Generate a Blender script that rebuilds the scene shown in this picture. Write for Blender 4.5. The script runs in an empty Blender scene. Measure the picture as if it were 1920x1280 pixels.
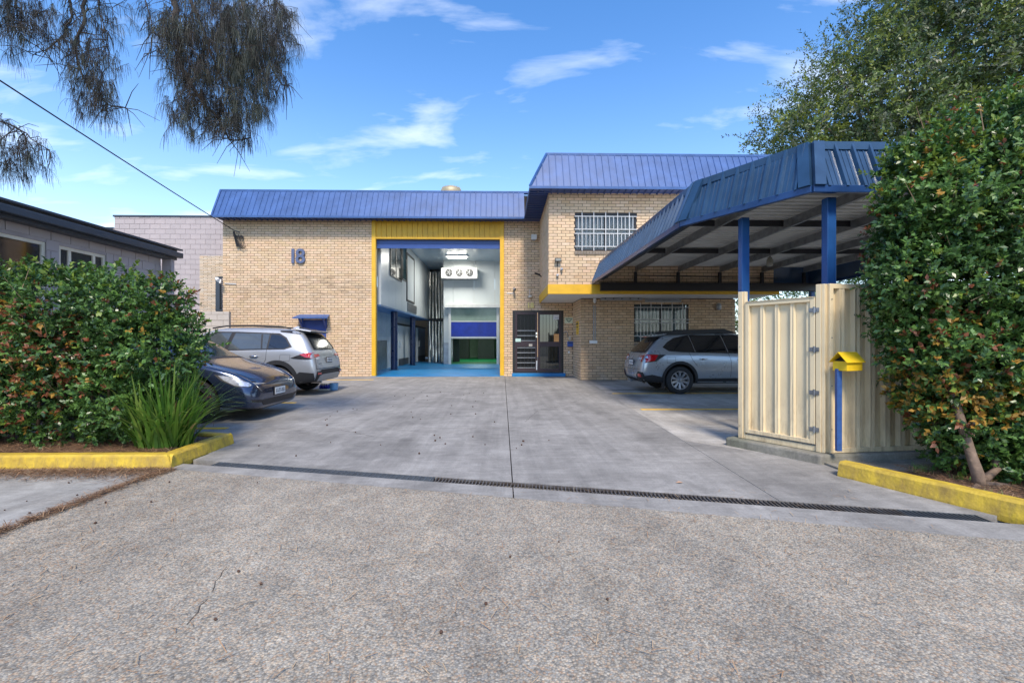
import bpy, bmesh, math, random
import numpy as np
from mathutils import Vector, Matrix
from mathutils.bvhtree import BVHTree
from mathutils.geometry import delaunay_2d_cdt
random.seed(7); RNG = np.random.default_rng(7)
S = bpy.context.scene
C = S.collection
R = math.radians

# ------------------------------------------------------------------ camera
H = 1.25; F = 853.0; T = 18.0 / F; HY = 642.0      # eye height, focal length in photo pixels, yaw, horizon
cam = bpy.data.objects.new('camera', bpy.data.cameras.new('camera')); C.objects.link(cam)
cam.location = (0, 0, H); cam.rotation_euler = (R(90), 0, -math.atan(T))
cam.data.sensor_width = 36; cam.data.lens = 36 * F / 1920; cam.data.shift_y = (HY - 640) / 1920
cam.data.clip_end = 3000; cam.data.clip_start = 0.05
S.camera = cam

# ------------------------------------------------------------------ sky and sun
SUN_EL, SUN_AZ = R(50), R(177)                      # compass azimuth measured from +Y clockwise: behind the camera
w = bpy.data.worlds.new('World'); S.world = w; w.use_nodes = True
nt = w.node_tree; nt.nodes.clear(); N = nt.nodes.new; Lk = nt.links.new
sky = N('ShaderNodeTexSky'); sky.sky_type = 'NISHITA'; sky.sun_disc = False
sky.sun_elevation = SUN_EL; sky.sun_rotation = SUN_AZ; sky.air_density = 1.0; sky.dust_density = 0.4; sky.ozone_density = 1.6
hs = N('ShaderNodeHueSaturation'); hs.inputs['Saturation'].default_value = 1.3; hs.inputs['Hue'].default_value = 0.504; hs.inputs['Value'].default_value = 1.08
Lk(sky.outputs[0], hs.inputs['Color'])
tc = N('ShaderNodeTexCoord'); sp = N('ShaderNodeSeparateXYZ'); Lk(tc.outputs['Generated'], sp.inputs[0])
def mth(op, a, b=None, clamp=False):
    n = N('ShaderNodeMath'); n.operation = op; n.use_clamp = clamp
    for i, v in enumerate((a, b)):
        if v is None: continue
        if isinstance(v, (int, float)): n.inputs[i].default_value = v
        else: Lk(v, n.inputs[i])
    return n.outputs[0]
zz = mth('ADD', mth('MAXIMUM', sp.outputs['Z'], 0.0), 0.14)
cu = mth('DIVIDE', sp.outputs['X'], zz); cv = mth('DIVIDE', sp.outputs['Y'], zz)
cb = N('ShaderNodeCombineXYZ'); Lk(cu, cb.inputs[0]); Lk(mth('MULTIPLY', cv, 2.3), cb.inputs[1])
nz = N('ShaderNodeTexNoise'); nz.inputs['Scale'].default_value = 1.7; nz.inputs['Detail'].default_value = 9; nz.inputs['Roughness'].default_value = 0.55; nz.inputs['Distortion'].default_value = 0.35
mp = N('ShaderNodeMapping'); mp.inputs['Location'].default_value = (6.4, 0.7, 0); mp.inputs['Rotation'].default_value = (0, 0, R(8)); Lk(cb.outputs[0], mp.inputs[0]); Lk(mp.outputs[0], nz.inputs['Vector'])
cr = N('ShaderNodeValToRGB'); cr.color_ramp.elements[0].position = 0.54; cr.color_ramp.elements[1].position = 0.82
Lk(nz.outputs['Fac'], cr.inputs[0])
# pale haze low in the sky, all the way round
hz = mth('POWER', mth('SUBTRACT', 1.0, mth('MAXIMUM', sp.outputs['Z'], 0.0), True), 5.0)
mh = N('ShaderNodeMix'); mh.data_type = 'RGBA'; Lk(mth('MULTIPLY', hz, 0.78), mh.inputs['Factor']); Lk(hs.outputs[0], mh.inputs[6]); mh.inputs[7].default_value = (4.9, 5.6, 6.3, 1)
mc = N('ShaderNodeMix'); mc.data_type = 'RGBA'; Lk(mth('MULTIPLY', cr.outputs[0], 0.62), mc.inputs['Factor']); Lk(mh.outputs[2], mc.inputs[6]); mc.inputs[7].default_value = (6.0, 6.2, 6.4, 1)
bg = N('ShaderNodeBackground'); bg.inputs['Strength'].default_value = 0.135
wo = N('ShaderNodeOutputWorld'); Lk(mc.outputs[2], bg.inputs[0]); Lk(bg.outputs[0], wo.inputs[0])
sun = bpy.data.objects.new('sun', bpy.data.lights.new('sun', 'SUN')); C.objects.link(sun)
sun.data.energy = 2.2; sun.data.angle = R(13); sun.data.color = (1.0, 0.895, 0.76)
sd = Vector((math.sin(SUN_AZ) * math.cos(SUN_EL), math.cos(SUN_AZ) * math.cos(SUN_EL), math.sin(SUN_EL)))
sun.rotation_euler = sd.to_track_quat('Z', 'Y').to_euler(); sun.location = (0, -10, 20)
S.view_settings.view_transform = 'Standard'; S.view_settings.look = 'None'
S.view_settings.exposure = 1.06; S.view_settings.gamma = 1; S.view_settings.use_curve_mapping = False

# ------------------------------------------------------------------ photo measurements -> metres
def G(px, py, z=0.0):
    """point on the level z seen at photo pixel px,py"""
    d = (H - z) * F / (py - HY); xc = (px - 960) / F
    n = math.hypot(1, T)
    return Vector((d * (xc + T) / n, d * (1 - xc * T) / n, z))
def W(px, py, Y):
    """point of the frontal plane at distance Y"""
    xc = (px - 960) / F; n = math.hypot(1, T)
    d = Y * n / (1 - xc * T)
    return Vector((d * (xc + T) / n, Y, H + d * (HY - py) / F))
def D(px, py, d):
    """point at camera depth d"""
    xc = (px - 960) / F; n = math.hypot(1, T)
    return Vector((d * (xc + T) / n, d * (1 - xc * T) / n, H + d * (HY - py) / F))

# ------------------------------------------------------------------ materials
MATS = {}
def mat(name, col, rough=0.6, metal=0.0, var=0.12, scale=3.0, bump=0.0, bscale=40.0, coat=0.0, col2=None, emit=0, alpha=1, trans=0, spec=None, world=False, tint=False):
    if name in MATS: return MATS[name]
    m = bpy.data.materials.new(name); m.use_nodes = True; t = m.node_tree
    b = t.nodes['Principled BSDF']; b.inputs['Roughness'].default_value = rough; b.inputs['Metallic'].default_value = metal
    if coat: b.inputs['Coat Weight'].default_value = coat; b.inputs['Coat Roughness'].default_value = 0.04
    if spec is not None: b.inputs['Specular IOR Level'].default_value = spec
    if alpha < 1: b.inputs['Alpha'].default_value = alpha
    if trans: b.inputs['Transmission Weight'].default_value = trans
    if world:
        g = t.nodes.new('ShaderNodeNewGeometry'); src = g.outputs['Position']
    else:
        g = t.nodes.new('ShaderNodeTexCoord'); src = g.outputs['Object']
    n = t.nodes.new('ShaderNodeTexNoise'); n.inputs['Scale'].default_value = scale; n.inputs['Detail'].default_value = 8; n.inputs['Roughness'].default_value = 0.62
    t.links.new(src, n.inputs['Vector'])
    r = t.nodes.new('ShaderNodeValToRGB'); r.color_ramp.elements[0].position = 0.28; r.color_ramp.elements[1].position = 0.72
    c2 = col2 if col2 else tuple(c * (1 - var * 1.3) for c in col); c1 = tuple(min(1, c * (1 + var)) for c in col)
    r.color_ramp.elements[0].color = (*c2, 1); r.color_ramp.elements[1].color = (*c1, 1)
    t.links.new(n.outputs['Fac'], r.inputs[0]); out = r.outputs[0]
    if tint:
        a = t.nodes.new('ShaderNodeAttribute'); a.attribute_name = 'tint'
        r2 = t.nodes.new('ShaderNodeValToRGB'); e = r2.color_ramp.elements
        e[0].position = 0; e[0].color = tint[0]; e[1].position = 1; e[1].color = tint[-1]
        for i, cc in enumerate(tint[1:-1]): q = e.new((i + 1) / (len(tint) - 1)); q.color = cc
        t.links.new(a.outputs['Fac'], r2.inputs[0])
        mx = t.nodes.new('ShaderNodeMix'); mx.data_type = 'RGBA'; mx.blend_type = 'MULTIPLY'; mx.inputs[0].default_value = 1
        t.links.new(out, mx.inputs[6]); t.links.new(r2.outputs[0], mx.inputs[7]); out = mx.outputs[2]
    t.links.new(out, b.inputs['Base Color'])
    m['out'] = 0
    if emit:
        b.inputs['Emission Color'].default_value = (*col, 1); b.inputs['Emission Strength'].default_value = emit
    # roughness breaks up with the same noise
    mr = t.nodes.new('ShaderNodeMapRange'); mr.inputs['To Min'].default_value = max(0.02, rough * 0.85); mr.inputs['To Max'].default_value = min(1, rough * 1.15)
    t.links.new(n.outputs['Fac'], mr.inputs['Value']); t.links.new(mr.outputs[0], b.inputs['Roughness'])
    if bump:
        n2 = t.nodes.new('ShaderNodeTexNoise'); n2.inputs['Scale'].default_value = bscale; n2.inputs['Detail'].default_value = 6
        t.links.new(src, n2.inputs['Vector'])
        bp = t.nodes.new('ShaderNodeBump'); bp.inputs['Strength'].default_value = bump; bp.inputs['Distance'].default_value = 0.01
        t.links.new(n2.outputs['Fac'], bp.inputs['Height']); t.links.new(bp.outputs[0], b.inputs['Normal'])
    MATS[name] = m; return m
def leafmat(name, col, var=0.25, rough=0.38, tr=0.25):
    if name in MATS: return MATS[name]
    m = mat(name, col, rough, 0, var, 9.0, world=True)
    t = m.node_tree; b = t.nodes['Principled BSDF']; o = t.nodes['Material Output']
    tl = t.nodes.new('ShaderNodeBsdfTranslucent'); src = b.inputs['Base Color'].links[0].from_socket; t.links.new(src, tl.inputs[0])
    mx = t.nodes.new('ShaderNodeMixShader'); mx.inputs[0].default_value = tr
    t.links.new(b.outputs[0], mx.inputs[1]); t.links.new(tl.outputs[0], mx.inputs[2]); t.links.new(mx.outputs[0], o.inputs[0])
    return m

def concrete(name, c1, c2, fine, speck=False, stain=(0.05, 0.05, 0.05), stainamt=0.35, streak=1.0):
    m = bpy.data.materials.new(name); m.use_nodes = True; t = m.node_tree; b = t.nodes['Principled BSDF']
    g = t.nodes.new('ShaderNodeNewGeometry'); pos = g.outputs['Position']
    def noise(sc, det=8, ro=0.6, dist=0.0, v=pos):
        n = t.nodes.new('ShaderNodeTexNoise'); n.inputs['Scale'].default_value = sc; n.inputs['Detail'].default_value = det
        n.inputs['Roughness'].default_value = ro; n.inputs['Distortion'].default_value = dist; t.links.new(v, n.inputs['Vector']); return n.outputs['Fac']
    def ramp(f, p0, p1, a, bb):
        r = t.nodes.new('ShaderNodeValToRGB'); r.color_ramp.elements[0].position = p0; r.color_ramp.elements[1].position = p1
        r.color_ramp.elements[0].color = a; r.color_ramp.elements[1].color = bb; t.links.new(f, r.inputs[0]); return r.outputs[0]
    def mix(fac, a, bb, mode='MIX', k=None):
        x = t.nodes.new('ShaderNodeMix'); x.data_type = 'RGBA'; x.blend_type = mode
        if k is not None: x.inputs[0].default_value = k
        else: t.links.new(fac, x.inputs[0])
        t.links.new(a, x.inputs[6])
        if isinstance(bb, tuple): x.inputs[7].default_value = bb
        else: t.links.new(bb, x.inputs[7])
        return x.outputs[2]
    mpn = t.nodes.new('ShaderNodeMapping'); mpn.inputs['Scale'].default_value = (streak, 1, 1); t.links.new(pos, mpn.inputs[0])
    base = ramp(noise(0.9, 10, 0.68, 0.4, mpn.outputs[0]), 0.33, 0.68, (*c1, 1), (*c2, 1))
    st = ramp(noise(0.55, 6, 0.6, 1.2, mpn.outputs[0]), 0.50, 0.72, (0, 0, 0, 1), (stainamt,) * 3 + (1,))
    base = mix(st, base, (*stain, 1))
    sc = ramp(noise(3.3, 10, 0.75, 0.8), 0.38, 0.62, (0.84, 0.84, 0.84, 1), (1.13, 1.13, 1.13, 1))
    base = mix(None, base, sc, 'MULTIPLY', 1.0)
    if not speck:
        mp2 = t.nodes.new('ShaderNodeMapping'); mp2.inputs['Scale'].default_value = (5.5, 0.35, 1); mp2.inputs['Rotation'].default_value = (0, 0, R(7)); t.links.new(pos, mp2.inputs[0])
        tyre = ramp(noise(0.8, 7, 0.7, 0.5, mp2.outputs[0]), 0.40, 0.66, (0.80, 0.80, 0.80, 1), (1.10, 1.10, 1.10, 1)); base = mix(None, base, tyre, 'MULTIPLY', 0.8)
        mp3 = t.nodes.new('ShaderNodeMapping'); mp3.inputs['Scale'].default_value = (1.2, 9, 1); mp3.inputs['Rotation'].default_value = (0, 0, R(-9)); t.links.new(pos, mp3.inputs[0])
        scr = ramp(noise(1.6, 9, 0.75, 0.8, mp3.outputs[0]), 0.42, 0.60, (0.86, 0.86, 0.86, 1), (1.10, 1.10, 1.10, 1)); base = mix(None, base, scr, 'MULTIPLY', 0.7)
        oil = ramp(noise(1.1, 3, 0.5, 0.2), 0.70, 0.76, (1, 1, 1, 1), (0.55, 0.54, 0.53, 1)); base = mix(None, base, oil, 'MULTIPLY', 0.8)
    else:
        mp2 = t.nodes.new('ShaderNodeMapping'); mp2.inputs['Scale'].default_value = (1.5, 0.5, 1); mp2.inputs['Rotation'].default_value = (0, 0, R(25)); t.links.new(pos, mp2.inputs[0])
        pt_ = ramp(noise(0.9, 8, 0.7, 0.6, mp2.outputs[0]), 0.36, 0.66, (0.80, 0.80, 0.81, 1), (1.10, 1.09, 1.07, 1)); base = mix(None, base, pt_, 'MULTIPLY', 0.9)
    f = ramp(noise(fine, 4, 0.8), 0.3, 0.7, (0.82, 0.82, 0.82, 1), (1.18, 1.18, 1.18, 1))
    base = mix(None, base, f, 'MULTIPLY', 1.0)
    h = noise(fine, 5, 0.7)
    if speck:
        vo = t.nodes.new('ShaderNodeTexVoronoi'); vo.inputs['Scale'].default_value = 105; t.links.new(pos, vo.inputs['Vector'])
        sh = t.nodes.new('ShaderNodeSeparateColor'); t.links.new(vo.outputs['Color'], sh.inputs[0])
        r = t.nodes.new('ShaderNodeValToRGB'); e = r.color_ramp.elements; r.color_ramp.interpolation = 'CONSTANT'
        cols = [(0, (0.52, 0.52, 0.52, 1)), (0.12, (1.0, 0.94, 0.86, 1)), (0.3, (0.86, 0.89, 0.92, 1)), (0.48, (1.28, 1.1, 0.92, 1)), (0.62, (0.72, 0.74, 0.76, 1)), (0.78, (1.25, 1.22, 1.15, 1)), (0.92, (1.05, 0.78, 0.6, 1))]
        e[0].color = cols[0][1]; e[1].position = cols[1][0]; e[1].color = cols[1][1]
        for p, cc in cols[2:]: q = e.new(p); q.color = cc
        t.links.new(sh.outputs[0], r.inputs[0])
        d = ramp(vo.outputs['Distance'], 0.35, 0.75, (1, 1, 1, 1), (0.62, 0.60, 0.58, 1))
        base = mix(None, base, r.outputs[0], 'MULTIPLY', 0.85); base = mix(None, base, d, 'MULTIPLY', 0.9)
        h = vo.outputs['Distance']
    t.links.new(base, b.inputs['Base Color']); b.inputs['Roughness'].default_value = 0.85
    bp = t.nodes.new('ShaderNodeBump'); bp.inputs['Strength'].default_value = 0.5 if speck else 0.25; bp.inputs['Distance'].default_value = 0.006; bp.invert = bool(speck)
    t.links.new(h, bp.inputs['Height']); t.links.new(bp.outputs[0], b.inputs['Normal'])
    MATS[name] = m; return m

# ------------------------------------------------------------------ mesh building
class MB:
    def __init__(s): s.v = []; s.f = []; s.m = []; s.mi = 0
    def add(s, vs, fs):
        k = len(s.v); s.v += [tuple(v) for v in vs]
        for f in fs: s.f.append(tuple(i + k for i in f)); s.m.append(s.mi)
        return s
    def box(s, x0, x1, y0, y1, z0, z1):
        return s.add([(x0,y0,z0),(x1,y0,z0),(x1,y1,z0),(x0,y1,z0),(x0,y0,z1),(x1,y0,z1),(x1,y1,z1),(x0,y1,z1)],
                     [(0,3,2,1),(4,5,6,7),(0,1,5,4),(1,2,6,5),(2,3,7,6),(3,0,4,7)])
    def hexa(s, p):   # 8 points: bottom loop 0-3, top loop 4-7
        return s.add(p, [(0,3,2,1),(4,5,6,7),(0,1,5,4),(1,2,6,5),(2,3,7,6),(3,0,4,7)])
    def bar(s, p, q, wd, ht, up=(0,0,1)):
        p = Vector(p); q = Vector(q); d = (q - p).normalized(); up = Vector(up)
        if abs(d.dot(up)) > 0.98: up = Vector((0, 1, 0))
        a = d.cross(up).normalized() * wd / 2; b = a.cross(d).normalized() * ht / 2
        return s.hexa([p-a-b, p+a-b, q+a-b, q-a-b, p-a+b, p+a+b, q+a+b, q-a+b])
    def tube(s, pts, rad, n=8, cap=True):
        pts = [Vector(p) for p in pts]; k0 = len(s.v); prev = None
        if not hasattr(rad, '__len__'): rad = [rad] * len(pts)
        for i, p in enumerate(pts):
            d = (pts[min(i+1, len(pts)-1)] - pts[max(i-1, 0)]).normalized()
            a = prev if prev is not None else (Vector((0,0,1)) if abs(d.z) < 0.9 else Vector((1,0,0)))
            a = (a - d * a.dot(d)).normalized(); prev = a; b = d.cross(a)
            for j in range(n):
                an = 2*math.pi*j/n; s.v.append(tuple(p + (a*math.cos(an) + b*math.sin(an)) * rad[i]))
        for i in range(len(pts)-1):
            for j in range(n):
                s.f.append((k0+i*n+j, k0+i*n+(j+1)%n, k0+(i+1)*n+(j+1)%n, k0+(i+1)*n+j)); s.m.append(s.mi)
        if cap:
            s.f.append(tuple(k0+j for j in range(n))[::-1]); s.m.append(s.mi)
            s.f.append(tuple(k0+(len(pts)-1)*n+j for j in range(n))); s.m.append(s.mi)
        return s
    def lathe(s, prof, c=(0,0,0), n=20, axis='z'):
        k0 = len(s.v); c = Vector(c)
        for r, h in prof:
            for j in range(n):
                a = 2*math.pi*j/n
                o = (r*math.cos(a), r*math.sin(a), h) if axis == 'z' else ((r*math.cos(a), h, r*math.sin(a)) if axis == 'y' else (h, r*math.cos(a), r*math.sin(a)))
                s.v.append(tuple(c + Vector(o)))
        for i in range(len(prof)-1):
            for j in range(n):
                s.f.append((k0+i*n+j, k0+i*n+(j+1)%n, k0+(i+1)*n+(j+1)%n, k0+(i+1)*n+j)); s.m.append(s.mi)
        return s
    def prism(s, poly, z0, z1):
        n = len(poly); k = len(s.v)
        s.v += [(p[0], p[1], z0) for p in poly] + [(p[0], p[1], z1) for p in poly]
        s.f.append(tuple(k+i for i in range(n))[::-1]); s.f.append(tuple(k+n+i for i in range(n))); s.m += [s.mi]*2
        for i in range(n): s.f.append((k+i, k+(i+1)%n, k+n+(i+1)%n, k+n+i)); s.m.append(s.mi)
        return s
def topof(o):
    while o.parent: o = o.parent
    return o
def obj(name, mb, m, parent=None, smooth=False, bevel=0, tint=None, kind=None):
    me = bpy.data.meshes.new(name)
    off = Vector(topof(parent).location) if parent else Vector((0,0,0))
    v = mb.v
    if off.length: v = [(a-off.x, b-off.y, c-off.z) for a, b, c in v]
    me.from_pydata(v, [], mb.f); me.update()
    for q in (m if isinstance(m, (list, tuple)) else [m]): me.materials.append(q)
    if isinstance(m, (list, tuple)): me.polygons.foreach_set('material_index', mb.m)
    if smooth: me.polygons.foreach_set('use_smooth', [True]*len(me.polygons))
    if tint is not None:
        a = me.attributes.new('tint', 'FLOAT', 'FACE'); a.data.foreach_set('value', tint)
    o = bpy.data.objects.new(name, me); C.objects.link(o)
    if parent: o.parent = parent
    if bevel:
        b = o.modifiers.new('bevel', 'BEVEL'); b.width = bevel; b.segments = 2; b.limit_method = 'ANGLE'; b.angle_limit = R(40)
    if kind: o['kind'] = kind
    return o
def fix(o):
    bm = bmesh.new(); bm.from_mesh(o.data); bmesh.ops.recalc_face_normals(bm, faces=bm.faces); bm.to_mesh(o.data); bm.free(); return o
def thing(name, label, cat, loc=(0,0,0), group=None):
    o = bpy.data.objects.new(name, None); C.objects.link(o); o.location = loc; o.empty_display_size = 0.2
    o['label'] = label; o['category'] = cat
    if group: o['group'] = group
    return o
def tag(o, label, cat, group=None):
    o['label'] = label; o['category'] = cat
    if group: o['group'] = group
    return o
def settle(o, loc):
    """move a one-mesh thing's origin to loc without moving it"""
    loc = Vector(loc); o.data.transform(Matrix.Translation(-loc)); o.location = loc; return o
def struct(o): o['kind'] = 'structure'; return o
def copy_tree(o, parent=None):
    c = o.copy(); C.objects.link(c); c.parent = parent
    for ch in list(o.children): copy_tree(ch, c)
    return c
def text_obj(name, txt, size, m, parent, loc, rot=(R(90),0,0), depth=0.01, align='CENTER', bold=0.0):
    cu = bpy.data.curves.new(name, 'FONT'); cu.body = txt; cu.size = size; cu.extrude = depth; cu.align_x = align; cu.align_y = 'CENTER'; cu.offset = bold; cu.resolution_u = 4
    t = bpy.data.objects.new(name, cu); C.objects.link(t)
    dg = bpy.context.evaluated_depsgraph_get(); me = bpy.data.meshes.new_from_object(t.evaluated_get(dg)); bpy.data.objects.remove(t)
    me.name = name; me.materials.clear(); me.materials.append(m)
    o = bpy.data.objects.new(name, me); C.objects.link(o)
    off = Vector(topof(parent).location) if parent else Vector((0,0,0))
    o.parent = parent; o.location = Vector(loc) - off; o.rotation_euler = rot
    return o

# common materials
M_mortar = mat('mortar', (0.10, 0.075, 0.055), 0.9, world=True, var=0.2)
M_brick = mat('brick_face', (0.67, 0.50, 0.335), 0.85, world=True, var=0.09, scale=6, bump=0.25, bscale=60,
    tint=[(0.86,0.79,0.70,1),(1,1,1,1),(0.95,0.9,0.80,1),(1.06,0.99,0.98,1),(0.97,0.95,0.84,1),(1.06,1.05,1.06,1)])
M_roof = mat('roof_blue', (0.040, 0.100, 0.265), 0.42, world=True, var=0.2, scale=2.2, spec=0.5)
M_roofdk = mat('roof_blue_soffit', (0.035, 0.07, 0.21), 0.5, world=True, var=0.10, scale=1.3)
M_cblue = mat('carport_blue', (0.020, 0.056, 0.118), 0.30, world=True, var=0.25, scale=2.2, spec=0.6)
M_cpost = mat('post_blue', (0.014, 0.085, 0.27), 0.4, var=0.15)
M_yellow = mat('yellow_paint', (0.72, 0.41, 0.02), 0.5, world=True, var=0.10, scale=4, bump=0.1, bscale=20)
M_kerb = mat('kerb_yellow', (0.66, 0.46, 0.035), 0.6, world=True, var=0.06, scale=7, bump=0.6, bscale=30, col2=(0.38, 0.25, 0.04))
M_white = mat('white_paint', (0.72, 0.72, 0.70), 0.5, var=0.04)
M_grey = mat('grey_metal', (0.33, 0.34, 0.35), 0.45, 0.3, var=0.1)
M_galv = mat('galvanised', (0.30, 0.31, 0.32), 0.42, 0.75, var=0.3, scale=7)
M_black = mat('black_metal', (0.018, 0.016, 0.016), 0.4, var=0.1)
M_rubber = mat('black_plastic', (0.022, 0.022, 0.024), 0.65, var=0.15)
M_cream = mat('fence_cream', (0.72, 0.59, 0.375), 0.38, world=True, var=0.05, scale=1.6, spec=0.5)
M_beige = mat('beige_plastic', (0.55, 0.50, 0.42), 0.6)
M_bark = mat('bark', (0.13, 0.095, 0.07), 0.9, var=0.35, scale=12, bump=0.6, bscale=30)
M_chrome = mat('chrome', (0.7, 0.7, 0.72), 0.12, 1.0, var=0.03)
M_glass = mat('dark_glass', (0.012, 0.014, 0.016), 0.04, 0, var=0.1, spec=1.0)

def splash(m, top, col, amt):
    """dirt thrown up on the lowest part of a sheet metal fence, broken up by noise"""
    t = m.node_tree; b = t.nodes['Principled BSDF']; src = b.inputs['Base Color'].links[0].from_socket
    g = t.nodes.new('ShaderNodeNewGeometry'); sx = t.nodes.new('ShaderNodeSeparateXYZ'); t.links.new(g.outputs['Position'], sx.inputs[0])
    mr = t.nodes.new('ShaderNodeMapRange'); mr.inputs['From Min'].default_value = 0.1; mr.inputs['From Max'].default_value = top; mr.inputs['To Min'].default_value = 1; mr.inputs['To Max'].default_value = 0; t.links.new(sx.outputs['Z'], mr.inputs['Value'])
    mp = t.nodes.new('ShaderNodeMapping'); mp.inputs['Scale'].default_value = (1, 1, 0.22); t.links.new(g.outputs['Position'], mp.inputs[0])
    n = t.nodes.new('ShaderNodeTexNoise'); n.inputs['Scale'].default_value = 16; n.inputs['Detail'].default_value = 8; n.inputs['Roughness'].default_value = 0.7; t.links.new(mp.outputs[0], n.inputs['Vector'])
    r = t.nodes.new('ShaderNodeValToRGB'); r.color_ramp.elements[0].position = 0.42; r.color_ramp.elements[1].position = 0.75; t.links.new(n.outputs['Fac'], r.inputs[0])
    a = t.nodes.new('ShaderNodeMath'); a.operation = 'MULTIPLY'; t.links.new(mr.outputs[0], a.inputs[0]); t.links.new(r.outputs[0], a.inputs[1])
    c = t.nodes.new('ShaderNodeMath'); c.operation = 'MULTIPLY'; c.inputs[1].default_value = amt; t.links.new(a.outputs[0], c.inputs[0])
    x = t.nodes.new('ShaderNodeMix'); x.data_type = 'RGBA'; t.links.new(c.outputs[0], x.inputs[0]); t.links.new(src, x.inputs[6]); x.inputs[7].default_value = (*col, 1); t.links.new(x.outputs[2], b.inputs['Base Color'])
splash(M_cream, 1.0, (0.30, 0.22, 0.13), 0.9)
splash(M_kerb, 0.14, (0.22, 0.15, 0.06), 0.8)
# ------------------------------------------------------------------ ground
M_agg = concrete('exposed_aggregate', (0.335, 0.306, 0.255), (0.425, 0.392, 0.33), 28, speck=True, stain=(0.20, 0.175, 0.15), stainamt=0.4)
M_slab = concrete('driveway_concrete', (0.24, 0.226, 0.205), (0.345, 0.327, 0.30), 55, stain=(0.13, 0.122, 0.11), stainamt=0.6)
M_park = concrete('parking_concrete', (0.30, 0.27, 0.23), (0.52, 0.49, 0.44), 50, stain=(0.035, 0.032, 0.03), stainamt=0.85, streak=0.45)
M_pave = concrete('footpath_concrete', (0.30, 0.29, 0.265), (0.42, 0.405, 0.375), 60, stain=(0.2, 0.17, 0.14), stainamt=0.5)
M_plinth = concrete('plinth_concrete', (0.20, 0.185, 0.15), (0.36, 0.33, 0.28), 40, stain=(0.07, 0.085, 0.04), stainamt=0.8)
M_soil = mat('bed_soil', (0.14, 0.085, 0.055), 0.95, world=True, var=0.4, scale=14, bump=0.9, bscale=40)
M_earth = mat('base_earth', (0.13, 0.12, 0.10), 0.9, world=True, var=0.2, scale=0.5)

g = MB(); g.add([(-900,-900,-0.13),(900,-900,-0.13),(900,900,-0.13),(-900,900,-0.13)], [(0,1,2,3)]); struct(obj('ground', g, M_earth))
def apr(x): return 4.48 - 0.271 * (x + 2.91)          # edge of the aggregate
def dback(x): return 4.84 - 0.2496 * (x + 2.95)       # far edge of the drain
def dfront(x): return dback(x) - 0.155
XR = 7.5
def border(y): return 2.2 + (y - 3.7) * (0.6 / 11.4)  # right edge of the driveway slab
gp = 0.006
def slab(name, poly, m, z0=-0.125, z1=0.0): return struct(obj(name, MB().prism(poly, z0, z1), m))
slab('crossover', [(-3.3,-7), (9,-7), (9,apr(9)-gp), (-3.3,apr(-3.3)-gp)], M_agg)
slab('footpath', [(-12,-7), (-3.32,-7), (-3.32,4.62), (-12,4.62)], M_pave)
for k, (a, b) in enumerate([(-3.3, 0.085), (0.095, XR)]):
    slab('drain_kerb_strip', [(a,apr(a)), (b,apr(b)), (b,dfront(b)), (a,dfront(a))], M_slab)
slab('driveway', [(-3.3,dback(-3.3)), (0.085,dback(0.085)), (0.085,6.65), (-9.5,6.65), (-9.5,5.2), (-3.3,5.2)], M_slab)
slab('driveway', [(0.095,dback(0.095)), (border(dback(2.2))-gp,dback(2.2)), (border(6.65)-gp,6.65), (0.095,6.65)], M_slab)
slab('driveway', [(-9.5,6.668), (0.085,6.668), (0.085,17.1), (-9.5,17.1)], M_slab)
slab('driveway', [(0.095,6.668), (border(6.66)-gp,6.668), (border(15.15)-gp,15.15), (border(15.15),17.1), (0.095,17.1)], M_slab)
slab('driveway', [(border(dback(2.2)),dback(2.2)), (XR,dback(XR)), (XR,5.0), (3.3,4.72), (border(5.75),5.75)], M_slab)
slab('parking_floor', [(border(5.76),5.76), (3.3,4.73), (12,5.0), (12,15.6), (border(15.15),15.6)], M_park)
# lane behind the camera, seen only in reflections
slab('road', [(-60,-16), (60,-16), (60,-7.02), (-60,-7.02)], mat('asphalt', (0.06,0.06,0.062), 0.9, world=True, bump=0.4, bscale=80), -0.125, -0.03)

def crack(name, pts, wd, m):
    b = MB()
    for i in range(len(pts)-1):
        p, q = Vector((*pts[i],0)), Vector((*pts[i+1],0)); n_ = max(2, int((q-p).length/0.05)); pv = p
        for k in range(1, n_+1):
            c = p.lerp(q, k/n_)+Vector((random.uniform(-.012,.012), random.uniform(-.012,.012), 0))
            if random.random() < 0.85: b.bar(pv+Vector((0,0,0.0008)), c+Vector((0,0,0.0008)), wd*random.uniform(0.5,1.5), 0.0015)
            pv = c
    struct(obj(name, b, m))
M_crack = mat('crack_dirt', (0.06,0.052,0.045), 0.95, world=True, var=0.3)
for pts in ([(425,1062),(395,1110),(352,1172)],): crack('crack', [tuple(G(*p_)[:2]) for p_ in pts], 0.005, M_crack)
for pts in ([(1120,735),(1060,760),(1010,768),(985,790)], [(560,812),(640,806),(700,818)]): crack('crack', [tuple(G(*p_)[:2]) for p_ in pts], 0.003, M_crack)
# painted bay lines
M_line = mat('line_paint', (0.95, 0.50, 0.03), 0.7, world=True, var=0.25, scale=9)
def line(x0, x1, y):
    o = obj('bay_line', MB().box(x0, x1, y-0.055, y+0.055, 0.0, 0.004), M_line); struct(o)
for (a, b, py) in [(1148,1600,737.5), (1202,1600,767.5), (600,700,712), (330,553,755.5), (330,425,803)]:
    p = G(a, py); q = G(b, py); line(p.x if a > 340 else p.x-2, q.x, p.y)

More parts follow.
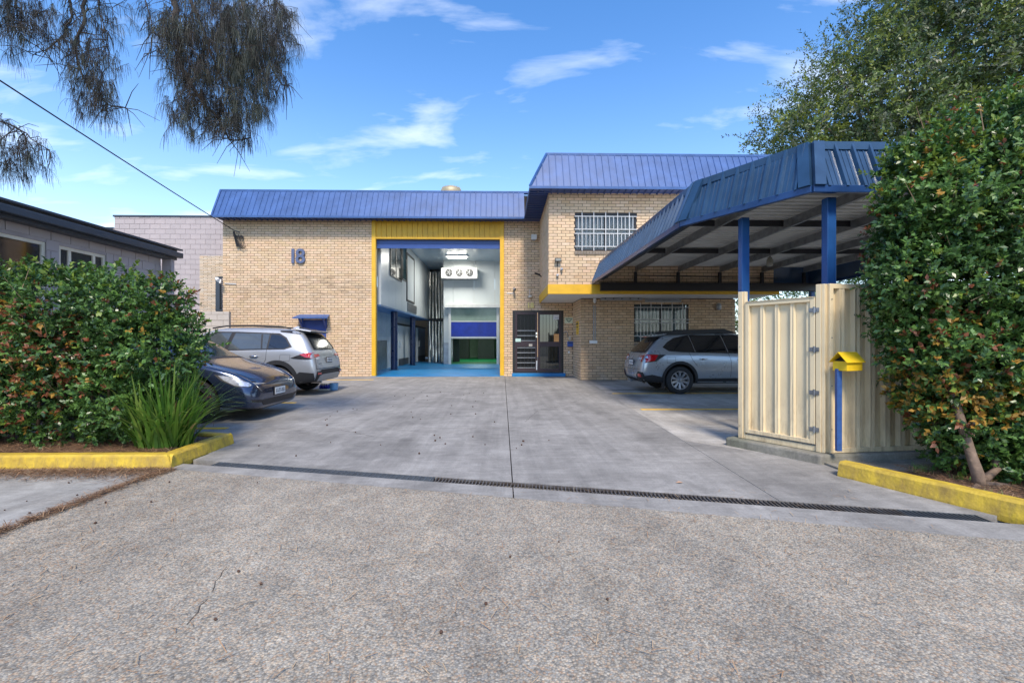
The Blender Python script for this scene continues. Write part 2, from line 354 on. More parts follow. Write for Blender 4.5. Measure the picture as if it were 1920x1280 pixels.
# drain grate
t = thing('drain_grate', 'long rusty steel drain grate running across the driveway', 'drain', (0.2, 4.0, 0))
M_bar = mat('grate_steel', (0.17, 0.165, 0.16), 0.55, 0.6, var=0.35, scale=9, world=True, col2=(0.10, 0.07, 0.05))
M_barb = mat('grate_grey', (0.12, 0.135, 0.15), 0.5, 0.5, var=0.2, scale=9, world=True)
mud = mat('drain_mud', (0.10, 0.065, 0.045), 0.95, world=True, var=0.5, scale=20, bump=0.5)
xs = [-2.98, -2.1, -0.62, 0.62, 1.9, 2.95, 3.45]
b = MB(); b.prism([(-3.0,dfront(-3.0)), (3.5,dfront(3.5)), (3.5,dback(3.5)), (-3.0,dback(-3.0))], -0.12, -0.055); obj('channel', b, mud, t)
for i in range(len(xs)-1):
    x0, x1 = xs[i]+0.008, xs[i+1]-0.008
    sec = MB()
    for e in (0.008, 0.147):
        sec.bar((x0, dfront(x0)+e, -0.013), (x1, dfront(x1)+e, -0.013), 0.012, 0.02)
    if i < 2:     # lengthwise mesh kind
        for e in np.linspace(0.03, 0.125, 5): sec.bar((x0, dfront(x0)+e, -0.008), (x1, dfront(x1)+e, -0.008), 0.007, 0.01)
        st = 0.055
    else: st = 0.031
    x = x0
    while x < x1:
        jx = 0 if i < 2 else random.uniform(-0.003, 0.003)
        sec.bar((x, dfront(x)+0.012, -0.010), (x+jx+0.012, dfront(x)+0.145, -0.010), 0.009, 0.018); x += st
    obj('grate_section', sec, M_barb if i in (0, 1, 5) else M_bar, t)

# kerbs and beds
def kerb(name, pts, wd, h, label, closed_end=True, base=(0,0,0)):
    t = thing(name, label, 'kerb', base)
    for i in range(len(pts)-1):
        p, q = pts[i], pts[i+1]
        p = Vector((*p, 0)); q = Vector((*q, 0)); d = (q-p).normalized(); L = (q-p).length
        n = Vector((-d.y, d.x, 0)) * wd
        k = max(1, round(L / 2.4))
        for j in range(k):
            a = p + d * (L*j/k + (0.003 if j else 0)); c = p + d * (L*(j+1)/k - (0.003 if j < k-1 else 0))
            # mitre the ends where two runs meet
            ma = Vector((0,0,0)); mc_ = Vector((0,0,0))
            if j == 0 and i > 0:
                d0 = (p - Vector((*pts[i-1],0))).normalized(); n0 = Vector((-d0.y,d0.x,0))*wd; ma = d * ((n0.dot(d) - (n-n0).dot(d)*0)*1.0)
            if j == k-1 and i < len(pts)-2:
                d1 = (Vector((*pts[i+2],0)) - q).normalized(); n1 = Vector((-d1.y,d1.x,0))*wd; mc_ = d * n1.dot(d)
            b = MB(); tp = 0.02 * n.normalized()
            nseg = max(2, int((c-a).length/0.08)); rows = []
            for s_ in range(nseg+1):
                f = s_/nseg; jit = lambda s: Vector((random.uniform(-s,s), random.uniform(-s,s), random.uniform(-s,s)))
                f0 = a.lerp(c, f); bk = (a+n+ma).lerp(c+n+mc_, f)
                rows.append([f0 + Vector((0,0,-0.03)), f0 + jit(0.004)*0.6 + Vector((0,0,0.012)), f0 + tp + jit(0.003) + Vector((0,0,h-0.02)), f0 + tp*2 + jit(0.002) + Vector((0,0,h)), bk - tp + jit(0.002) + Vector((0,0,h)), bk + jit(0.002) + Vector((0,0,h-0.02)), bk + Vector((0,0,-0.03))])
            m_ = len(rows[0]); vs = [v for r in rows for v in r]; fs = []
            for s_ in range(nseg):
                for u_ in range(m_-1): fs.append((s_*m_+u_, (s_+1)*m_+u_, (s_+1)*m_+u_+1, s_*m_+u_+1))
            fs.append(tuple(range(m_))); fs.append(tuple(nseg*m_+u_ for u_ in range(m_))[::-1]); b.add(vs, fs)
            obj('kerb_stone', b, M_kerb, t, smooth=False)
    return t
kerb('kerb', [(-8.5,4.60), (-3.30,4.60), (-3.33,5.72), (-3.75,5.86)], 0.15, 0.13, 'yellow painted kerb bending round the bed of the left hedge', base=(-3.9,4.6,0))
kerb('kerb', [(9.0,2.2), (6.0,2.2), (3.61,3.07), (3.14,4.18)][::-1][0:1] + [(3.14,4.18)][0:0] + [], 0.15, 0.13, '') if False else None
t = kerb('kerb', [(3.14,4.20), (3.64,3.05), (4.3,2.3), (5.6,1.8)], 0.15, 0.135, 'yellow painted kerb in front of the right bush and its trunk', base=(3.4,3.6,0))
def bed(name, poly, z):
    b = MB(); n = len(poly); cx = sum(p[0] for p in poly)/n; cy = sum(p[1] for p in poly)/n
    bm = bmesh.new(); vs = [bm.verts.new((p[0],p[1],z)) for p in poly]; bm.faces.new(vs)
    bmesh.ops.triangulate(bm, faces=bm.faces); bmesh.ops.subdivide_edges(bm, edges=bm.edges, cuts=14, use_grid_fill=True)
    for v in bm.verts: v.co.z += 0.02*math.sin(v.co.x*7.3+1)*math.cos(v.co.y*9.1) + random.uniform(-0.008, 0.008)
    me = bpy.data.meshes.new(name); bm.to_mesh(me); bm.free(); me.materials.append(M_soil)
    o = bpy.data.objects.new(name, me); C.objects.link(o); return struct(o)
bed('garden_bed', [(-8.5,4.74), (-3.46,4.74), (-3.47,5.62), (-3.8,5.8), (-8.5,6.1)], 0.095)
slab('bed_concrete', [(3.3,4.1), (4.2,4.15), (6,4.5), (6,5.0), (3.3,4.72)], M_plinth, -0.1, 0.02)
bed('garden_bed', [(3.33,4.14), (3.83,3.1), (4.5,2.4), (8,2.0), (8,4.6), (6,4.6), (4.7,4.42), (3.9,4.22)], 0.045)

# ------------------------------------------------------------------ brick walls
BL, BH = 0.254, 0.0903
Y0, Y1, Y2 = 16.92, 15.15, 13.69         # main front, lower right wall, upper storey front
ZS = 5.75                                 # soffit level
# weathering in the brick material: grime where a sign used to hang, white bloom at the foot
def weather(m):
    t = m.node_tree; b = t.nodes['Principled BSDF']; src = b.inputs['Base Color'].links[0].from_socket
    g = t.nodes.new('ShaderNodeNewGeometry'); sx = t.nodes.new('ShaderNodeSeparateXYZ'); t.links.new(g.outputs['Position'], sx.inputs[0])
    def mm(op, a, b_, cl=False):
        n = t.nodes.new('ShaderNodeMath'); n.operation = op; n.use_clamp = cl
        for i, v in enumerate((a, b_)):
            if isinstance(v, (int, float)): n.inputs[i].default_value = v
            else: t.links.new(v, n.inputs[i])
        return n.outputs[0]
    def hill(s, c, wd): return mm('SUBTRACT', 1.0, mm('DIVIDE', mm('ABSOLUTE', mm('SUBTRACT', s, c), 0), wd), True)
    def noise(sc, vec=(1,1,1)):
        mp = t.nodes.new('ShaderNodeMapping'); mp.inputs['Scale'].default_value = vec; t.links.new(g.outputs['Position'], mp.inputs[0])
        n = t.nodes.new('ShaderNodeTexNoise'); n.inputs['Scale'].default_value = sc; n.inputs['Detail'].default_value = 8; n.inputs['Roughness'].default_value = 0.7; t.links.new(mp.outputs[0], n.inputs['Vector']); return n.outputs['Fac']
    front = hill(sx.outputs['Y'], Y0, 0.3)
    f = mm('MULTIPLY', mm('MULTIPLY', mm('MULTIPLY', hill(sx.outputs['X'], -7.2, 3.1), hill(sx.outputs['Z'], 3.28, 0.62)), front), 2.0, True)
    sp_ = mm('MULTIPLY', mm('MULTIPLY', f, mm('SUBTRACT', noise(2.6, (0.5,1,3.2)), 0.46)), 5.5, True)
    mx = t.nodes.new('ShaderNodeMix'); mx.data_type = 'RGBA'; t.links.new(mm('MULTIPLY', sp_, 0.7), mx.inputs[0]); t.links.new(src, mx.inputs[6]); mx.inputs[7].default_value = (0.13, 0.10, 0.07, 1)
    low = mm('MULTIPLY', hill(sx.outputs['Z'], 0.1, 0.8), mm('MULTIPLY', mm('SUBTRACT', noise(1.8), 0.5), 5, True), True)
    m2 = t.nodes.new('ShaderNodeMix'); m2.data_type = 'RGBA'; t.links.new(mm('MULTIPLY', low, 0.5), m2.inputs[0]); t.links.new(mx.outputs[2], m2.inputs[6]); m2.inputs[7].default_value = (0.55, 0.50, 0.43, 1)
    gr = mm('MULTIPLY', mm('SUBTRACT', noise(0.7), 0.52), 2.2, True)
    m3 = t.nodes.new('ShaderNodeMix'); m3.data_type = 'RGBA'; t.links.new(mm('MULTIPLY', gr, 0.35), m3.inputs[0]); t.links.new(m2.outputs[2], m3.inputs[6]); m3.inputs[7].default_value = (0.30, 0.23, 0.16, 1)
    t.links.new(m3.outputs[2], b.inputs['Base Color'])
weather(M_brick)
M_brick2 = mat('brick_face_shaded', (0.56, 0.405, 0.265), 0.85, world=True, var=0.13, scale=6, bump=0.25, bscale=60,
    tint=[(0.8,0.74,0.66,1),(1,1,1,1),(0.95,0.9,0.80,1),(1.08,1.0,0.95,1),(0.92,0.9,0.84,1),(1.1,1.08,1.04,1)])  # darker copy of the cream brick: canopy shade put into the colour
weather(M_brick2)
wh = thing('warehouse', 'cream brick warehouse with blue metal mansard roof and open garage doorway', 'building', (0, Y0, 0))
def brickwall(O, u, n, L, z0, z1, holes=(), parent=wh, phase=0, single=0, m=M_brick, thick=0.11, pick=None):
    """mortar bed with recessed joints; every brick has its own box. single = how many become objects"""
    O = Vector(O); u = Vector(u); n = Vector(n)
    us = sorted({0, L} | {min(max(h[0],0),L) for h in holes} | {min(max(h[1],0),L) for h in holes}); zs = sorted({z0, z1} | {min(max(h[2],z0),z1) for h in holes} | {min(max(h[3],z0),z1) for h in holes})
    b = MB()
    for i in range(len(us)-1):
        for j in range(len(zs)-1):
            cu_, cz = (us[i]+us[i+1])/2, (zs[j]+zs[j+1])/2
            if any(h[0] < cu_ < h[1] and h[2] < cz < h[3] for h in holes): continue
            a = O + u*us[i]; c = O + u*us[i+1]
            b.hexa([a+Vector((0,0,zs[j])), c+Vector((0,0,zs[j])), c-n*thick+Vector((0,0,zs[j])), a-n*thick+Vector((0,0,zs[j])),
                    a+Vector((0,0,zs[j+1])), c+Vector((0,0,zs[j+1])), c-n*thick+Vector((0,0,zs[j+1])), a-n*thick+Vector((0,0,zs[j+1]))])
    fix(obj('wall', b, M_mortar, parent))
    jt = 0.014; rows = int((z1-z0)/BH)+1; br = []
    for r in range(rows):
        za = z0 + r*BH + jt/2; zb = min(za + BH - jt, z1)
        if zb - za < 0.02: continue
        k = -1 + (phase + r % 2) % 2 * 0.5
        while k*BL < L:
            a = max(k*BL + jt/2, 0); c = min((k+1)*BL - jt/2, L); k += 1
            if c - a < 0.03: continue
            segs = [(a, c)]
            for h in holes:
                if h[2] < (za+zb)/2 < h[3]:
                    ns = []
                    for (p, q) in segs:
                        if q <= h[0] or p >= h[1]: ns.append((p, q)); continue
                        if h[0] - p > 0.03: ns.append((p, h[0]))
                        if q - h[1] > 0.03: ns.append((h[1], q))
                    segs = ns
            for (p, q) in segs: br.append((p, q, za, zb, abs((q-p) - (BL-jt)) < 1e-4 and abs((zb-za)-(BH-jt)) < 1e-4))
    def bx(mb, p, q, za, zb, pr):
        a = O + u*p; c = O + u*q; o_ = n*pr; i_ = -n*0.004
        mb.add([a+i_+Vector((0,0,za)), c+i_+Vector((0,0,za)), c+i_+Vector((0,0,zb)), a+i_+Vector((0,0,zb)),
                a+o_+Vector((0,0,za)), c+o_+Vector((0,0,za)), c+o_+Vector((0,0,zb)), a+o_+Vector((0,0,zb))],
               [(4,5,6,7),(0,1,5,4),(1,2,6,5),(2,3,7,6),(3,0,4,7)])
    ones = set()
    if single:
        full = [i for i, x in enumerate(br) if x[4] and (pick is None or pick(x))]
        full.sort(key=lambda i: (br[i][0]+0.0)**2*0 + abs(br[i][2]-2.0)*0 + br[i][0]); ones = set(full[:single])
        # eight shared variants of one brick
        var = []
        for vtx in range(8):
            mb = MB(); O2 = O; p0 = 0
            bx(mb, 0, BL-jt, 0, BH-jt, 0.008 + 0.0012*vtx)
            o = obj('brick', mb, m, parent, tint=[vtx/7]*5); fix(o); off = Vector(parent.location)
            o.data.transform(Matrix.Translation(-(O - off))); var.append(o)
        cnt = 0
        for i in sorted(ones):
            x = br[i]; src = var[cnt % 8 if cnt < 8 else random.randrange(8)]
            o = src if cnt < 8 else src.copy()
            if cnt >= 8: C.objects.link(o)
            o.location = (O - Vector(parent.location)) + u*x[0] + Vector((0,0,x[2])); cnt += 1
    mb = MB(); tt = []
    for i, x in enumerate(br):
        if i in ones: continue
        bx(mb, x[0], x[1], x[2], x[3], random.uniform(0.008, 0.015)); tt += [random.random()]*5
    fix(obj('brickwork', mb, m, parent, tint=tt, kind='stuff'))

XL = W(418, 600, Y0).x                                 # left end of the facade
gx0, gx1 = W(697.5, 600, Y0).x, W(945, 600, Y0).x       # garage opening incl. yellow frame
gz1 = ZS
door = (W(961,600,Y0).x, W(1056.5,600,Y0).x, 0.0, W(1000,582,Y0).z)
bdoor = (W(566,600,Y0).x, W(612,600,Y0).x, 0.0, W(590,598,Y0).z)
brickwall((XL,Y0,0), (1,0,0), (0,-1,0), gx0-XL, 0, ZS, [(bdoor[0]-XL, bdoor[1]-XL, 0, bdoor[3])])
XU = 1.40                                              # left face of the upper storey
XW1 = 2.63                                             # left face of the lower right wing
brickwall((gx1,Y0,0), (1,0,0), (0,-1,0), XW1-gx1, 0, ZS, [(door[0]-gx1, door[1]-gx1, 0, door[3])], phase=1)
# lower wing
lw0, lw1 = W(1188.5,600,Y1).x, W(1291,600,Y1).x; lz0, lz1 = W(1200,641,Y1).z, W(1200,569,Y1).z
vx0, vx1 = W(1209,600,Y1).x, W(1277,600,Y1).x; vz0, vz1 = W(1200,566.5,Y1).z, W(1200,559,Y1).z
XE = W(1378,600,Y1).x
ZC0, ZC1 = 2.72, 3.0                                    # canopy slab
brickwall((XW1,Y1,0), (1,0,0), (0,-1,0), XE-XW1, 0, ZC0, [(lw0-XW1,lw1-XW1,lz0,lz1), (vx0-XW1,vx1-XW1,vz0,vz1)], m=M_brick2)
brickwall((XW1,Y0,0), (0,-1,0), (-1,0,0), Y0-Y1, 0, ZC0, m=M_brick)
# upper storey
XUE = 8.25
uw0, uw1 = W(1077.5,430,Y2).x, W(1193,430,Y2).x; uz0, uz1 = W(1100,469.5,Y2).z, W(1100,399.5,Y2).z
brickwall((XU,Y2,0), (1,0,0), (0,-1,0), XUE-XU, ZC1, ZS, [(uw0-XU,uw1-XU,uz0,uz1)], single=300, pick=lambda x: x[0] < 4.2)
brickwall((XU,Y0,0), (0,-1,0), (-1,0,0), Y0-Y2, ZC1, ZS, phase=1)
# plain returns nobody sees from the front
b = MB(); b.box(XE-0.11,XE,Y1+0.11,24,0,ZC0); b.box(XUE-0.11,XUE,Y2+0.11,24,ZC1,ZS); b.box(XL,XL+0.11,Y0+0.11,39,0,ZS); b.box(XL,XUE,38.9,39,0,ZS); obj('side_wall', b, M_brick, wh)

# canopy slab with its yellow band
b = MB(); b.box(XU, XE+0.6, Y2+0.02, Y1-0.02, ZC0+0.01, ZC1-0.02); b.box(XU+0.02, XW1-0.02, Y1-0.02, Y0-0.02, ZC0+0.01, ZC1-0.02); b.box(XW1, XE, Y1+0.12, Y0, ZC0+0.01, ZC1-0.02)
obj('canopy_soffit', b, mat('soffit_white', (0.78,0.78,0.77), 0.6, world=True, var=0.06), wh)
b = MB(); b.box(XU-0.03, XE+0.6, Y2-0.03, Y2+0.02, ZC0-0.01, ZC1+0.0); b.box(XU-0.03, XU+0.0, Y2+0.02, Y0-0.02, ZC0-0.01, ZC1+0.0)
obj('canopy_fascia', b, M_yellow, wh, bevel=0.006)

# ------------------------------------------------------------------ metal mansard
def clip(poly, a, bq, c):       # keep a*s + b*v + c >= 0
    out = []
    for i in range(len(poly)):
        p, q = poly[i], poly[(i+1) % len(poly)]; fp = a*p[0]+bq*p[1]+c; fq = a*q[0]+bq*q[1]+c
        if fp >= 0: out.append(p)
        if (fp >= 0) != (fq >= 0): t_ = fp/(fp-fq); out.append((p[0]+(q[0]-p[0])*t_, p[1]+(q[1]-p[1])*t_))
    return out
def mansard(parent, b0, b1, t0, t1, pitch, m, rib=0.026, ribw=0.03, name='roof_panel', ribm=None, wash=0.004, minor=False):
    b0, b1, t0, t1 = map(Vector, (b0, b1, t0, t1)); u = (b1-b0); L = u.length; u.normalize()
    d0 = (t0-b0).dot(u); d1 = (b1-t1).dot(u); wv = (t0-b0) - u*d0; n = u.cross(wv).normalized()
    if n.z < 0: n = -n
    P = lambda s, v, h: b0 + u*s + wv*v + n*h
    def region(poly):
        p = clip(poly, 1, -d0, 0) if True else poly
        return clip(p, -1, -d1, L) if p else p
    k = int(math.ceil(L / pitch)); s0 = (L - k*pitch)/2
    sm = min(0, d0); ex = max(L, L-d1)
    ks = int(math.floor(sm/pitch))-1; ke = int(math.ceil(ex/pitch))+1
    for i in range(ks, ke):
        a, c = s0 + i*pitch, s0 + (i+1)*pitch
        pan = region([(a,0),(c,0),(c,1),(a,1)])
        if len(pan) < 3: continue
        mb = MB(); nn = len(pan); h = random.uniform(0, wash)
        mb.add([P(s,v,h) for s, v in pan] + [P(s,v,h-0.02) for s, v in pan], [tuple(range(nn)), tuple(range(nn, 2*nn))[::-1]] + [(j, (j+1)%nn, nn+(j+1)%nn, nn+j) for j in range(nn)])
        rr = region([(a-ribw/2,0),(a+ribw/2,0),(a+ribw/2,1),(a-ribw/2,1)])
        if len(rr) >= 3:
            nn = len(rr); mid = sum(s for s, v in rr)/nn
            tp = [(s*0.45 + (a)*0.55 if abs(s-a) <= ribw else s, v) for s, v in rr]
            mb.add([P(s,v,0) for s, v in rr] + [P(s,v,rib) for s, v in tp], [tuple(range(nn, 2*nn))] + [(j, (j+1)%nn, nn+(j+1)%nn, nn+j) for j in range(nn)])
        if minor:
            for e in (0.36, 0.64):
                r2 = region([(a+pitch*e-0.008,0),(a+pitch*e+0.008,0),(a+pitch*e+0.008,1),(a+pitch*e-0.008,1)])
                if len(r2) >= 3:
                    nn = len(r2); mb.add([P(s,v,h) for s, v in r2] + [P(s,v,h+0.006) for s, v in r2], [tuple(range(nn, 2*nn))] + [(j, (j+1)%nn, nn+(j+1)%nn, nn+j) for j in range(nn)])
        fix(obj(name, mb, m, parent))
    return n
OV = 0.52; RS = 0.53
ztm = W(600, 358, Y0).z; ztu = 6.92
xl2 = XL - 0.08
exu = XU - 0.60                                       # left eave of the upper storey
eu = Y2 - 0.54
# main roof front
mansard(wh, (xl2,Y0-OV,ZS), (exu,Y0-OV,ZS), (xl2,Y0-OV+RS,ztm), (exu,Y0-OV+RS,ztm), 0.199, M_roof)
# upper roof front and left return
xur = XUE + 0.3
mansard(wh, (exu,eu,ZS), (xur,eu,ZS), (exu+RS,eu+RS,ztu), (xur,eu+RS,ztu), 0.199, M_roof)
mansard(wh, (exu,Y0+1.5,ZS), (exu,eu,ZS), (exu+RS,Y0+1.5,ztu), (exu+RS,eu+RS,ztu), 0.199, M_roof)
# gutters, cappings, barge, soffits, flat roofs
b = MB(); b.box(xl2-0.01, exu, Y0-OV-0.02, Y0-OV+0.015, ZS-0.05, ZS+0.03); b.box(exu-0.02, exu+0.015, eu, Y0-OV+0.3, ZS-0.05, ZS+0.03); b.box(exu-0.02, xur, eu-0.02, eu+0.015, ZS-0.05, ZS+0.03)
obj('eave_trim', b, M_roof, wh, bevel=0.005)
b = MB(); b.box(xl2-0.02, exu+0.3, Y0-OV+RS-0.03, Y0-OV+RS+0.16, ztm-0.04, ztm+0.035)
b.box(exu+RS-0.03, xur, eu+RS-0.03, eu+RS+0.16, ztu-0.04, ztu+0.035); b.box(exu+RS-0.03, exu+RS+0.16, eu+RS+0.16, Y0+1.5, ztu-0.04, ztu+0.035)
obj('roof_capping', b, M_roof, wh, bevel=0.005)
b = MB(); b.bar((xl2, Y0-OV-0.01, ZS+0.01), (xl2, Y0-OV+RS-0.01, ztm+0.01), 0.06, 0.05); b.bar((exu, eu, ZS+0.03), (exu+RS, eu+RS, ztu+0.01), 0.07, 0.05)
b.add([(xl2+0.01,Y0-OV,ZS),(xl2+0.01,Y0+0.3,ZS),(xl2+0.01,Y0+0.3,ztm),(xl2+0.01,Y0-OV+RS,ztm)],[(0,1,2,3)])
obj('hip_trim', b, M_roof, wh)
b = MB(); b.box(xl2, exu, Y0-OV+0.015, Y0+0.15, ZS+0.0, ZS+0.012); b.box(exu+0.015, XU+0.15, eu+0.015, Y0+0.15, ZS+0.0, ZS+0.012); b.box(XU+0.15, xur, eu+0.015, Y2+0.2, ZS, ZS+0.012)
x = xl2+0.1
while x < exu: b.box(x, x+0.035, Y0-OV+0.02, Y0-0.012, ZS-0.028, ZS); x += 0.2
x = exu+0.25
while x < xur: b.box(x, x+0.035, eu+0.02, Y2-0.012, ZS-0.028, ZS); x += 0.2
y = eu + 0.4
while y < Y0-OV: b.box(exu+0.02, XU-0.012, y, y+0.035, ZS-0.028, ZS); y += 0.2
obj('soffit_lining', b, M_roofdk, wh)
b = MB(); b.box(xl2, exu+0.3, Y0-OV+RS+0.1, 39, ztm-0.12, ztm-0.08); b.box(exu+RS+0.1, xur, eu+RS+0.1, 26, ztu-0.12, ztu-0.08); obj('roof_deck', b, M_galv, wh)

# roof turbine behind the main roof edge
o = W(846, 353, 21.0)
vt = thing('roof_ventilator', 'tan dome ventilator peeping over the main roof edge', 'ventilator', (o.x, 21.0, ztm-0.08))
b = MB(); b.lathe([(0.40,ztm-0.08),(0.40,ztm+0.55)], (o.x,21,0), 24); obj('base', b, M_galv, vt)
b = MB()
zt_ = o.z - 0.0
b.lathe([(0.46,zt_-0.35),(0.50,zt_-0.2),(0.44,zt_-0.05),(0.25,zt_+0.05),(0.0,zt_+0.07)], (o.x,21,0), 24); obj('dome', b, mat('vent_tan', (0.42,0.35,0.22), 0.5, 0.3), vt, smooth=True)
for k in range(24):
    a = k*math.pi/12; b = MB().bar((o.x+0.49*math.cos(a),21+0.49*math.sin(a),zt_-0.34),(o.x+0.40*math.cos(a),21+0.40*math.sin(a),zt_),0.012,0.05); obj('vane', b, mat('vent_tan', (0,0,0)), vt)
# ------------------------------------------------------------------ garage doorway
b = MB(); jw = 0.15
b.box(gx0, gx0+jw, Y0-0.06, Y0+0.14, 0, ZS-0.003); obj('garage_frame', b, M_yellow, wh, bevel=0.006); obj('garage_frame', MB().box(gx1-jw, gx1, Y0-0.06, Y0+0.14, 0, ZS-0.003), M_yellow, wh, bevel=0.006); obj('header_light_stop', MB().box(gx0, gx1, Y0+0.035, Y0+0.10, W(800,447,Y0).z+0.032, ZS-0.003), M_yellow, wh)  # box behind the header panels is added to stop light leaking through
hz0 = W(800, 447, Y0).z
b = MB(); b.box(gx0+jw, gx1-jw, Y0-0.05, Y0+0.10, hz0-0.03, hz0+0.03); obj('lintel_trim', b, M_yellow, wh)
nx = 24; st = (gx1-gx0-2*jw)/nx
for i in range(nx):
    b = MB(); x = gx0+jw+i*st; b.box(x, x+st-0.004, Y0, Y0+0.03, hz0+0.03, ZS-0.003); b.box(x+st*0.80, x+st-0.006, Y0-0.03, Y0, hz0+0.03, ZS-0.003); obj('header_panel', b, M_yellow, wh)
M_shut = mat('shutter_blue', (0.030, 0.075, 0.26), 0.4, var=0.08)
sz0 = W(800, 466, Y0+0.1).z
rs = MB(); rs.lathe([(0.0,gx0+jw),(0.19,gx0+jw),(0.19,gx1-jw),(0,gx1-jw)], (0,Y0+0.36,hz0+0.16), 20, 'x'); o = obj('shutter_roll', rs, M_shut, wh, smooth=False)
for k in range(4):
    z = sz0 + k*(hz0-sz0)/4; b = MB(); b.box(gx0+jw, gx1-jw, Y0+0.10+0.01*(k % 2), Y0+0.13, z+0.004, z+(hz0-sz0)/4); obj('shutter_slat', b, M_shut, o)
# ------------------------------------------------------------------ garage interior
M_panel = mat('coolroom_panel', (0.56,0.60,0.61), 0.3, var=0.01, spec=0.6)
M_ceil = mat('coolroom_ceiling', (0.36,0.43,0.48), 0.22, var=0.03)
M_blue_fl = mat('floor_blue', (0.006,0.19,0.46), 0.4, world=True, var=0.18, scale=2)
M_navy = mat('column_navy', (0.005,0.018,0.075), 0.28, var=0.1, spec=0.7)
M_silver = mat('insulation_foil', (0.62,0.60,0.56), 0.22, 0.95, var=0.3, scale=2.5, bump=0.7, bscale=3)
M_check = mat('checker_plate', (0.42,0.43,0.45), 0.3, 0.9, var=0.2, bump=0.8, bscale=35)
XM = -4.72 + 0.08; XLW = -5.55; YB = 26.2; YS = 29.2; ZCL = 5.92; XR_ = 0.12
b = MB(); b.prism([(-5.9,Y0+0.01),(XR_+0.2,Y0+0.01),(XR_+0.2,30),(-5.9,30)], -0.05, 0.012); obj('interior_floor', b, M_blue_fl, wh)
b = MB(); b.box(gx0, gx1, Y0-0.16, Y0+0.02, 0.0, 0.016); obj('threshold', b, M_blue_fl, wh)
b = MB(); b.box(-5.9, XR_+0.2, Y0+0.6, 30, ZCL, ZCL+0.1); obj('interior_ceiling', b, M_ceil, wh)
b = MB(); b.box(XR_, XR_+0.1, Y0+0.12, 30, 0, ZCL); obj('interior_wall', b, M_panel, wh)
for (xa, xb) in [(-3.38, -2.83), (-2.83, -1.63), (-1.63, -0.43), (-0.43, XR_)]:
    b = MB(); b.box(xa, xb-0.01, YB, YB+0.1, 2.95, ZCL); obj('wall_panel', b, M_panel, wh)
rd0, rd1 = W(846,600,YB).x, W(931,600,YB).x
b = MB(); b.box(-3.38, rd0, YB, YB+0.1, 0, 2.95); b.box(rd1, XR_, YB, YB+0.1, 0, 2.95); obj('wall_panel', b, M_panel, wh)
b = MB(); b.box(-3.375, rd0-0.15, YB-0.01, YB, 0.0, 1.25); obj('kick_plate', b, M_check, wh)
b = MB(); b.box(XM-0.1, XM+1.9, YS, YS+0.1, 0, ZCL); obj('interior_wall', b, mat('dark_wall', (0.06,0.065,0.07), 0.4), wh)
# mezzanine
mzb = 2.70
b = MB(); b.box(XM-0.12, XM, Y0+0.5, YS, mzb, ZCL); obj('mezzanine_wall', b, M_panel, wh)
for i in range(9): b = MB(); y = Y0+0.55+i*1.2; b.box(XM, XM+0.012, y, y+1.185, mzb+0.02, ZCL-0.01); obj('wall_panel', b, M_panel, wh)
b = MB(); b.box(-5.9, XM, Y0+0.5, YS, mzb-0.06, mzb); obj('mezzanine_floor', b, mat('mezz_under', (0.10,0.22,0.42), 0.3), wh)
b = MB(); b.box(XLW-0.1, XLW, Y0+0.5, YS, 0, mzb-0.06); obj('interior_wall', b, mat('lower_wall', (0.50,0.56,0.61), 0.35), wh)
b = MB(); b.box(XLW, XLW+0.01, Y0+0.8, 22.0, 0.02, 1.35); obj('kick_plate', b, M_check, wh)
def yat(px, X):      # distance at which the plane X shows at px
    xc = (px-960)/F; return X*(1-xc*T)/(xc+T)
def sidepane(pxa, pxb, za, zb, nm='window', X=XM+0.012, fr=0.06):
    ya, yb = yat(pxa, X), yat(pxb, X)
    f = MB(); 
    f.box(X, X+0.04, ya, ya+fr, za, zb); f.box(X, X+0.04, yb-fr, yb, za, zb); f.box(X, X+0.04, ya+fr, yb-fr, za, za+fr); f.box(X, X+0.04, ya+fr, yb-fr, zb-fr, zb)
    return obj(nm, f, M_black, wh), ya, yb
o, ya, yb = sidepane(731, 752, 4.0, 5.75); obj('pane', MB().box(XM+0.014, XM+0.03, ya+0.06, yb-0.06, 4.06, 5.69), M_glass, o); obj('mullion', MB().box(XM+0.03, XM+0.045, (ya+yb)/2-0.03, (ya+yb)/2+0.03, 4.06, 5.69), M_black, o)
o, ya, yb = sidepane(753.5, 761, 4.15, 5.78); obj('pane', MB().box(XM+0.014, XM+0.03, ya+0.06, yb-0.06, 4.2, 5.7), mat('teal_glass', (0.05,0.11,0.12), 0.08), o)
o, ya, yb = sidepane(762, 776, 3.25, 5.6, 'door', fr=0.09); obj('door_leaf', MB().box(XM+0.014, XM+0.03, ya+0.09, yb-0.09, 3.3, 5.5), M_panel, o)
ya, yb = yat(763, XM), yat(780, XM)
lv = obj('louvre', MB().box(XM+0.012, XM+0.03, ya, yb, 2.78, 3.2), M_grey, wh)
for k in range(8): obj('slat', MB().box(XM+0.03, XM+0.06, ya+0.03, yb-0.03, 2.80+k*0.05, 2.825+k*0.05), M_galv, lv)
# columns
for (px, py, rad) in [(737.5, 694, 0.15), (772.5, 685, 0.15)]:
    p = G(px, py); c = MB().lathe([(rad,0.012),(rad,mzb-0.06)], (p.x,p.y+rad,0), 20); o = obj('column', c, M_navy, wh, smooth=True); obj('base_plate', MB().box(p.x-0.2,p.x+0.2,p.y-0.05,p.y+0.35,0.012,0.03), M_navy, o)
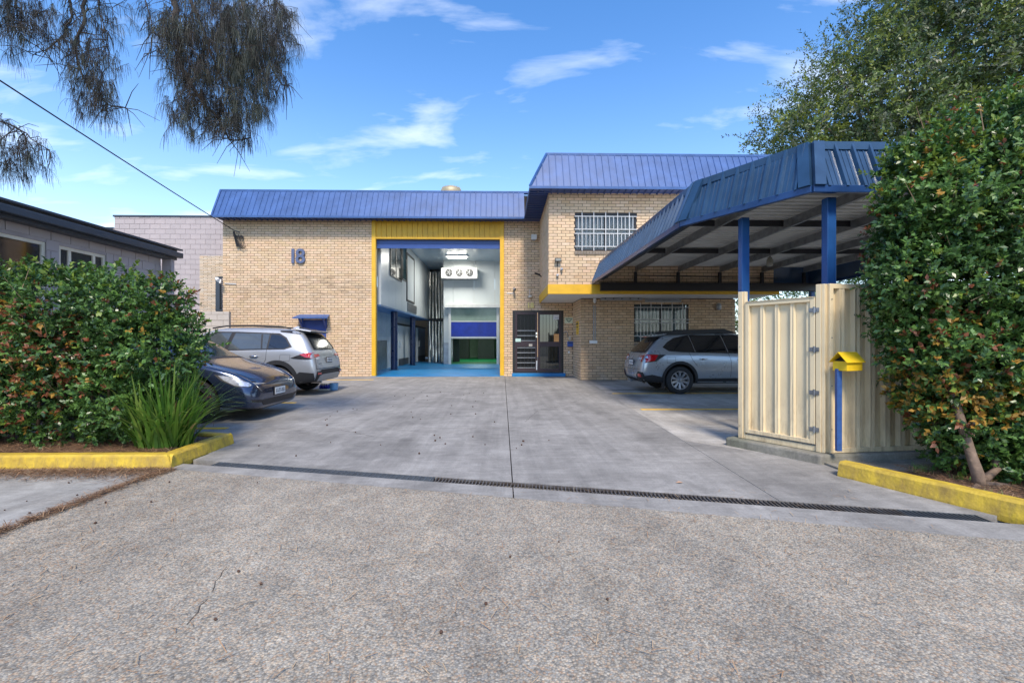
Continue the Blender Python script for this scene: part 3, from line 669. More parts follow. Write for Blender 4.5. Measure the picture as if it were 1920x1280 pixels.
# coolroom doors under the mezzanine
def cooldoor(pxa, pxb, h, m, lab=None):
    X = XLW+0.03; ya, yb = yat(pxa, X), yat(pxb, X)
    d = MB(); d.box(X, X+0.12, ya, yb, 0.03, h); o = obj('coolroom_door', d, m, wh, bevel=0.01)
    obj('door_handle', MB().box(X+0.12, X+0.19, ya+0.25, ya+0.31, 1.0, 1.35), M_white, o); obj('kick_plate', MB().box(X+0.12, X+0.13, ya+0.02, yb-0.02, 0.05, 0.4), mat('dark_wall',(0,0,0)), o)
    obj('door_rail', MB().box(X+0.02, X+0.08, ya-0.3, yb+0.6, h+0.03, h+0.12), M_black, o)
    obj('edge_trim', MB().box(X, X+0.14, ya-0.10, ya-0.005, 0.03, h), M_white, o)
cooldoor(742, 762, 2.15, M_panel); cooldoor(780, 794, 2.2, mat('door_shade', (0.25,0.32,0.4), 0.3))
# foil curtain: two tiers of strips
sc = thing('foil_curtain', 'shiny crinkled foil strips hanging at the back of the garage', 'curtain', (XM+0.9, YS-0.1, 0))
for (za, zb) in [(2.78, 5.75), (0.02, 2.6)]:
    for k in range(8):
        x = XM-0.1+k*0.2; b = MB(); n = 8
        rows = []
        for j in range(n+1):
            z = za+(zb-za)*j/n; rows += [(x, YS-0.10+random.uniform(-.03,.03), z), (x+0.1, YS-0.16+random.uniform(-.04,.04), z), (x+0.195, YS-0.10+random.uniform(-.03,.03), z)]
        b.add(rows, [(j*3+i, j*3+i+1, j*3+i+4, j*3+i+3) for j in range(n) for i in range(2)]); obj('strip', b, M_silver, sc, smooth=True)
# evaporator
p = W(827, 502, 25.6); q = W(895, 521, 25.6)
ev = thing('cooling_unit', 'white cooling unit with three black fans hung from the garage ceiling', 'cooling unit', ((p.x+q.x)/2, 25.8, q.z))
b = MB(); b.box(p.x, q.x, 25.6, 26.19, q.z, p.z); obj('casing', b, mat('casing_white', (0.70,0.70,0.68), 0.35), ev, bevel=0.02)
b = MB(); b.box(p.x, q.x, 25.55, 26.19, q.z-0.05, q.z-0.0); obj('drip_tray', b, M_galv, ev)
for k in (0.22, 0.5, 0.78):
    cx = p.x+(q.x-p.x)*k; cz = (p.z+q.z)/2+0.02; o = obj('fan', MB().lathe([(0,25.575),(0.19,25.575),(0.21,25.56),(0.21,25.60)], (cx,0,cz), 22, 'y'), M_black, ev)
    for a in range(5): an = a*math.pi*2/5; obj('blade', MB().bar((cx,25.565,cz),(cx+0.17*math.cos(an),25.565,cz+0.17*math.sin(an)),0.02,0.07,(0.3,1,0.2)), M_grey, o)
    g_ = MB()
    for r_ in (0.08,0.14,0.20): g_.tube([(cx+r_*math.cos(a*math.pi/8),25.55,cz+r_*math.sin(a*math.pi/8)) for a in range(17)], 0.006, 4)
    obj('fan_guard', g_, M_grey, o)
for k in (0.05, 0.95): obj('hanger', MB().bar((p.x+(q.x-p.x)*k,25.8,p.z),(p.x+(q.x-p.x)*k,25.8,ZCL),0.03,0.03), M_galv, ev)
# ceiling lights (lit in the photo)
def clight(px, Y, lab):
    x = (px-942)/F*Y
    t = thing('ceiling_light', lab, 'light', (x, Y, ZCL)); obj('housing', MB().box(x-0.62,x+0.62,Y-0.2,Y+0.2,ZCL-0.07,ZCL-0.003), M_white, t)
    obj('diffuser', MB().box(x-0.5,x+0.5,Y-0.15,Y+0.15,ZCL-0.12,ZCL-0.07), mat('lamp_glow', (1,0.98,0.9), 0.5, emit=9), t)
clight(857, 24.5, 'lit fluorescent light on the garage ceiling above the cooling unit')
L_ = bpy.data.lights.new('lamp', 'AREA'); L_.energy = 90; L_.size = 1.2; L_.color = (1,0.97,0.88); lo = bpy.data.objects.new('lamp', L_); C.objects.link(lo); lo.location = ((857-942)/F*24.5, 24.5, ZCL-0.14); lo.parent = None
lo.parent = [x for x in bpy.data.objects if x.name == 'ceiling_light'][0]; lo.location = (0,0,-0.14)
# rapid roll door
z = lambda py: W(880, py, YB).z
rp = thing('rapid_door', 'half raised blue rapid roll door at the back of the garage', 'door', ((rd0+rd1)/2, YB, 0))
b = MB(); b.box(rd0-0.33, rd1+0.28, YB-0.35, YB-0.01, z(577.5), z(571)); obj('roll_box', b, mat('casing_white',(0,0,0)), rp, bevel=0.01)
for x in (rd0-0.14, rd1): obj('side_guide', MB().box(x, x+0.14, YB-0.12, YB-0.01, 0.012, z(577.6)), M_white, rp)
obj('clear_panel', MB().box(rd0, rd1, YB-0.05, YB-0.04, z(603), z(577.6)), mat('clear_vinyl', (0.26,0.36,0.30), 0.1), rp)
obj('blue_panel', MB().box(rd0, rd1, YB-0.06, YB-0.04, z(631), z(603)), mat('vinyl_blue', (0.012,0.04,0.38), 0.3, var=0.3, scale=2, bump=0.3, bscale=3), rp)
obj('bottom_bar', MB().box(rd0, rd1, YB-0.09, YB-0.03, z(634.5), z(631)), M_white, rp)
obj('trim_bar', MB().box(rd0, rd1, YB-0.075, YB-0.061, z(603.5), z(601.5)), M_white, rp)
# room behind it
gr = mat('floor_green', (0.01,0.26,0.10), 0.4, world=True, emit=0)
b = MB(); b.box(-3.30, rd1+1.5, YB+0.1, YB+11, -0.02, 0.02); obj('back_room_floor', b, gr, wh)
b = MB(); b.box(-3.30, rd1+1.5, YB+11, YB+11.1, 0, 3.2); b.box(-3.38, -3.30, YB+0.1, YB+11, 0, 3.2); b.box(rd1+1.5, rd1+1.6, YB+0.1, YB+11, 0, 3.2); b.box(-3.3, rd1+1.5, YB+0.1, YB+11, 3.2, 3.25); obj('back_room_wall', b, mat('pale_green', (0.33,0.45,0.36), 0.5), wh)
for (a, c) in [(849, 879), (896, 927)]:
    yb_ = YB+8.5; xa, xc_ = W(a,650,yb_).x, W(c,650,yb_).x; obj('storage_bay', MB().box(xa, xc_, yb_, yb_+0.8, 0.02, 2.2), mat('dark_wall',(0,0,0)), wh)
L3 = bpy.data.lights.new('lamp', 'AREA'); L3.energy = 38; L3.size = 1.5; L3.color = (0.8,1,0.8); l3 = bpy.data.objects.new('lamp', L3); C.objects.link(l3); l3.location = ((rd0+rd1)/2, YB+4.6, 3.15)  # unseen fill lamp that brightens the room behind the rapid door
t = thing('ceiling_light', 'unseen fill light in the green floored room behind the rapid door', 'light', (l3.location.x, l3.location.y, 3.2)); obj('diffuser', MB().box(l3.location.x-0.5, l3.location.x+0.5, YB+4.5, YB+4.7, 3.16, 3.195), mat('lamp_glow',(0,0,0)), t)
l3.parent = t; l3.location = (0,0,-0.06)

# ------------------------------------------------------------------ entrance door
x0, x1, _, z1 = door
ed = obj('entrance_frame', MB().box(x0,x0+0.09,Y0-0.02,Y0+0.1,0.12,z1).box(x1-0.09,x1,Y0-0.02,Y0+0.1,0.12,z1).box(x0+0.09,x1-0.09,Y0-0.02,Y0+0.1,z1-0.07,z1).box(x0+0.09,x1-0.09,Y0-0.02,Y0+0.1,0.12,0.17), M_black, wh, bevel=0.004)
obj('door_step', MB().box(x0-0.02, x1+0.05, Y0-0.2, Y0+0.1, 0.0, 0.118), M_blue_fl, wh, bevel=0.008)
mid = W(1008,600,Y0).x
def leaf(xa, xb, name, bars):
    zb0, zb1 = 0.175, z1-0.075; rail = 0.075; mz = W(1000,645,Y0).z
    f = MB(); f.box(xa,xa+rail,Y0-0.03,Y0+0.03,zb0,zb1).box(xb-rail,xb,Y0-0.03,Y0+0.03,zb0,zb1).box(xa+rail,xb-rail,Y0-0.03,Y0+0.03,zb0,zb0+0.10).box(xa+rail,xb-rail,Y0-0.03,Y0+0.03,zb1-rail,zb1).box(xa+rail,xb-rail,Y0-0.03,Y0+0.03,mz-0.09,mz+0.09)
    o = obj(name, f, mat('door_bronze', (0.055,0.035,0.04), 0.4, 0.3), wh, bevel=0.003)
    for (p_, q_) in [(zb0+0.1, mz-0.09), (mz+0.09, zb1-rail)]:
        obj('pane', MB().box(xa+rail, xb-rail, Y0+0.012, Y0+0.018, p_, q_), mat('mirror_glass', (0.10,0.105,0.10), 0.03, 0.85 if not bars else 0.0, var=0.05, spec=1.0) if not bars else mat('dim_glass', (0.006,0.006,0.007), 0.25, spec=0.25), o)
        if bars:
            n_ = 4
            for k in range(n_+1):
                if p_ > 1 and k > 2: continue
                zz_ = p_+0.04+(q_-p_-0.08)*k/n_*(0.8 if p_ > 1 else 1); obj('bar', MB().box(xa+rail, xb-rail, Y0-0.012, Y0-0.002, zz_-0.012, zz_+0.012), M_grey, o)
            for k in range(1, 5): obj('bar', MB().box(xa+rail+(xb-xa-2*rail)*k/5-0.006, xa+rail+(xb-xa-2*rail)*k/5+0.006, Y0-0.001, Y0+0.009, p_, q_), M_black, o)
        else:
            for k in range(1, 6): obj('bar', MB().box(xa+rail+(xb-xa-2*rail)*k/6-0.004, xa+rail+(xb-xa-2*rail)*k/6+0.004, Y0-0.006, Y0+0.002, p_, q_), M_black, o)
    return o
lf = leaf(x0+0.095, mid-0.01, 'screen_door', True); rf = leaf(mid+0.01, x1-0.095, 'glass_door', False)
def onwall(pxa, pxb, pya, pyb, Y, th, name, m, parent, off=0.0):
    a = W(pxa, pyb, Y); c = W(pxb, pya, Y); return obj(name, MB().box(a.x, c.x, Y-off-th, Y-off, a.z, c.z), m, parent)
onwall(966.5,976.5,634.5,640.5,Y0,0.006,'door_notice',mat('notice_green',(0.55,0.75,0.66),0.6),lf,0.031)
onwall(991.5,998,644.5,649,Y0,0.006,'door_label',M_beige,lf,0.031); onwall(1004.5,1007,623,627,Y0,0.03,'door_lock',M_chrome,lf,0.031); onwall(1004.5,1007,629,632.5,Y0,0.03,'door_lock',M_chrome,lf,0.031)
onwall(1005,1007.2,676,693,Y0,0.02,'door_bolt',M_white,lf,0.031)
onwall(1037.5,1050,589,599,Y0,0.004,'door_notice',mat('notice_white',(0.68,0.68,0.70),0.6),rf,0.007)
onwall(1038.5,1050,626,642,Y0,0.004,'door_notice',mat('notice_orange',(0.85,0.40,0.13),0.6),rf,0.008)
nm = [o for o in rf.children if o.name.startswith('door_notice')][0]
p = W(1043.7, 594, Y0); b = MB(); b.tube([(p.x+0.07*math.cos(a), Y0-0.014, p.z+0.045*math.sin(a)) for a in np.linspace(-2.9,-0.2,9)], 0.007, 4); obj('logo', b, M_grey, nm)

# small blue door with its awning
bx0, bx1, _, bz1 = bdoor
bd = obj('blue_door', MB().box(bx0+0.06,bx1-0.06,Y0+0.03,Y0+0.07,0.02,bz1-0.05), mat('door_blue',(0.045,0.075,0.26),0.45), wh)
obj('door_frame', MB().box(bx0,bx0+0.06,Y0-0.01,Y0+0.09,0,bz1).box(bx1-0.06,bx1,Y0-0.01,Y0+0.09,0,bz1).box(bx0+0.06,bx1-0.06,Y0-0.01,Y0+0.09,bz1-0.05,bz1), mat('door_blue',(0,0,0)), bd)
aw0, aw1 = W(553,600,Y0-0.2).x, W(618.5,600,Y0-0.2).x; za = W(590,589.5,Y0).z
aw = thing('awning', 'small blue awning on brackets above the blue side door', 'awning', ((aw0+aw1)/2, Y0-0.02, za-0.12))
b = MB(); b.add([(aw0+0.08,Y0-0.02,za),(aw1-0.08,Y0-0.02,za),(aw1,Y0-0.42,za-0.13),(aw0,Y0-0.42,za-0.13),(aw0+0.08,Y0-0.02,za-0.03),(aw1-0.08,Y0-0.02,za-0.03),(aw1,Y0-0.42,za-0.17),(aw0,Y0-0.42,za-0.17)],[(0,3,2,1),(4,5,6,7),(0,1,5,4),(1,2,6,5),(2,3,7,6),(3,0,4,7)]); fix(obj('awning_roof', b, M_roof, aw))
for x in (aw0+0.2, aw1-0.2):
    b = MB(); b.bar((x,Y0-0.02,za-0.06),(x,Y0-0.02,za-0.52),0.06,0.04); b.bar((x,Y0-0.36,za-0.13),(x,Y0-0.03,za-0.50),0.05,0.045); obj('bracket', b, mat('door_blue',(0,0,0)), aw)

# ------------------------------------------------------------------ barred windows
def barwin(x0, x1, z0, z1, Y, nv, rows, mframe, mpane, cols, curtain=None):
    wf = MB(); wf.box(x0,x0+0.05,Y+0.02,Y+0.09,z0,z1).box(x1-0.05,x1,Y+0.02,Y+0.09,z0,z1).box(x0+0.05,x1-0.05,Y+0.02,Y+0.09,z1-0.05,z1).box(x0+0.05,x1-0.05,Y+0.02,Y+0.09,z0,z0+0.05).box((x0+x1)/2-0.03,(x0+x1)/2+0.03,Y+0.02,Y+0.085,z0+0.05,z1-0.05)
    o = obj('window', wf, mframe, wh)
    m_ = (x0+x1)/2
    for a, c in ((x0+0.05, m_-0.03), (m_+0.03, x1-0.05)): obj('pane', MB().box(a, c, Y+0.05, Y+0.056, z0+0.05, z1-0.05), mpane, o)
    if curtain:
        k = x0+0.05
        while k < x1-0.1:
            if random.random() > 0.0: obj('blind_slat', MB().hexa([(k,Y+0.14,z0),(k+0.075,Y+0.12,z0),(k+0.08,Y+0.125,z0),(k+0.005,Y+0.145,z0),(k,Y+0.14,z1),(k+0.075,Y+0.12,z1),(k+0.08,Y+0.125,z1),(k+0.005,Y+0.145,z1)]), curtain, o)
            k += 0.098
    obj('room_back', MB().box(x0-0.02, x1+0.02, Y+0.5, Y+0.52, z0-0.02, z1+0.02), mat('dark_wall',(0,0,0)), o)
    # grille
    M_white = mat('grille_paint', (0.50,0.50,0.49), 0.5)
    yb = Y-0.03; Hh = z1-z0; zs = [z0+Hh*f for f in rows]
    for zz_ in zs: obj('grille_bar', MB().box(x0-0.01,x1+0.01,yb-0.012,yb+0.0,zz_-0.012,zz_+0.012), M_white, o)
    for f in cols: xx = x0+(x1-x0)*f; obj('grille_bar', MB().box(xx-0.012,xx+0.012,yb-0.024,yb-0.012,z0-0.02,z1+0.02), M_white, o)
    for (za, zb) in ((zs[0], zs[1]), (zs[2], zs[3])):
        for f in nv: xx = x0+(x1-x0)*f; obj('grille_bar', MB().box(xx-0.008,xx+0.008,yb-0.010,yb-0.002,za+0.012,zb-0.012), M_white, o)
    return o
cols = [0.115, 0.305, 0.497, 0.69, 0.88]; nv = [0.055, 0.18, 0.245, 0.37, 0.435, 0.56, 0.625, 0.755, 0.815, 0.94]
M_pane = mat('clear_pane', (0.5,0.55,0.55), 0.03, 0, var=0.02, trans=0.92, spec=0.8)
barwin(uw0, uw1, uz0, uz1, Y2, nv, (0.10,0.445,0.56,0.905), M_black, M_pane, cols, mat('blind_grey',(0.42,0.42,0.43),0.7))
barwin(lw0, lw1, lz0, lz1, Y1, nv, (0.155,0.50,0.585,0.90), M_black, M_pane, cols, mat('blind_teal',(0.20,0.32,0.34),0.7))
# sloping sill bricks
def sill(x0, x1, z, Y, m):
    k = x0
    while k < x1-0.03:
        e = min(k+0.078, x1); b = MB(); b.hexa([(k,Y-0.05,z-0.13),(e,Y-0.05,z-0.13),(e,Y+0.06,z-0.09),(k,Y+0.06,z-0.09),(k,Y-0.07,z-0.06),(e,Y-0.07,z-0.06),(e,Y+0.05,z-0.003),(k,Y+0.05,z-0.003)]); obj('sill_brick', b, m, wh); k += 0.088
sill(uw0, uw1, uz0, Y2, mat('sill_brick', (0.27,0.22,0.17), 0.85, world=True)); sill(lw0, lw1, lz0, Y1, mat('sill_brick',(0,0,0)))
vo = obj('vent_louvre', MB().box(vx0,vx1,Y1-0.02,Y1+0.05,vz0,vz0+0.02).box(vx0,vx1,Y1-0.02,Y1+0.05,vz1-0.02,vz1).box(vx0,vx0+0.03,Y1-0.02,Y1+0.05,vz0+0.02,vz1-0.02).box(vx1-0.03,vx1,Y1-0.02,Y1+0.05,vz0+0.02,vz1-0.02), M_grey, wh)
for k in range(3): obj('slat', MB().box(vx0+0.03,vx1-0.03,Y1-0.012,Y1+0.04,vz0+0.025+k*0.035,vz0+0.045+k*0.035), M_galv, vo)

# ------------------------------------------------------------------ wall fittings
M_num = mat('number_blue', (0.095,0.12,0.21), 0.5)
M_bars = mat('grille_paint', (0.50,0.50,0.49), 0.5)
hn = thing('house_number', 'large slate blue number 18 high on the left brick wall', 'house number', W(558,482,Y0)-Vector((0,0.03,0)))
for ch, px in (('1', 550.5), ('8', 564.5)):
    p = W(px, 482, Y0); text_obj('digit', ch, 0.74, M_num, hn, (p.x, Y0-0.05, p.z), depth=0.03, bold=0.012)
hn = thing('house_number', 'small gold number 18 above the black entrance door', 'house number', W(994,573,Y0)-Vector((0,0.03,0)))
gold = mat('gold_digit', (0.72,0.58,0.22), 0.4, 0.3)
for ch, px in (('1', 991), ('8', 997.5)):
    p = W(px, 573, Y0); text_obj('digit', ch, 0.26, gold, hn, (p.x, Y0-0.03, p.z), depth=0.008, bold=0.010)
def sign(name, label, pxa, pxb, pya, pyb, Y, m, items, cat='sign'):
    a = W(pxa,pyb,Y); c = W(pxb,pya,Y); t = thing(name, label, cat, ((a.x+c.x)/2, Y-0.015, (a.z+c.z)/2))
    obj('board', MB().box(a.x,c.x,Y-0.025,Y-0.014,a.z,c.z), m, t, bevel=0.002)
    return t, a, c
t, a, c = sign('sign', 'small pale sign with a dark green winged emblem right of the entrance', 1058.5,1074.5,595,606,Y0,mat('sign_pale',(0.62,0.66,0.50),0.5),None)
dg_ = mat('sign_dark',(0.05,0.10,0.07),0.5); cx = (a.x+c.x)/2; cz = (a.z+c.z)/2
b = MB(); b.add([(cx-0.12,Y0-0.028,cz+0.04),(cx-0.03,Y0-0.028,cz),(cx,Y0-0.028,cz-0.045),(cx+0.03,Y0-0.028,cz),(cx+0.12,Y0-0.028,cz+0.04),(cx+0.05,Y0-0.028,cz-0.035),(cx,Y0-0.028,cz-0.07),(cx-0.05,Y0-0.028,cz-0.035)],[(0,1,2,6,7),(2,3,4,5,6)]); b.box(cx-0.12,cx+0.12,Y0-0.028,Y0-0.026,cz+0.05,cz+0.075); obj('emblem', b, dg_, t)
a = Vector((XW1, 16.3, 0)); zt_, zb_ = 1.25+40/51.5, 1.25+14/54
t = thing('sign', 'narrow yellow warning sign on the side wall near the entrance', 'sign', (XW1-0.02, 16.0, 1.6))
yz0, yz1 = W(1085,627,15.7).z, W(1085,602,15.7).z
obj('board', MB().box(XW1-0.028,XW1-0.014,15.55,16.0,yz0,yz1), mat('sign_yellow',(0.80,0.50,0.04),0.5), t)
for k, (h_, m_) in enumerate([(0.10,M_black),(0.05,M_black)]): obj('print_band', MB().box(XW1-0.031,XW1-0.028,15.6,15.95,yz1-0.12-k*0.1,yz1-0.12-k*0.1+h_*0.6), m_, t)
for k in range(2): obj('print_mark', MB().box(XW1-0.031,XW1-0.028,15.68,15.86,yz0+0.05+k*0.11,yz0+0.08+k*0.11), mat('print_orange',(0.55,0.26,0.02),0.5), t)
# letter slot
t = thing('letterbox', 'blue wall letterbox right of the entrance door', 'letterbox', W(1071,645,Y0))
onwall(1063.5,1077,640,649.5,Y0,0.09,'box',mat('box_blue',(0.02,0.08,0.36),0.4),t,0.014); onwall(1065,1074,641.5,643,Y0,0.005,'slot',M_black,t,0.105)
# intercom + bell under it
t = thing('intercom', 'silver intercom and curved pipe on the wall above the blue letterbox', 'intercom', W(1066,632,Y0))
onwall(1066,1070,631,637,Y0,0.04,'panel',M_beige,t,0.014); p = W(1063,625,Y0); obj('pipe', MB().tube([(p.x-0.1+0.07*math.cos(a)+0.05, Y0-0.04, p.z+0.06*math.sin(a)) for a in np.linspace(math.pi,0,8)]+[(p.x+0.03,Y0-0.04,p.z-0.15)], 0.014, 6), M_galv, t, smooth=True)
t = thing('switch_plate', 'tiny white switch plate low beside the entrance door', 'switch', W(1066,660,Y0)); onwall(1065,1068,658,662,Y0,0.02,'plate',M_white,t,0.014)
# bag by the door
p = G(1068, 703); tg = thing('tool_bag', 'small black case with a pale label on the ground by the entrance', 'bag', (p.x, p.y, 0))
a0, a1 = p.x-0.11, p.x+0.13
obj('case', MB().hexa([(a0,p.y,0.002),(a1,p.y,0.002),(a1,p.y+0.15,0.002),(a0,p.y+0.15,0.002),(a0+0.02,p.y+0.02,0.19),(a1-0.02,p.y+0.02,0.19),(a1-0.02,p.y+0.13,0.19),(a0+0.02,p.y+0.13,0.19)]), M_rubber, tg, bevel=0.02)
obj('case_label', MB().box(p.x-0.06,p.x+0.06,p.y-0.004,p.y+0.012,0.04,0.08), M_white, tg)
# alarm box
t = thing('alarm_box', 'white alarm siren box high beside the upper storey corner', 'alarm', W(1001,446,Y0))
onwall(996,1006,441,450,Y0,0.13,'casing',mat('casing_white',(0,0,0)),t,0.014); onwall(998,1003,450,452,Y0,0.1,'strobe',M_grey,t,0.02)
def camera(px, py, Y, label, dx=0.12, col=None, arm=True):
    p = W(px, py, Y); t = thing('security_camera', label, 'camera', (p.x, Y-0.015, p.z)); m = col or M_grey
    obj('mount', MB().lathe([(0,-0.014),(0.045,-0.014),(0.04,-0.05),(0,-0.05)], (p.x,Y,p.z), 12, 'y'), m, t)
    obj('arm', MB().tube([(p.x,Y-0.04,p.z),(p.x,Y-0.12,p.z-0.02)], 0.015, 6), m, t)
    obj('body', MB().tube([(p.x-dx*0.4,Y-0.08,p.z+0.03),(p.x+dx,Y-0.28,p.z-0.02)], 0.045, 12), m, t, smooth=False)
    obj('lens', MB().tube([(p.x+dx,Y-0.28,p.z-0.02),(p.x+dx*1.05,Y-0.29,p.z-0.022)], 0.03, 10), M_glass, t)
camera(964, 543, Y0, 'dark bullet camera low on the wall left of the entrance number', 0.03)
t = thing('conduit', 'thin white conduit beside the camera left of the entrance', 'conduit', W(958,550,Y0)); onwall(950,963,549.2,550.4,Y0,0.02,'pipe',M_white,t,0.014)
p = W(994, 556, Y0); t = thing('wifi_antenna', 'white antenna puck with an upright aerial above the small gold number', 'antenna', (p.x,Y0-0.015,p.z))
obj('puck', MB().lathe([(0,-0.05),(0.07,-0.05),(0.08,0.0),(0.05,0.04),(0,0.05)], (p.x,Y0-0.09,p.z), 14), M_beige, t, smooth=True); obj('aerial', MB().tube([(p.x-0.02,Y0-0.06,p.z),(p.x-0.02,Y0-0.06,p.z+0.26)],0.008,5), M_white, t)
# bracket on the corner, floodlight, sensor, little camera of the upper storey
t = thing('corner_camera', 'small dark camera on the side face of the upper storey', 'camera', (XU-0.02, 16.1, W(1012,516,16.1).z)); zc = W(1012,516,16.1).z
obj('bracket', MB().tube([(XU-0.014,16.1,zc-0.05),(XU-0.12,16.0,zc)],0.02,6), M_black, t); obj('body', MB().tube([(XU-0.08,16.0,zc),(XU-0.26,15.9,zc+0.04)],0.035,8), M_black, t)
p = W(1045.5, 488.5, Y2); t = thing('flood_light', 'black rectangular floodlight on the upper storey brick wall', 'light', (p.x,Y2-0.015,p.z))
obj('body', MB().box(p.x-0.095,p.x+0.095,Y2-0.16,Y2-0.07,p.z-0.05,p.z+0.05), M_rubber, t, bevel=0.01); obj('lens', MB().box(p.x-0.08,p.x+0.08,Y2-0.164,Y2-0.16,p.z-0.035,p.z+0.035), mat('lens_grey',(0.25,0.24,0.2),0.2), t); obj('bracket', MB().box(p.x-0.02,p.x+0.02,Y2-0.07,Y2-0.014,p.z-0.04,p.z+0.02), M_black, t)
obj('cable', MB().tube([(p.x,Y2-0.02,p.z-0.05),(p.x-0.005,Y2-0.02,p.z-0.3),(p.x-0.015,Y2-0.02,p.z-0.42)],0.006,4), M_black, t)
p = W(1052, 505.5, Y2); t = thing('motion_sensor', 'round grey motion sensor below the floodlight', 'sensor', (p.x,Y2-0.015,p.z)); obj('base', MB().lathe([(0,-0.014),(0.035,-0.014),(0.035,-0.04),(0,-0.04)],(p.x,Y2,p.z),12,'y'), M_white, t); obj('head', MB().lathe([(0,-0.05),(0.03,-0.04),(0.042,0),(0.03,0.04),(0,0.05)],(p.x+0.01,Y2-0.08,p.z),12), M_grey, t, smooth=True)
p = W(1045, 516, Y2); t = thing('dome_camera', 'small white dome camera under the floodlight cable', 'camera', (p.x,Y2-0.015,p.z)); obj('base', MB().lathe([(0,-0.014),(0.04,-0.014),(0.035,-0.05),(0,-0.05)],(p.x,Y2,p.z),12,'y'), M_white, t); obj('dome', MB().lathe([(0.04,0.02),(0.035,-0.03),(0.0,-0.05)],(p.x,Y2-0.08,p.z),12), M_white, t, smooth=True)
# under the canopy
t = thing('conduit', 'twin grey conduits running down to a white junction box by the wing window', 'conduit', W(1114,620,Y1)-Vector((0,0.03,0)))
for px in (1112.6, 1115.6): p = W(px,600,Y1); obj('pipe', MB().tube([(p.x,Y1-0.04,W(px,572,Y1).z),(p.x,Y1-0.04,W(px,638,Y1).z)],0.014,8), M_galv, t)
onwall(1105,1119,638,644,Y1,0.08,'junction_box',M_white,t,0.014); p = W(1114,564,Y1); obj('sensor_head', MB().lathe([(0,0.1),(0.05,0.08),(0.06,0.0),(0.03,-0.08),(0,-0.09)],(p.x,Y1-0.09,p.z),12), mat('casing_white',(0,0,0)), t, smooth=True)
t = thing('batten_light', 'long grey batten light under the canopy soffit beside the window', 'light', W(1163,560,Y1)-Vector((0,0.1,0)))
a = W(1126,563,Y1-0.1); c = W(1203,556,Y1-0.1); obj('casing', MB().box(a.x,c.x,Y1-0.2,Y1-0.02,a.z,min(c.z,ZC0-0.003)), M_grey, t, bevel=0.01)
for k in range(5): x = a.x+(c.x-a.x)*(k+0.5)/5; obj('clip', MB().box(x-0.02,x+0.02,Y1-0.21,Y1-0.2,a.z+0.03,a.z+0.07), M_black, t)
p = W(1345.5, 575, Y1); t = thing('wall_lamp', 'small grey bulkhead lamp on the shaded brick wall above the parked wagon', 'lamp', (p.x,Y1-0.015,p.z)); obj('shade', MB().lathe([(0,0.12),(0.07,0.1),(0.085,0.0),(0.07,-0.1),(0,-0.12)],(p.x,Y1-0.08,p.z),14), M_grey, t, smooth=True); obj('mount', MB().box(p.x-0.04,p.x+0.04,Y1-0.05,Y1-0.014,p.z-0.05,p.z+0.05), M_galv, t)
p = W(418.5, 526, Y0-0.1); t = thing('corner_spotlight', 'grey twin spotlight at the left corner of the brick wall', 'light', (XL-0.02,Y0-0.1,p.z)); obj('arm', MB().tube([(XL,Y0-0.05,p.z),(XL,Y0-0.22,p.z)],0.02,6), M_grey, t)
obj('head', MB().tube([(XL-0.10,Y0-0.2,p.z+0.06),(XL+0.02,Y0-0.3,p.z-0.02)],0.06,10), M_white, t); obj('head', MB().tube([(XL+0.04,Y0-0.2,p.z+0.02),(XL+0.05,Y0-0.26,p.z-0.13)],0.04,8), M_grey, t)
t = thing('broken_pipe', 'short broken pipe stub stuck to the left brick wall', 'pipe', W(433,532,Y0)); a = W(422,531.5,Y0); c = W(444,532.5,Y0); obj('pipe', MB().tube([(a.x,Y0-0.03,a.z),(c.x,Y0-0.03,c.z)],0.016,6), M_white, t)
# power cable with its attachment
A = W(437, 431, Y0-0.25); Bp = D(0, 143, 8.0); dr = (Bp-A); E = A + dr*1.9
pts = []
for k in range(41):
    f = k/40; q = A.lerp(E, f); q.z -= 0.9*f*(1-f)*0.35; pts.append(q)
t = thing('power_cable', 'black overhead power cable slanting down to the brick wall corner', 'cable', A); obj('wire', MB().tube(pts, 0.016, 6), mat('cable_black',(0.02,0.02,0.022),0.6), t); 
hk = MB(); hk.tube([A, A+Vector((0.06,0.15,-0.02)), (A.x+0.1,Y0-0.014,A.z-0.03)],0.02,6); obj('hook', hk, M_galv, t)
b = MB(); a0 = A+Vector((0.0,0.04,-0.05)); b.tube([a0,(a0.x+0.02,Y0-0.12,a0.z-0.3),(a0.x+0.06,Y0-0.08,a0.z-0.52)],0.035,7)
for k in range(6):
    e = W(442+k*2.6, 441+random.uniform(-3,4), Y0-0.08); m0 = Vector((a0.x+0.12+k*0.05, Y0-0.1, a0.z-0.62+abs(k-3)*0.03)); b.tube([(a0.x+0.05,Y0-0.08,a0.z-0.45+k*0.03), m0, e, e+Vector((0,0,0.06))],0.010,5); b.lathe([(0,0.05),(0.022,0.04),(0.022,-0.03),(0,-0.04)], e, 7)
obj('cable_loop', b, mat('cable_black',(0,0,0)), t)
pl = thing('power_pole', 'timber power pole carrying the cable outside the left edge', 'pole', (E.x, E.y, 0)); obj('shaft', MB().tube([(E.x,E.y,-0.1),(E.x,E.y,E.z+0.5)],[0.16,0.12],12), M_bark, pl); obj('crossarm', MB().bar((E.x-0.7,E.y,E.z+0.1),(E.x+0.7,E.y,E.z+0.1),0.1,0.1), M_bark, pl)
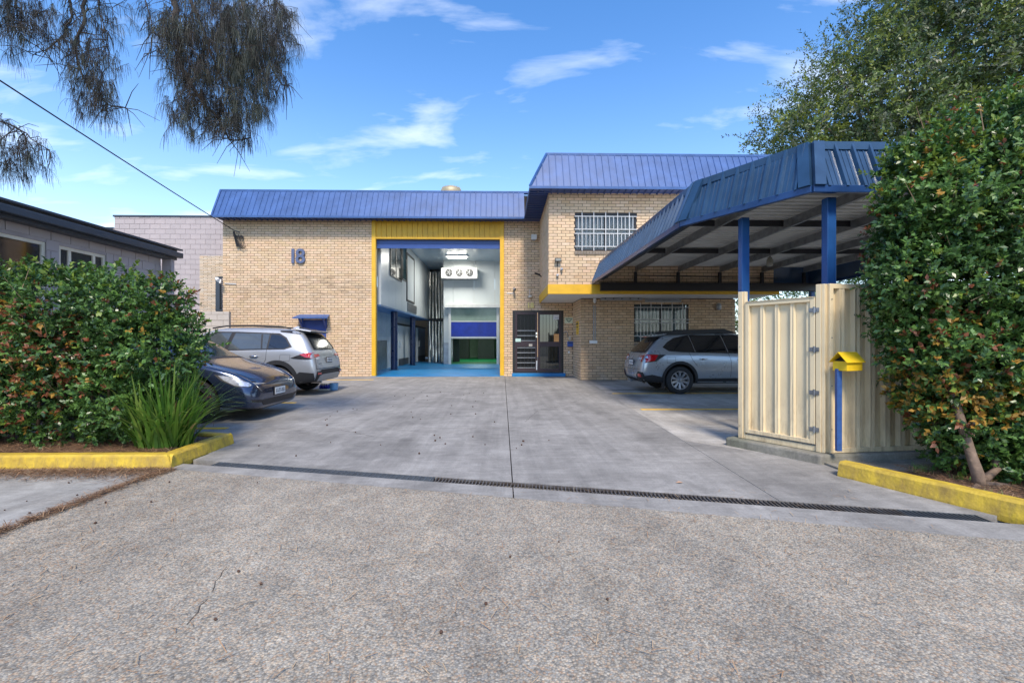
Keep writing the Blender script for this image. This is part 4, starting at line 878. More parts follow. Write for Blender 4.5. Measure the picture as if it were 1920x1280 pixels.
# ------------------------------------------------------------------ carport
ZE, ZT = 3.07, 3.67
def atz(px, py, z): return D(px, py, (z-H)*F/(HY-py))
Ab = W(1110, 528, Y2-0.07); Ab.z = ZE; Bb = atz(1277, 418, ZE); Cb = atz(1523, 351.5, ZE); Ab.x = Bb.x
At = Vector((Ab.x+0.24, Ab.y, ZT)); Bt = atz(1304, 343, ZT); Bt.x = At.x; Ct = atz(1520, 271, ZT)
XD = 9.6; Db = Vector((XD, Cb.y, ZE)); Dt = Vector((XD-0.24, Ct.y, ZT)); 
cp = thing('carport', 'dark blue ribbed steel carport with angled front over the parking bays', 'carport', (5.5, 9, 0))
mansard(cp, Ab, Bb, At, Bt, 0.205, M_cblue, rib=0.04, ribw=0.05, minor=False)
mansard(cp, Bb, Cb, Bt, Ct, 0.215, M_cblue, rib=0.045, ribw=0.06, minor=True)
mansard(cp, Cb, Db, Ct, Dt, 0.215, M_cblue, rib=0.045, ribw=0.06, minor=True)
mansard(cp, Db, (XD,14.0,ZE), Dt, (XD-0.24,14.0,ZT), 0.215, M_cblue, rib=0.045, ribw=0.06)
mansard(cp, (XD,14.0,ZE), (XUE+0.05,14.0,ZE), (XD-0.24,13.8,ZT), (XUE+0.05,13.8,ZT), 0.215, M_cblue, rib=0.045, ribw=0.06)
b = MB(); pl_ = [Ab, Bb, Cb, Db, Vector((XD,14.0,ZE)), Vector((XUE+0.05,14.0,ZE))]
for i in range(len(pl_)-1): b.bar(pl_[i]+Vector((0,0,-0.02)), pl_[i+1]+Vector((0,0,-0.02)), 0.06, 0.085)
obj('eave_gutter', b, mat('gutter_blue', (0.015,0.05,0.15), 0.3, world=True, var=0.25, scale=3), cp, bevel=0.006)
b = MB(); tl_ = [At, Bt, Ct, Dt, Vector((XD-0.24,13.8,ZT)), Vector((XUE+0.05,13.8,ZT))]
for i in range(len(tl_)-1):
    d = (tl_[i+1]-tl_[i]).normalized(); b.bar(tl_[i]+Vector((0,0,-0.03)), tl_[i+1]+Vector((0,0,-0.03)), 0.10, 0.10)
obj('capping', b, M_cblue, cp, bevel=0.006)
for (p, q) in ((Bb, Bt), (Cb, Ct)):
    pa, pb_ = (Ab, Cb) if p is Bb else (Bb, Db); b = MB()
    for o_, w_ in ((pa, 0.13), (pb_, 0.13)):
        d = (o_-p).normalized(); u_ = (q-p); nn = d.cross(u_).normalized()
        if nn.dot(Vector((-1,-1,0.5))) < 0: nn = -nn
        f_ = [p+d*0.0, p+d*w_, q+d*w_, q+d*0.0]; h_ = nn*0.062
        b.hexa([v+h_*0.2 for v in f_]+[v+h_ for v in f_])
    fix(obj('corner_flashing', b, M_cblue, cp))
# underside sheet, ribs along X
M_under = mat('carport_underside', (0.66,0.66,0.63), 0.5, 0.0, world=True, var=0.12, scale=2)
b = MB(); deck = [(At.x+0.03,At.y+0.05), (Bt.x+0.03,Bt.y), (Ct.x+0.02,Ct.y+0.05), (Dt.x,Dt.y+0.05), (XD-0.26,13.75), (At.x+0.03,13.75)]
deck = [(At.x+0.03,13.675), (Bt.x+0.03,Bt.y+0.02), (Ct.x+0.02,Ct.y+0.05), (Dt.x-0.03,Dt.y+0.05), (XD-0.27,13.79), (XUE+0.02,13.79), (XUE+0.02,13.675)]
zu = 3.56
b.prism(deck, zu, zu+0.02); obj('roof_sheet', b, M_under, cp)
def xleft(y):
    if y > Bt.y: return Bt.x+0.05
    f = (y-Ct.y)/(Bt.y-Ct.y); return Ct.x+(Bt.x-Ct.x)*f+0.08
b = MB(); y = Ct.y+0.15; 
while y < 13.5: b.box(xleft(y), XD-0.3, y, y+0.035, zu-0.028, zu); y += 0.19
obj('roof_corrugation', b, M_under, cp)
rx = [W(px, 505, Y2-0.1).x for px in (1191, 1271, 1349, 1428)]; sp_ = (rx[-1]-rx[0])/3
rx += [rx[-1]+sp_*k for k in (1, 2, 3)]
for x in rx:
    if x > XD-0.3: continue
    if x >= Ct.x: y0 = Ct.y+0.1
    elif x <= Bt.x+0.05: y0 = Bt.y+0.1
    else: y0 = Ct.y + (x-Ct.x)/(Bt.x-Ct.x)*(Bt.y-Ct.y)+0.12
    b = MB(); b.box(x-0.006, x+0.006, y0, 13.58, zu-0.19, zu-0.032); b.box(x-0.045, x+0.006, y0, 13.58, zu-0.198, zu-0.19); b.box(x-0.006, x+0.05, y0, 13.58, zu-0.032, zu-0.028); obj('rafter', b, M_galv, cp)
for y in (8.35, 10.9):
    segs = [x for x in rx if x < XD-0.3 and x > xleft(y)]; segs = [xleft(y)] + segs + [XD-0.3]
    for i in range(len(segs)-1):
        b = MB().box(segs[i]+0.055, segs[i+1]-0.055, y, y+0.05, zu-0.15, zu-0.04); obj('bridging', b, mat('bridging_dark',(0.05,0.05,0.055),0.5,0.5), cp)
bz0, bz1 = 2.80, 3.04
bx0_ = W(1126,540,Y2-0.15).x
obj('wall_beam', MB().box(bx0_, XD-0.05, Y2-0.20, Y2-0.05, bz0, bz1), M_black, cp, bevel=0.005)
for x in rx:
    if x < XD: obj('stub_post', MB().box(x-0.04,x+0.04,Y2-0.16,Y2-0.08,bz1,zu-0.2), M_black, cp)
obj('conduit', MB().tube([(rx[0],Y2-0.06,3.27),(rx[3]+0.5,Y2-0.06,3.20)],0.012,5), M_black, cp)
PA = D(1394.5, 700, 6.45); PB = D(1554, 700, 5.56)
for i, (x, y) in enumerate([(PA.x,PA.y), (PB.x,PB.y), (XD-0.15,Cb.y+0.25), (XD-0.15,13.7)]):
    obj('post', MB().box(x-0.055,x+0.055,y-0.055,y+0.055,0.0,ZE-0.06), M_cpost, cp, bevel=0.008)
# side beam along AB under the eave
b = MB(); b.box(Bt.x-0.03, Bt.x+0.06, Bb.y+0.1, 13.5, 3.12, 3.30); d = Cb-Bb; b.bar(Bb+Vector((0.12,0.03,0.13)), Cb+Vector((0.1,0.10,0.13)), 0.06, 0.16); b.box(Cb.x+0.1, XD-0.1, Cb.y+0.08, Cb.y+0.14, 3.1, 3.26); obj('eave_beam', b, mat('beam_dark',(0.035,0.045,0.06),0.45,0.4), cp)
p = D(1443.6, 489, 11.6); hl = thing('hanging_lamp', 'jar shaped lamp hanging under the carport roof', 'lamp', (p.x,p.y,zu-0.03))
obj('shade', MB().lathe([(0,0.10),(0.05,0.09),(0.055,0.05),(0.075,0.03),(0.08,-0.10),(0.05,-0.14),(0,-0.145)], p, 14), mat('lamp_jar',(0.35,0.33,0.26),0.2), hl, smooth=True); obj('stem', MB().tube([(p.x,p.y,p.z+0.09),(p.x,p.y,zu-0.03)],0.02,6), M_black, hl)

# ------------------------------------------------------------------ steel fence, gate, plinth
P0 = D(1393, 820, 5.51); P1 = D(1548, 848, 4.76); P2 = D(1720, 843, 4.90)
for p in (P0, P1, P2): p.z = 0
FB, FT = 0.10, 1.862
dG = (P1-P0).normalized(); dF = (P2-P1).normalized(); P3 = P1 + dF*6.0
nG = Vector((dG.y, -dG.x, 0)); nF = Vector((dF.y, -dF.x, 0))     # towards the camera
if nG.y > 0: nG = -nG
if nF.y > 0: nF = -nF
q0 = P0 - dG*0.14
pp = [q0 + nG*0.14, P1 + nG*0.15 + nF*0.02, P3 + nF*0.12, P3 - nF*0.15, P1 - nF*0.15 + Vector((0.0,0.05,0)), q0 - nG*0.18]
fn = thing('fence', 'cream ribbed steel fence panels behind the yellow mailbox and bush', 'fence', P1)
pj = MB().prism([(p.x,p.y) for p in pp], -0.12, FB-0.003); obj('plinth', pj, M_plinth, fn, bevel=0.02)
def ribsheet(parent, p, q, z0, z1, n, ribw=0.065, dep=0.035, nrm=None, name='fence_panel', first=0.35, off=0.0, m=M_cream):
    d = (q-p); L = d.length; d = d.normalized(); w_ = L/n
    for i in range(n):
        a = i*w_; c = a+w_; r0 = a+w_*first; r1 = r0+ribw
        prof = [(a-0.004,-0.002),(a+w_*0.10,0.004),(r0-0.014,0.0),(r0,dep),(r0+ribw*0.5,dep*0.86),(r1,dep),(r1+0.014,0),(c-0.0006,0.0)]
        fr = [p + d*s + nrm*(h+off) for s, h in prof]; bk = [v - nrm*0.004 for v in fr]; k = len(prof); mb = MB()
        nz_ = 6
        vs = []
        for j in range(nz_+1):
            z = z0+(z1-z0)*j/nz_
            for v in fr: vs.append((v + nrm*(random.uniform(-.0015,.0015) if 0<j<nz_ else 0)) + Vector((0,0,z)))
        fs = [(j*k+t_, j*k+t_+1, (j+1)*k+t_+1, (j+1)*k+t_) for j in range(nz_) for t_ in range(k-1)]
        mb.add(vs, fs); obj(name, mb, m, parent)
# gate with its own frame
gt = thing('gate', 'cream ribbed steel gate with small dents and four hinges', 'gate', P0+dG*0.45)
def vbar(parent, name, s, w_, z0, z1, base=P0, d=dG, n=nG, t0=-0.03, t1=0.045, m=M_cream, bevel=0.004):
    a = base+d*s; c = base+d*(s+w_); b = MB().hexa([a+n*t1+Vector((0,0,z0)), c+n*t1+Vector((0,0,z0)), c+n*t0+Vector((0,0,z0)), a+n*t0+Vector((0,0,z0)), a+n*t1+Vector((0,0,z1)), c+n*t1+Vector((0,0,z1)), c+n*t0+Vector((0,0,z1)), a+n*t0+Vector((0,0,z1))])
    return fix(obj(name, b, m, parent, bevel=bevel))
GL = (P1-P0).length
vbar(fn, 'post', -0.035, 0.055, FB, FT); vbar(fn, 'post_channel', 0.021, 0.022, FB, FT, t1=0.03)
vbar(fn, 'post', GL-0.075, 0.05, FB, FT); vbar(fn, 'post', GL-0.024, 0.03, FB, FT, t1=0.035)
vbar(fn, 'gate_sill', 0.045, GL-0.122, FB, FB+0.055, t1=0.03)
g0, g1 = 0.052, GL-0.082; gz0_, gz1_ = 0.175, 1.728
vbar(gt, 'frame_stile', g0, 0.045, gz0_, gz1_); vbar(gt, 'frame_stile', g1-0.05, 0.05, gz0_, gz1_)
vbar(gt, 'frame_rail', g0+0.046, g1-g0-0.097, gz1_-0.045, gz1_); vbar(gt, 'frame_rail', g0+0.046, g1-g0-0.097, gz0_, gz0_+0.045)
vbar(gt, 'top_lip', g0-0.0, g1-g0, gz1_+0.001, gz1_+0.008, t1=0.055); 
ribsheet(gt, P0+dG*(g0+0.046), P0+dG*(g1-0.051), gz0_+0.045, gz1_-0.045, 4, ribw=0.032, dep=0.03, nrm=nG, name='gate_panel', first=0.78)
for py in (581, 655, 736, 805):
    z = H + (HY-py)/F*4.80; s = GL-0.088
    a = P0+dG*s+nG*0.05+Vector((0,0,z)); b = MB(); b.tube([a+Vector((0,0,-0.035)), a+Vector((0,0,0.035))], 0.010, 8)
    h = obj('hinge', b, M_galv, gt)
    for sgn in (-1, 1):
        c = a + dG*sgn*0.028; b = MB().bar(c-dG*0.02, c+dG*0.02, 0.006, 0.045, (0,0,1)); obj('hinge_leaf', b, M_galv, h)
        obj('bolt', MB().tube([c, c+nG*0.012], 0.007, 6), M_galv, h)
# right fence run
ribsheet(fn, P1+dF*0.06, P1+dF*5.98, FB+0.05, FT-0.05, 33, ribw=0.058, dep=0.045, nrm=nF, first=0.40, off=-0.012)
vbar(fn, 'post', 0.012, 0.045, FB, FT, base=P1, d=dF, n=nF, t1=0.04)
vbar(fn, 'rail', 0.058, 5.9, FT-0.05, FT, base=P1, d=dF, n=nF, t1=0.035); vbar(fn, 'rail', 0.058, 5.9, FB, FB+0.05, base=P1, d=dF, n=nF, t1=0.035)
for z in (0.35, 0.8, 1.3, 1.7): 
    a = P1+dF*0.035+nF*0.042+Vector((0,0,z)); obj('rivet', MB().tube([a, a+nF*0.004], 0.006, 6), M_galv, fn)
    a = P0-dG*0.01+nG*0.047+Vector((0,0,z-0.1)); obj('rivet', MB().tube([a, a+nG*0.004], 0.005, 6), M_galv, fn)
# mailbox
mp_ = D(1572.5, 700, 4.60); mbx = thing('mailbox', 'yellow gabled mailbox on a blue post against the cream fence', 'mailbox', (mp_.x, mp_.y, 0.15))
obj('post', MB().box(mp_.x-0.025, mp_.x+0.025, mp_.y-0.015, mp_.y+0.02, 0.155, 0.985), mat('mail_post_blue',(0.03,0.09,0.27),0.5,var=0.25,scale=20), mbx, bevel=0.003)
an = R(38); ux = Vector((math.cos(an), -math.sin(an), 0)); uy = Vector((math.sin(an), math.cos(an), 0)); uy2 = ux   # ux across the gable, uy along the box
uy = Vector((0.95, 0.31, 0)).normalized(); ux = Vector((uy.y, -uy.x, 0))
c0 = D(1561.5, 700, 4.64); c0.z = 0; wd, ln, z0_, z1_, zr = 0.14, 0.225, 0.972, 1.062, 1.145
def Pm(a, c, z): return c0 + ux*a + uy*c + Vector((0,0,z))
M_my = mat('mailbox_yellow', (0.80,0.52,0.02), 0.42, var=0.08, scale=15)
b = MB()
for (a0_, a1_, c0_, c1_) in ((0,wd,0,0.004),(0,wd,ln-0.004,ln),(0,0.004,0.004,ln-0.004),(wd-0.004,wd,0.004,ln-0.004)):
    b.hexa([Pm(a0_,c0_,z0_),Pm(a1_,c0_,z0_),Pm(a1_,c1_,z0_),Pm(a0_,c1_,z0_),Pm(a0_,c0_,z1_),Pm(a1_,c0_,z1_),Pm(a1_,c1_,z1_),Pm(a0_,c1_,z1_)])
b.hexa([Pm(0,0,z0_-0.004),Pm(wd,0,z0_-0.004),Pm(wd,ln,z0_-0.004),Pm(0,ln,z0_-0.004),Pm(0,0,z0_),Pm(wd,0,z0_),Pm(wd,ln,z0_),Pm(0,ln,z0_)])
b.add([Pm(0,ln,z1_),Pm(wd,ln,z1_),Pm(wd/2,ln,zr)],[(0,1,2)]); fix(obj('box', b, M_my, mbx))
for s in (-1, 1):
    e = wd/2+0.02; o1 = wd/2; b = MB(); zz_ = z1_-0.012
    lo = [Pm(o1+s*e,-0.03,zz_),Pm(o1+s*e,ln+0.02,zz_),Pm(o1,ln+0.02,zr+0.006),Pm(o1,-0.03,zr+0.006)]
    b.hexa(lo + [v+Vector((0,0,0.004)) for v in lo]); fix(obj('lid', b, M_my, mbx))
obj('door_flap', MB().hexa([Pm(0.01,0.02,z1_),Pm(wd-0.01,0.02,z1_),Pm(wd-0.03,0.07,z1_+0.03),Pm(0.03,0.07,z1_+0.03),Pm(0.01,0.018,z1_+0.01),Pm(wd-0.01,0.018,z1_+0.01),Pm(wd-0.03,0.068,z1_+0.04),Pm(0.03,0.068,z1_+0.04)]), M_rubber, mbx)

# ------------------------------------------------------------------ neighbours on the left
XN = -8.62; XNE = -8.35
M_mauve = mat('block_mauve', (0.43,0.375,0.365), 0.8, world=True, var=0.05, bump=0.2, bscale=50, tint=[(0.94,0.94,0.94,1),(1,1,1,1),(1.04,1.03,1.03,1)])
M_mj = mat('block_joint', (0.405,0.352,0.343), 0.9, world=True)
nb = thing('neighbour_building', 'mauve painted block building with dark gutter and long windows beyond the left hedge', 'building', (XN, 8, 0))
YN1 = 11.66
def setb(a, c): globals().update(BL=a, BH=c)
_mort = M_mortar
M_mortar = M_mj
setb(0.40, 0.2)
w1y = (4.2, yat(86, XN)); w2y = (yat(110, XN), yat(199, XN))
wz = 3.14; wz0 = 1.75
brickwall((XN, YN1, 0), (0,-1,0), (1,0,0), YN1+2, 0, 3.36, [(YN1-w1y[1], YN1-w1y[0], wz0, wz), (YN1-w2y[1], YN1-w2y[0], wz0, wz)], parent=nb, m=M_mauve)
brickwall((XN, YN1+0.05, 0), (1,0,0), (0,-1,0), 0.23, 0, 3.36, parent=nb, m=M_mauve)
obj('side_wall', MB().box(XN-8, XN-0.12, YN1-0.1, YN1, 0, 3.4), M_mauve, nb); 
M_gut = mat('gutter_dark', (0.045,0.055,0.07), 0.4, var=0.15, world=True, scale=2)
b = MB(); b.box(XNE-0.02, XNE+0.10, -2, 11.95, 3.42, 3.55); obj('gutter', b, M_gut, nb, bevel=0.012)
b = MB(); b.box(XN-0.0, XNE-0.03, -2, 11.9, 3.36, 3.40); b.box(XNE-0.08, XNE-0.03, -2, 11.9, 3.40, 3.62); obj('soffit', b, M_gut, nb)
b = MB(); b.add([(XNE+0.05,-2,3.62),(XNE+0.05,12.0,3.62),(XN-6,12.0,4.0),(XN-6,-2,4.0),(XNE+0.05,-2,3.66),(XNE+0.05,12.0,3.66),(XN-6,12.0,4.04),(XN-6,-2,4.04)],[(0,3,2,1),(4,5,6,7),(0,1,5,4),(1,2,6,5),(2,3,7,6),(3,0,4,7)]); obj('roof', b, M_gut, nb)
M_fr = mat('frame_cream', (0.78,0.70,0.56), 0.5)
M_ng = mat('office_glass', (0.05,0.05,0.055), 0.05, 0, var=0.3, spec=1.0, trans=0.5)
for (ya, yb), ms in ((w1y, [0.42, 0.73]), (w2y, [0.24, 0.75])):
    f = MB(); X = XN-0.02; t_ = 0.06
    f.box(X-0.06,X,ya,ya+t_,wz0,wz).box(X-0.06,X,yb-t_,yb,wz0,wz).box(X-0.06,X,ya+t_,yb-t_,wz-t_,wz).box(X-0.06,X,ya+t_,yb-t_,wz0,wz0+t_)
    for m_ in ms: ym = ya+(yb-ya)*m_; f.box(X-0.06,X-0.005,ym-0.03,ym+0.03,wz0+t_,wz-t_)
    o = obj('window', f, M_fr, nb); ed_ = [ya+t_]+[ya+(yb-ya)*m_ for m_ in ms]+[yb-t_]
    for i in range(len(ed_)-1): obj('pane', MB().box(X-0.04,X-0.035,ed_[i]+0.03*(i>0),ed_[i+1]-0.03*(i<len(ed_)-2),wz0+t_,wz-t_), M_ng, o)
    z = wz0+0.08
    sl = MB()
    while z < wz-0.08: sl.hexa([(X-0.16,ya+0.08,z),(X-0.12,ya+0.08,z+0.012),(X-0.12,yb-0.08,z+0.012),(X-0.16,yb-0.08,z),(X-0.16,ya+0.08,z+0.003),(X-0.12,ya+0.08,z+0.015),(X-0.12,yb-0.08,z+0.015),(X-0.16,yb-0.08,z+0.003)]); z += 0.045
    obj('blind', sl, mat('blind_brown',(0.33,0.27,0.25),0.6), o, kind='stuff')
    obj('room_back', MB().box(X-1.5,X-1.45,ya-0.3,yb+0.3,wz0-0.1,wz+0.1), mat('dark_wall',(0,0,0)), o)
# tall block wall behind
tb = thing('tall_block_wall', 'tall mauve block wall of the building behind the left neighbour', 'building', (-16, 19.5, 0))
YT = 19.5; xa = W(180,400,YT).x; xs_ = W(215,400,YT).x; xe = W(430,400,YT).x; zt1 = W(300,407,YT).z; zt0 = W(200,429,YT).z
setb(0.42, 0.212)
brickwall((xa-6,YT,0), (1,0,0), (0,-1,0), xs_-xa+6, 2.0, zt0, parent=tb, m=M_mauve); brickwall((xs_,YT,0), (1,0,0), (0,-1,0), xe-xs_+1.0, 2.0, zt1, parent=tb, m=M_mauve)
b = MB(); b.box(xs_-0.05, xe+1.0, YT-0.04, YT+0.2, zt1+0.002, zt1+0.07); b.box(xa-6, xs_-0.052, YT-0.04, YT+0.2, zt0+0.002, zt0+0.06); b.box(xa-6,xe+1,YT+0.11,YT+0.2,0,2.0); obj('coping', b, M_gut, tb)
# stone clad wall with a louvred window
sw = thing('stone_wall', 'cream split stone wall with dark louvred window left of the warehouse', 'wall', (W(396,500,18.2).x, 18.2, 0))
sx0, sx1, szt = W(374.5,500,18.2).x, W(432,500,18.2).x, W(396,480,18.2).z
lvx0, lvx1, lvz0, lvz1 = W(405,550,18.2).x, W(424,550,18.2).x, W(410,583,18.2).z, W(410,519,18.2).z
M_stone = mat('split_stone', (0.66,0.56,0.44), 0.9, world=True, var=0.15, scale=8, bump=1.0, bscale=25, tint=[(0.8,0.72,0.6,1),(1,1,1,1),(1.05,0.92,0.78,1),(1.1,1.08,1.05,1)])
M_mortar = mat('stone_joint', (0.33,0.27,0.20), 0.9, world=True)
setb(0.31, 0.055); brickwall((sx0,18.2,0), (1,0,0), (0,-1,0), sx1-sx0, 0, szt, [(lvx0-sx0,lvx1-sx0,lvz0,lvz1)], parent=sw, m=M_stone)
o = obj('window_frame', MB().box(lvx0,lvx0+0.16,18.17,18.3,lvz0,lvz1).box(lvx0+0.16,lvx1,18.17,18.3,lvz1-0.05,lvz1).box(lvx0+0.16,lvx1,18.17,18.3,lvz0,lvz0+0.05), M_gut, sw)
z = lvz0+0.06
while z < lvz1-0.1: obj('louvre_blade', MB().hexa([(lvx0+0.165,18.19,z),(lvx1,18.19,z),(lvx1,18.26,z+0.05),(lvx0+0.165,18.26,z+0.05),(lvx0+0.165,18.19,z+0.012),(lvx1,18.19,z+0.012),(lvx1,18.26,z+0.062),(lvx0+0.165,18.26,z+0.062)]), M_gut, o); z += 0.075
lw = thing('low_block_wall', 'low cream block wall between the left hedge and warehouse corner', 'wall', (W(392,600,15.6).x, 15.6, 0))
M_lb = mat('block_cream', (0.56,0.50,0.43), 0.8, world=True, var=0.05, tint=[(0.95,0.95,0.95,1),(1,1,1,1),(1.03,1.02,1,1)]); M_mortar = mat('cream_joint', (0.36,0.32,0.27), 0.9)
setb(0.40, 0.2); lx0, lx1 = W(340,600,15.6).x, W(429.5,600,15.6).x; brickwall((lx0,15.6,0), (1,0,0), (0,-1,0), lx1-lx0, 0, W(400,584,15.6).z, parent=lw, m=M_lb)
M_mortar = _mort; setb(0.254, 0.0903)
# crates behind the silver SUV
p = G(626, 731); t = thing('tub', 'pale blue plastic tub on the ground behind the silver car', 'tub', (p.x,p.y,0))
mt_ = mat('tub_blue',(0.16,0.34,0.55),0.35); obj('bucket', MB().lathe([(0.0,0.005),(0.095,0.005),(0.115,0.17),(0.12,0.17),(0.12,0.185),(0.105,0.185),(0.09,0.02),(0,0.02)], (p.x,p.y,0), 20), mt_, t, smooth=False)
obj('handle', MB().tube([(p.x+0.115*math.cos(a), p.y-0.02, 0.175-0.03*math.sin(a)) for a in np.linspace(0,math.pi,8)], 0.004, 5), M_grey, t)
p = G(611, 732); t = thing('bottle_crate', 'low crate of blue bottles with white caps behind the silver car', 'crate', (p.x,p.y,0))
obj('tray', MB().box(p.x-0.16,p.x+0.10,p.y-0.1,p.y+0.1,0.005,0.055), M_beige, t, bevel=0.005)
for i in range(4):
    for j in range(2):
        x = p.x-0.125+i*0.062; y = p.y-0.045+j*0.09; o = obj('bottle', MB().lathe([(0,0.055),(0.026,0.055),(0.028,0.13),(0.012,0.16),(0,0.16)], (x,y,0), 10), mat('bottle_blue',(0.012,0.02,0.28),0.25), t, smooth=True); obj('cap', MB().lathe([(0.014,0.15),(0.014,0.185),(0,0.188)], (x,y,0), 8), M_white, o)
# ------------------------------------------------------------------ cars (built in their own axes: x forward from the rear bumper, y left)
def car_paint(name, col, met=0.6, rough=0.28):
    if name in MATS: return MATS[name]
    m = mat(name, col, rough, met, var=0.04, scale=2, coat=1.0); return m
def loft(st, cols=11):
    mb = MB(); rows = []
    for (x, zb, zl, zt, wb, wm, wl, wt) in st:
        hb = zl-zb; ht = zt-zl; dw = wl-wt
        half = [(0,zb),(0.6*wb,zb),(0.93*wb,zb+0.01),(wb,zb+0.07),(wm,zb+0.42*hb),(wm*0.998,zb+0.72*hb),(wl+0.004,zl-0.035),(wl-0.012,zl+0.01),
                (wl-0.32*dw,zl+0.36*ht),(wl-0.78*dw,zl+0.82*ht),(wt,zt-0.035),(wt*0.86,zt-0.008),(wt*0.5,zt+0.004),(0,zt+0.008)]
        full = [(y,z) for y,z in half] + [(-y,z) for y,z in half[-2:0:-1]]
        rows.append([(x,y,z) for y,z in full])
    n = len(rows[0])
    for r in rows: mb.v += r
    for i in range(len(rows)-1):
        for j in range(n): mb.f.append((i*n+j, i*n+(j+1)%n, (i+1)*n+(j+1)%n, (i+1)*n+j)); mb.m.append(0)
    h = n//2
    for e, flip in ((0, False), (len(rows)-1, True)):       # end caps as quads across
        for j in range(h):
            if j == 0: q = (e*n+0, e*n+1, e*n+n-1)
            elif j == h-1: q = (e*n+j, e*n+h, e*n+n-j)
            else: q = (e*n+j, e*n+j+1, e*n+n-j-1, e*n+n-j)
            q = tuple(dict.fromkeys(q)); mb.f.append(q if flip else q[::-1]); mb.m.append(0)
    return mb
def evald(o):
    dg = bpy.context.evaluated_depsgraph_get(); me = bpy.data.meshes.new_from_object(o.evaluated_get(dg)); return me
class Car:
    def __init__(s, name, label, st, paint, wheels, wr, yh, clad=None):
        s.root = thing(name, label, 'car'); s.paint = paint
        mb = loft(st); tmp = obj('body', mb, [paint, M_rubber], s.root); mb.m = None
        fix(tmp); m = tmp.modifiers.new('s', 'SUBSURF'); m.levels = 2; m.render_levels = 2
        me = evald(tmp); tmp.modifiers.clear(); tmp.data = me
        bm = bmesh.new(); bm.from_mesh(me); s.bvh = BVHTree.FromBMesh(bm); bm.free()
        cut = MB()
        for wx in wheels:
            for sg in (-1, 1):
                a, c = (0.52, 1.2) if sg > 0 else (-1.2, -0.52)
                cut.lathe([(0,a),(wr+0.065,a),(wr+0.065,c),(0,c)], (wx,0,wr+0.02), 40, 'y')
        cu = obj('cut', cut, M_rubber); fix(cu)
        bo = tmp.modifiers.new('b', 'BOOLEAN'); bo.object = cu; bo.operation = 'DIFFERENCE'; bo.solver = 'EXACT'
        me = evald(tmp); tmp.modifiers.clear(); tmp.data = me; bpy.data.objects.remove(cu)
        if len(me.materials) < 2: me.materials.append(M_rubber)
        mi = []
        for p in me.polygons:
            c = p.center; k = 0
            for wx in wheels:
                r = math.hypot(c.x-wx, c.z-wr-0.02)
                if r < wr+0.075 and (abs(abs(c.y)-0.52) < 0.01 or (r > wr+0.04 and abs(p.normal.y) < 0.35 and (p.normal.x*(wx-c.x)+p.normal.z*(wr+0.02-c.z)) > 0)): k = 1
            if c.z < 0.45 and p.normal.z < -0.7: k = 1
            mi.append(k)
        me.polygons.foreach_set('material_index', mi); me.polygons.foreach_set('use_smooth', [True]*len(mi))
        me.materials.clear(); me.materials.append(paint); me.materials.append(M_rubber); me.polygons.foreach_set('material_index', mi)
        try: me.set_sharp_from_angle(angle=R(38))
        except Exception: pass
        s.body = tmp; s.wr = wr
    def patch(s, name, pts, ax, m, off=0.004, step=0.07, parent=None, side=1, holes=None, smooth=True):
        """outline drawn in the plane seen along axis ax ('y' side, 'x+' front, 'x-' rear, 'z' top), laid on the body"""
        P = [Vector(p) for p in pts]; dens = []
        for i in range(len(P)):
            a, c = P[i], P[(i+1) % len(P)]; k = max(1, int((c-a).length/step))
            for j in range(k): dens.append(a.lerp(c, j/k))
        n = len(dens); co = [tuple(v) for v in dens]
        lo = [min(v[i] for v in dens) for i in (0,1)]; hi = [max(v[i] for v in dens) for i in (0,1)]
        def inside(x, y):
            r = False; j = n-1
            for i in range(n):
                a, c = co[i], co[j]
                if (a[1] > y) != (c[1] > y) and x < (c[0]-a[0])*(y-a[1])/(c[1]-a[1])+a[0]: r = not r
                j = i
            return r
        gx = lo[0]+step*0.37
        while gx < hi[0]:
            gy = lo[1]+step*0.41
            while gy < hi[1]:
                if inside(gx, gy): co.append((gx, gy))
                gy += step
            gx += step
        v2, e2, f2, *_ = delaunay_2d_cdt([Vector(c) for c in co], [], [tuple(range(n))], 1, 1e-5)
        vs = []; ok = []
        for v in v2:
            if ax == 'y': o_ = Vector((v[0], side*3, v[1])); d = Vector((0,-side,0))
            elif ax == 'x+': o_ = Vector((8, v[0], v[1])); d = Vector((-1,0,0))
            elif ax == 'x-': o_ = Vector((-3, v[0], v[1])); d = Vector((1,0,0))
            else: o_ = Vector((v[0], v[1], 5)); d = Vector((0,0,-1))
            loc, nor, _, _ = s.bvh.ray_cast(o_, d)
            if loc is None: vs.append(o_+d*3); ok.append(False); continue
            if nor.dot(d) > 0: nor = -nor
            vs.append(loc + nor*off); ok.append(True)
        fs = [f for f in f2 if all(ok[i] for i in f)]
        if not fs: return None
        mb = MB().add(vs, fs); o = obj(name, mb, m, parent or s.root, smooth=smooth); fix(o)
        bm = bmesh.new(); bm.from_mesh(o.data); bmesh.ops.remove_doubles(bm, verts=bm.verts, dist=1e-5)
        left = set(bm.faces); best = []
        while left:
            st_ = [left.pop()]; isl = [st_[0]]
            while st_:
                for e_ in st_.pop().edges:
                    for g_ in e_.link_faces:
                        if g_ in left: left.discard(g_); st_.append(g_); isl.append(g_)
            if len(isl) > len(best): best = isl
        bs = set(best); bmesh.ops.delete(bm, geom=[f_ for f_ in bm.faces if f_ not in bs], context='FACES')
        c = Vector((2.3, 0, 0.8)); flip = sum(1 if (f.calc_center_median()-c).dot(f.normal) > 0 else -1 for f in bm.faces) < 0
        if flip: bmesh.ops.reverse_faces(bm, faces=bm.faces)
        bm.to_mesh(o.data); bm.free()
        if smooth: o.data.polygons.foreach_set('use_smooth', [True]*len(o.data.polygons))
        return o
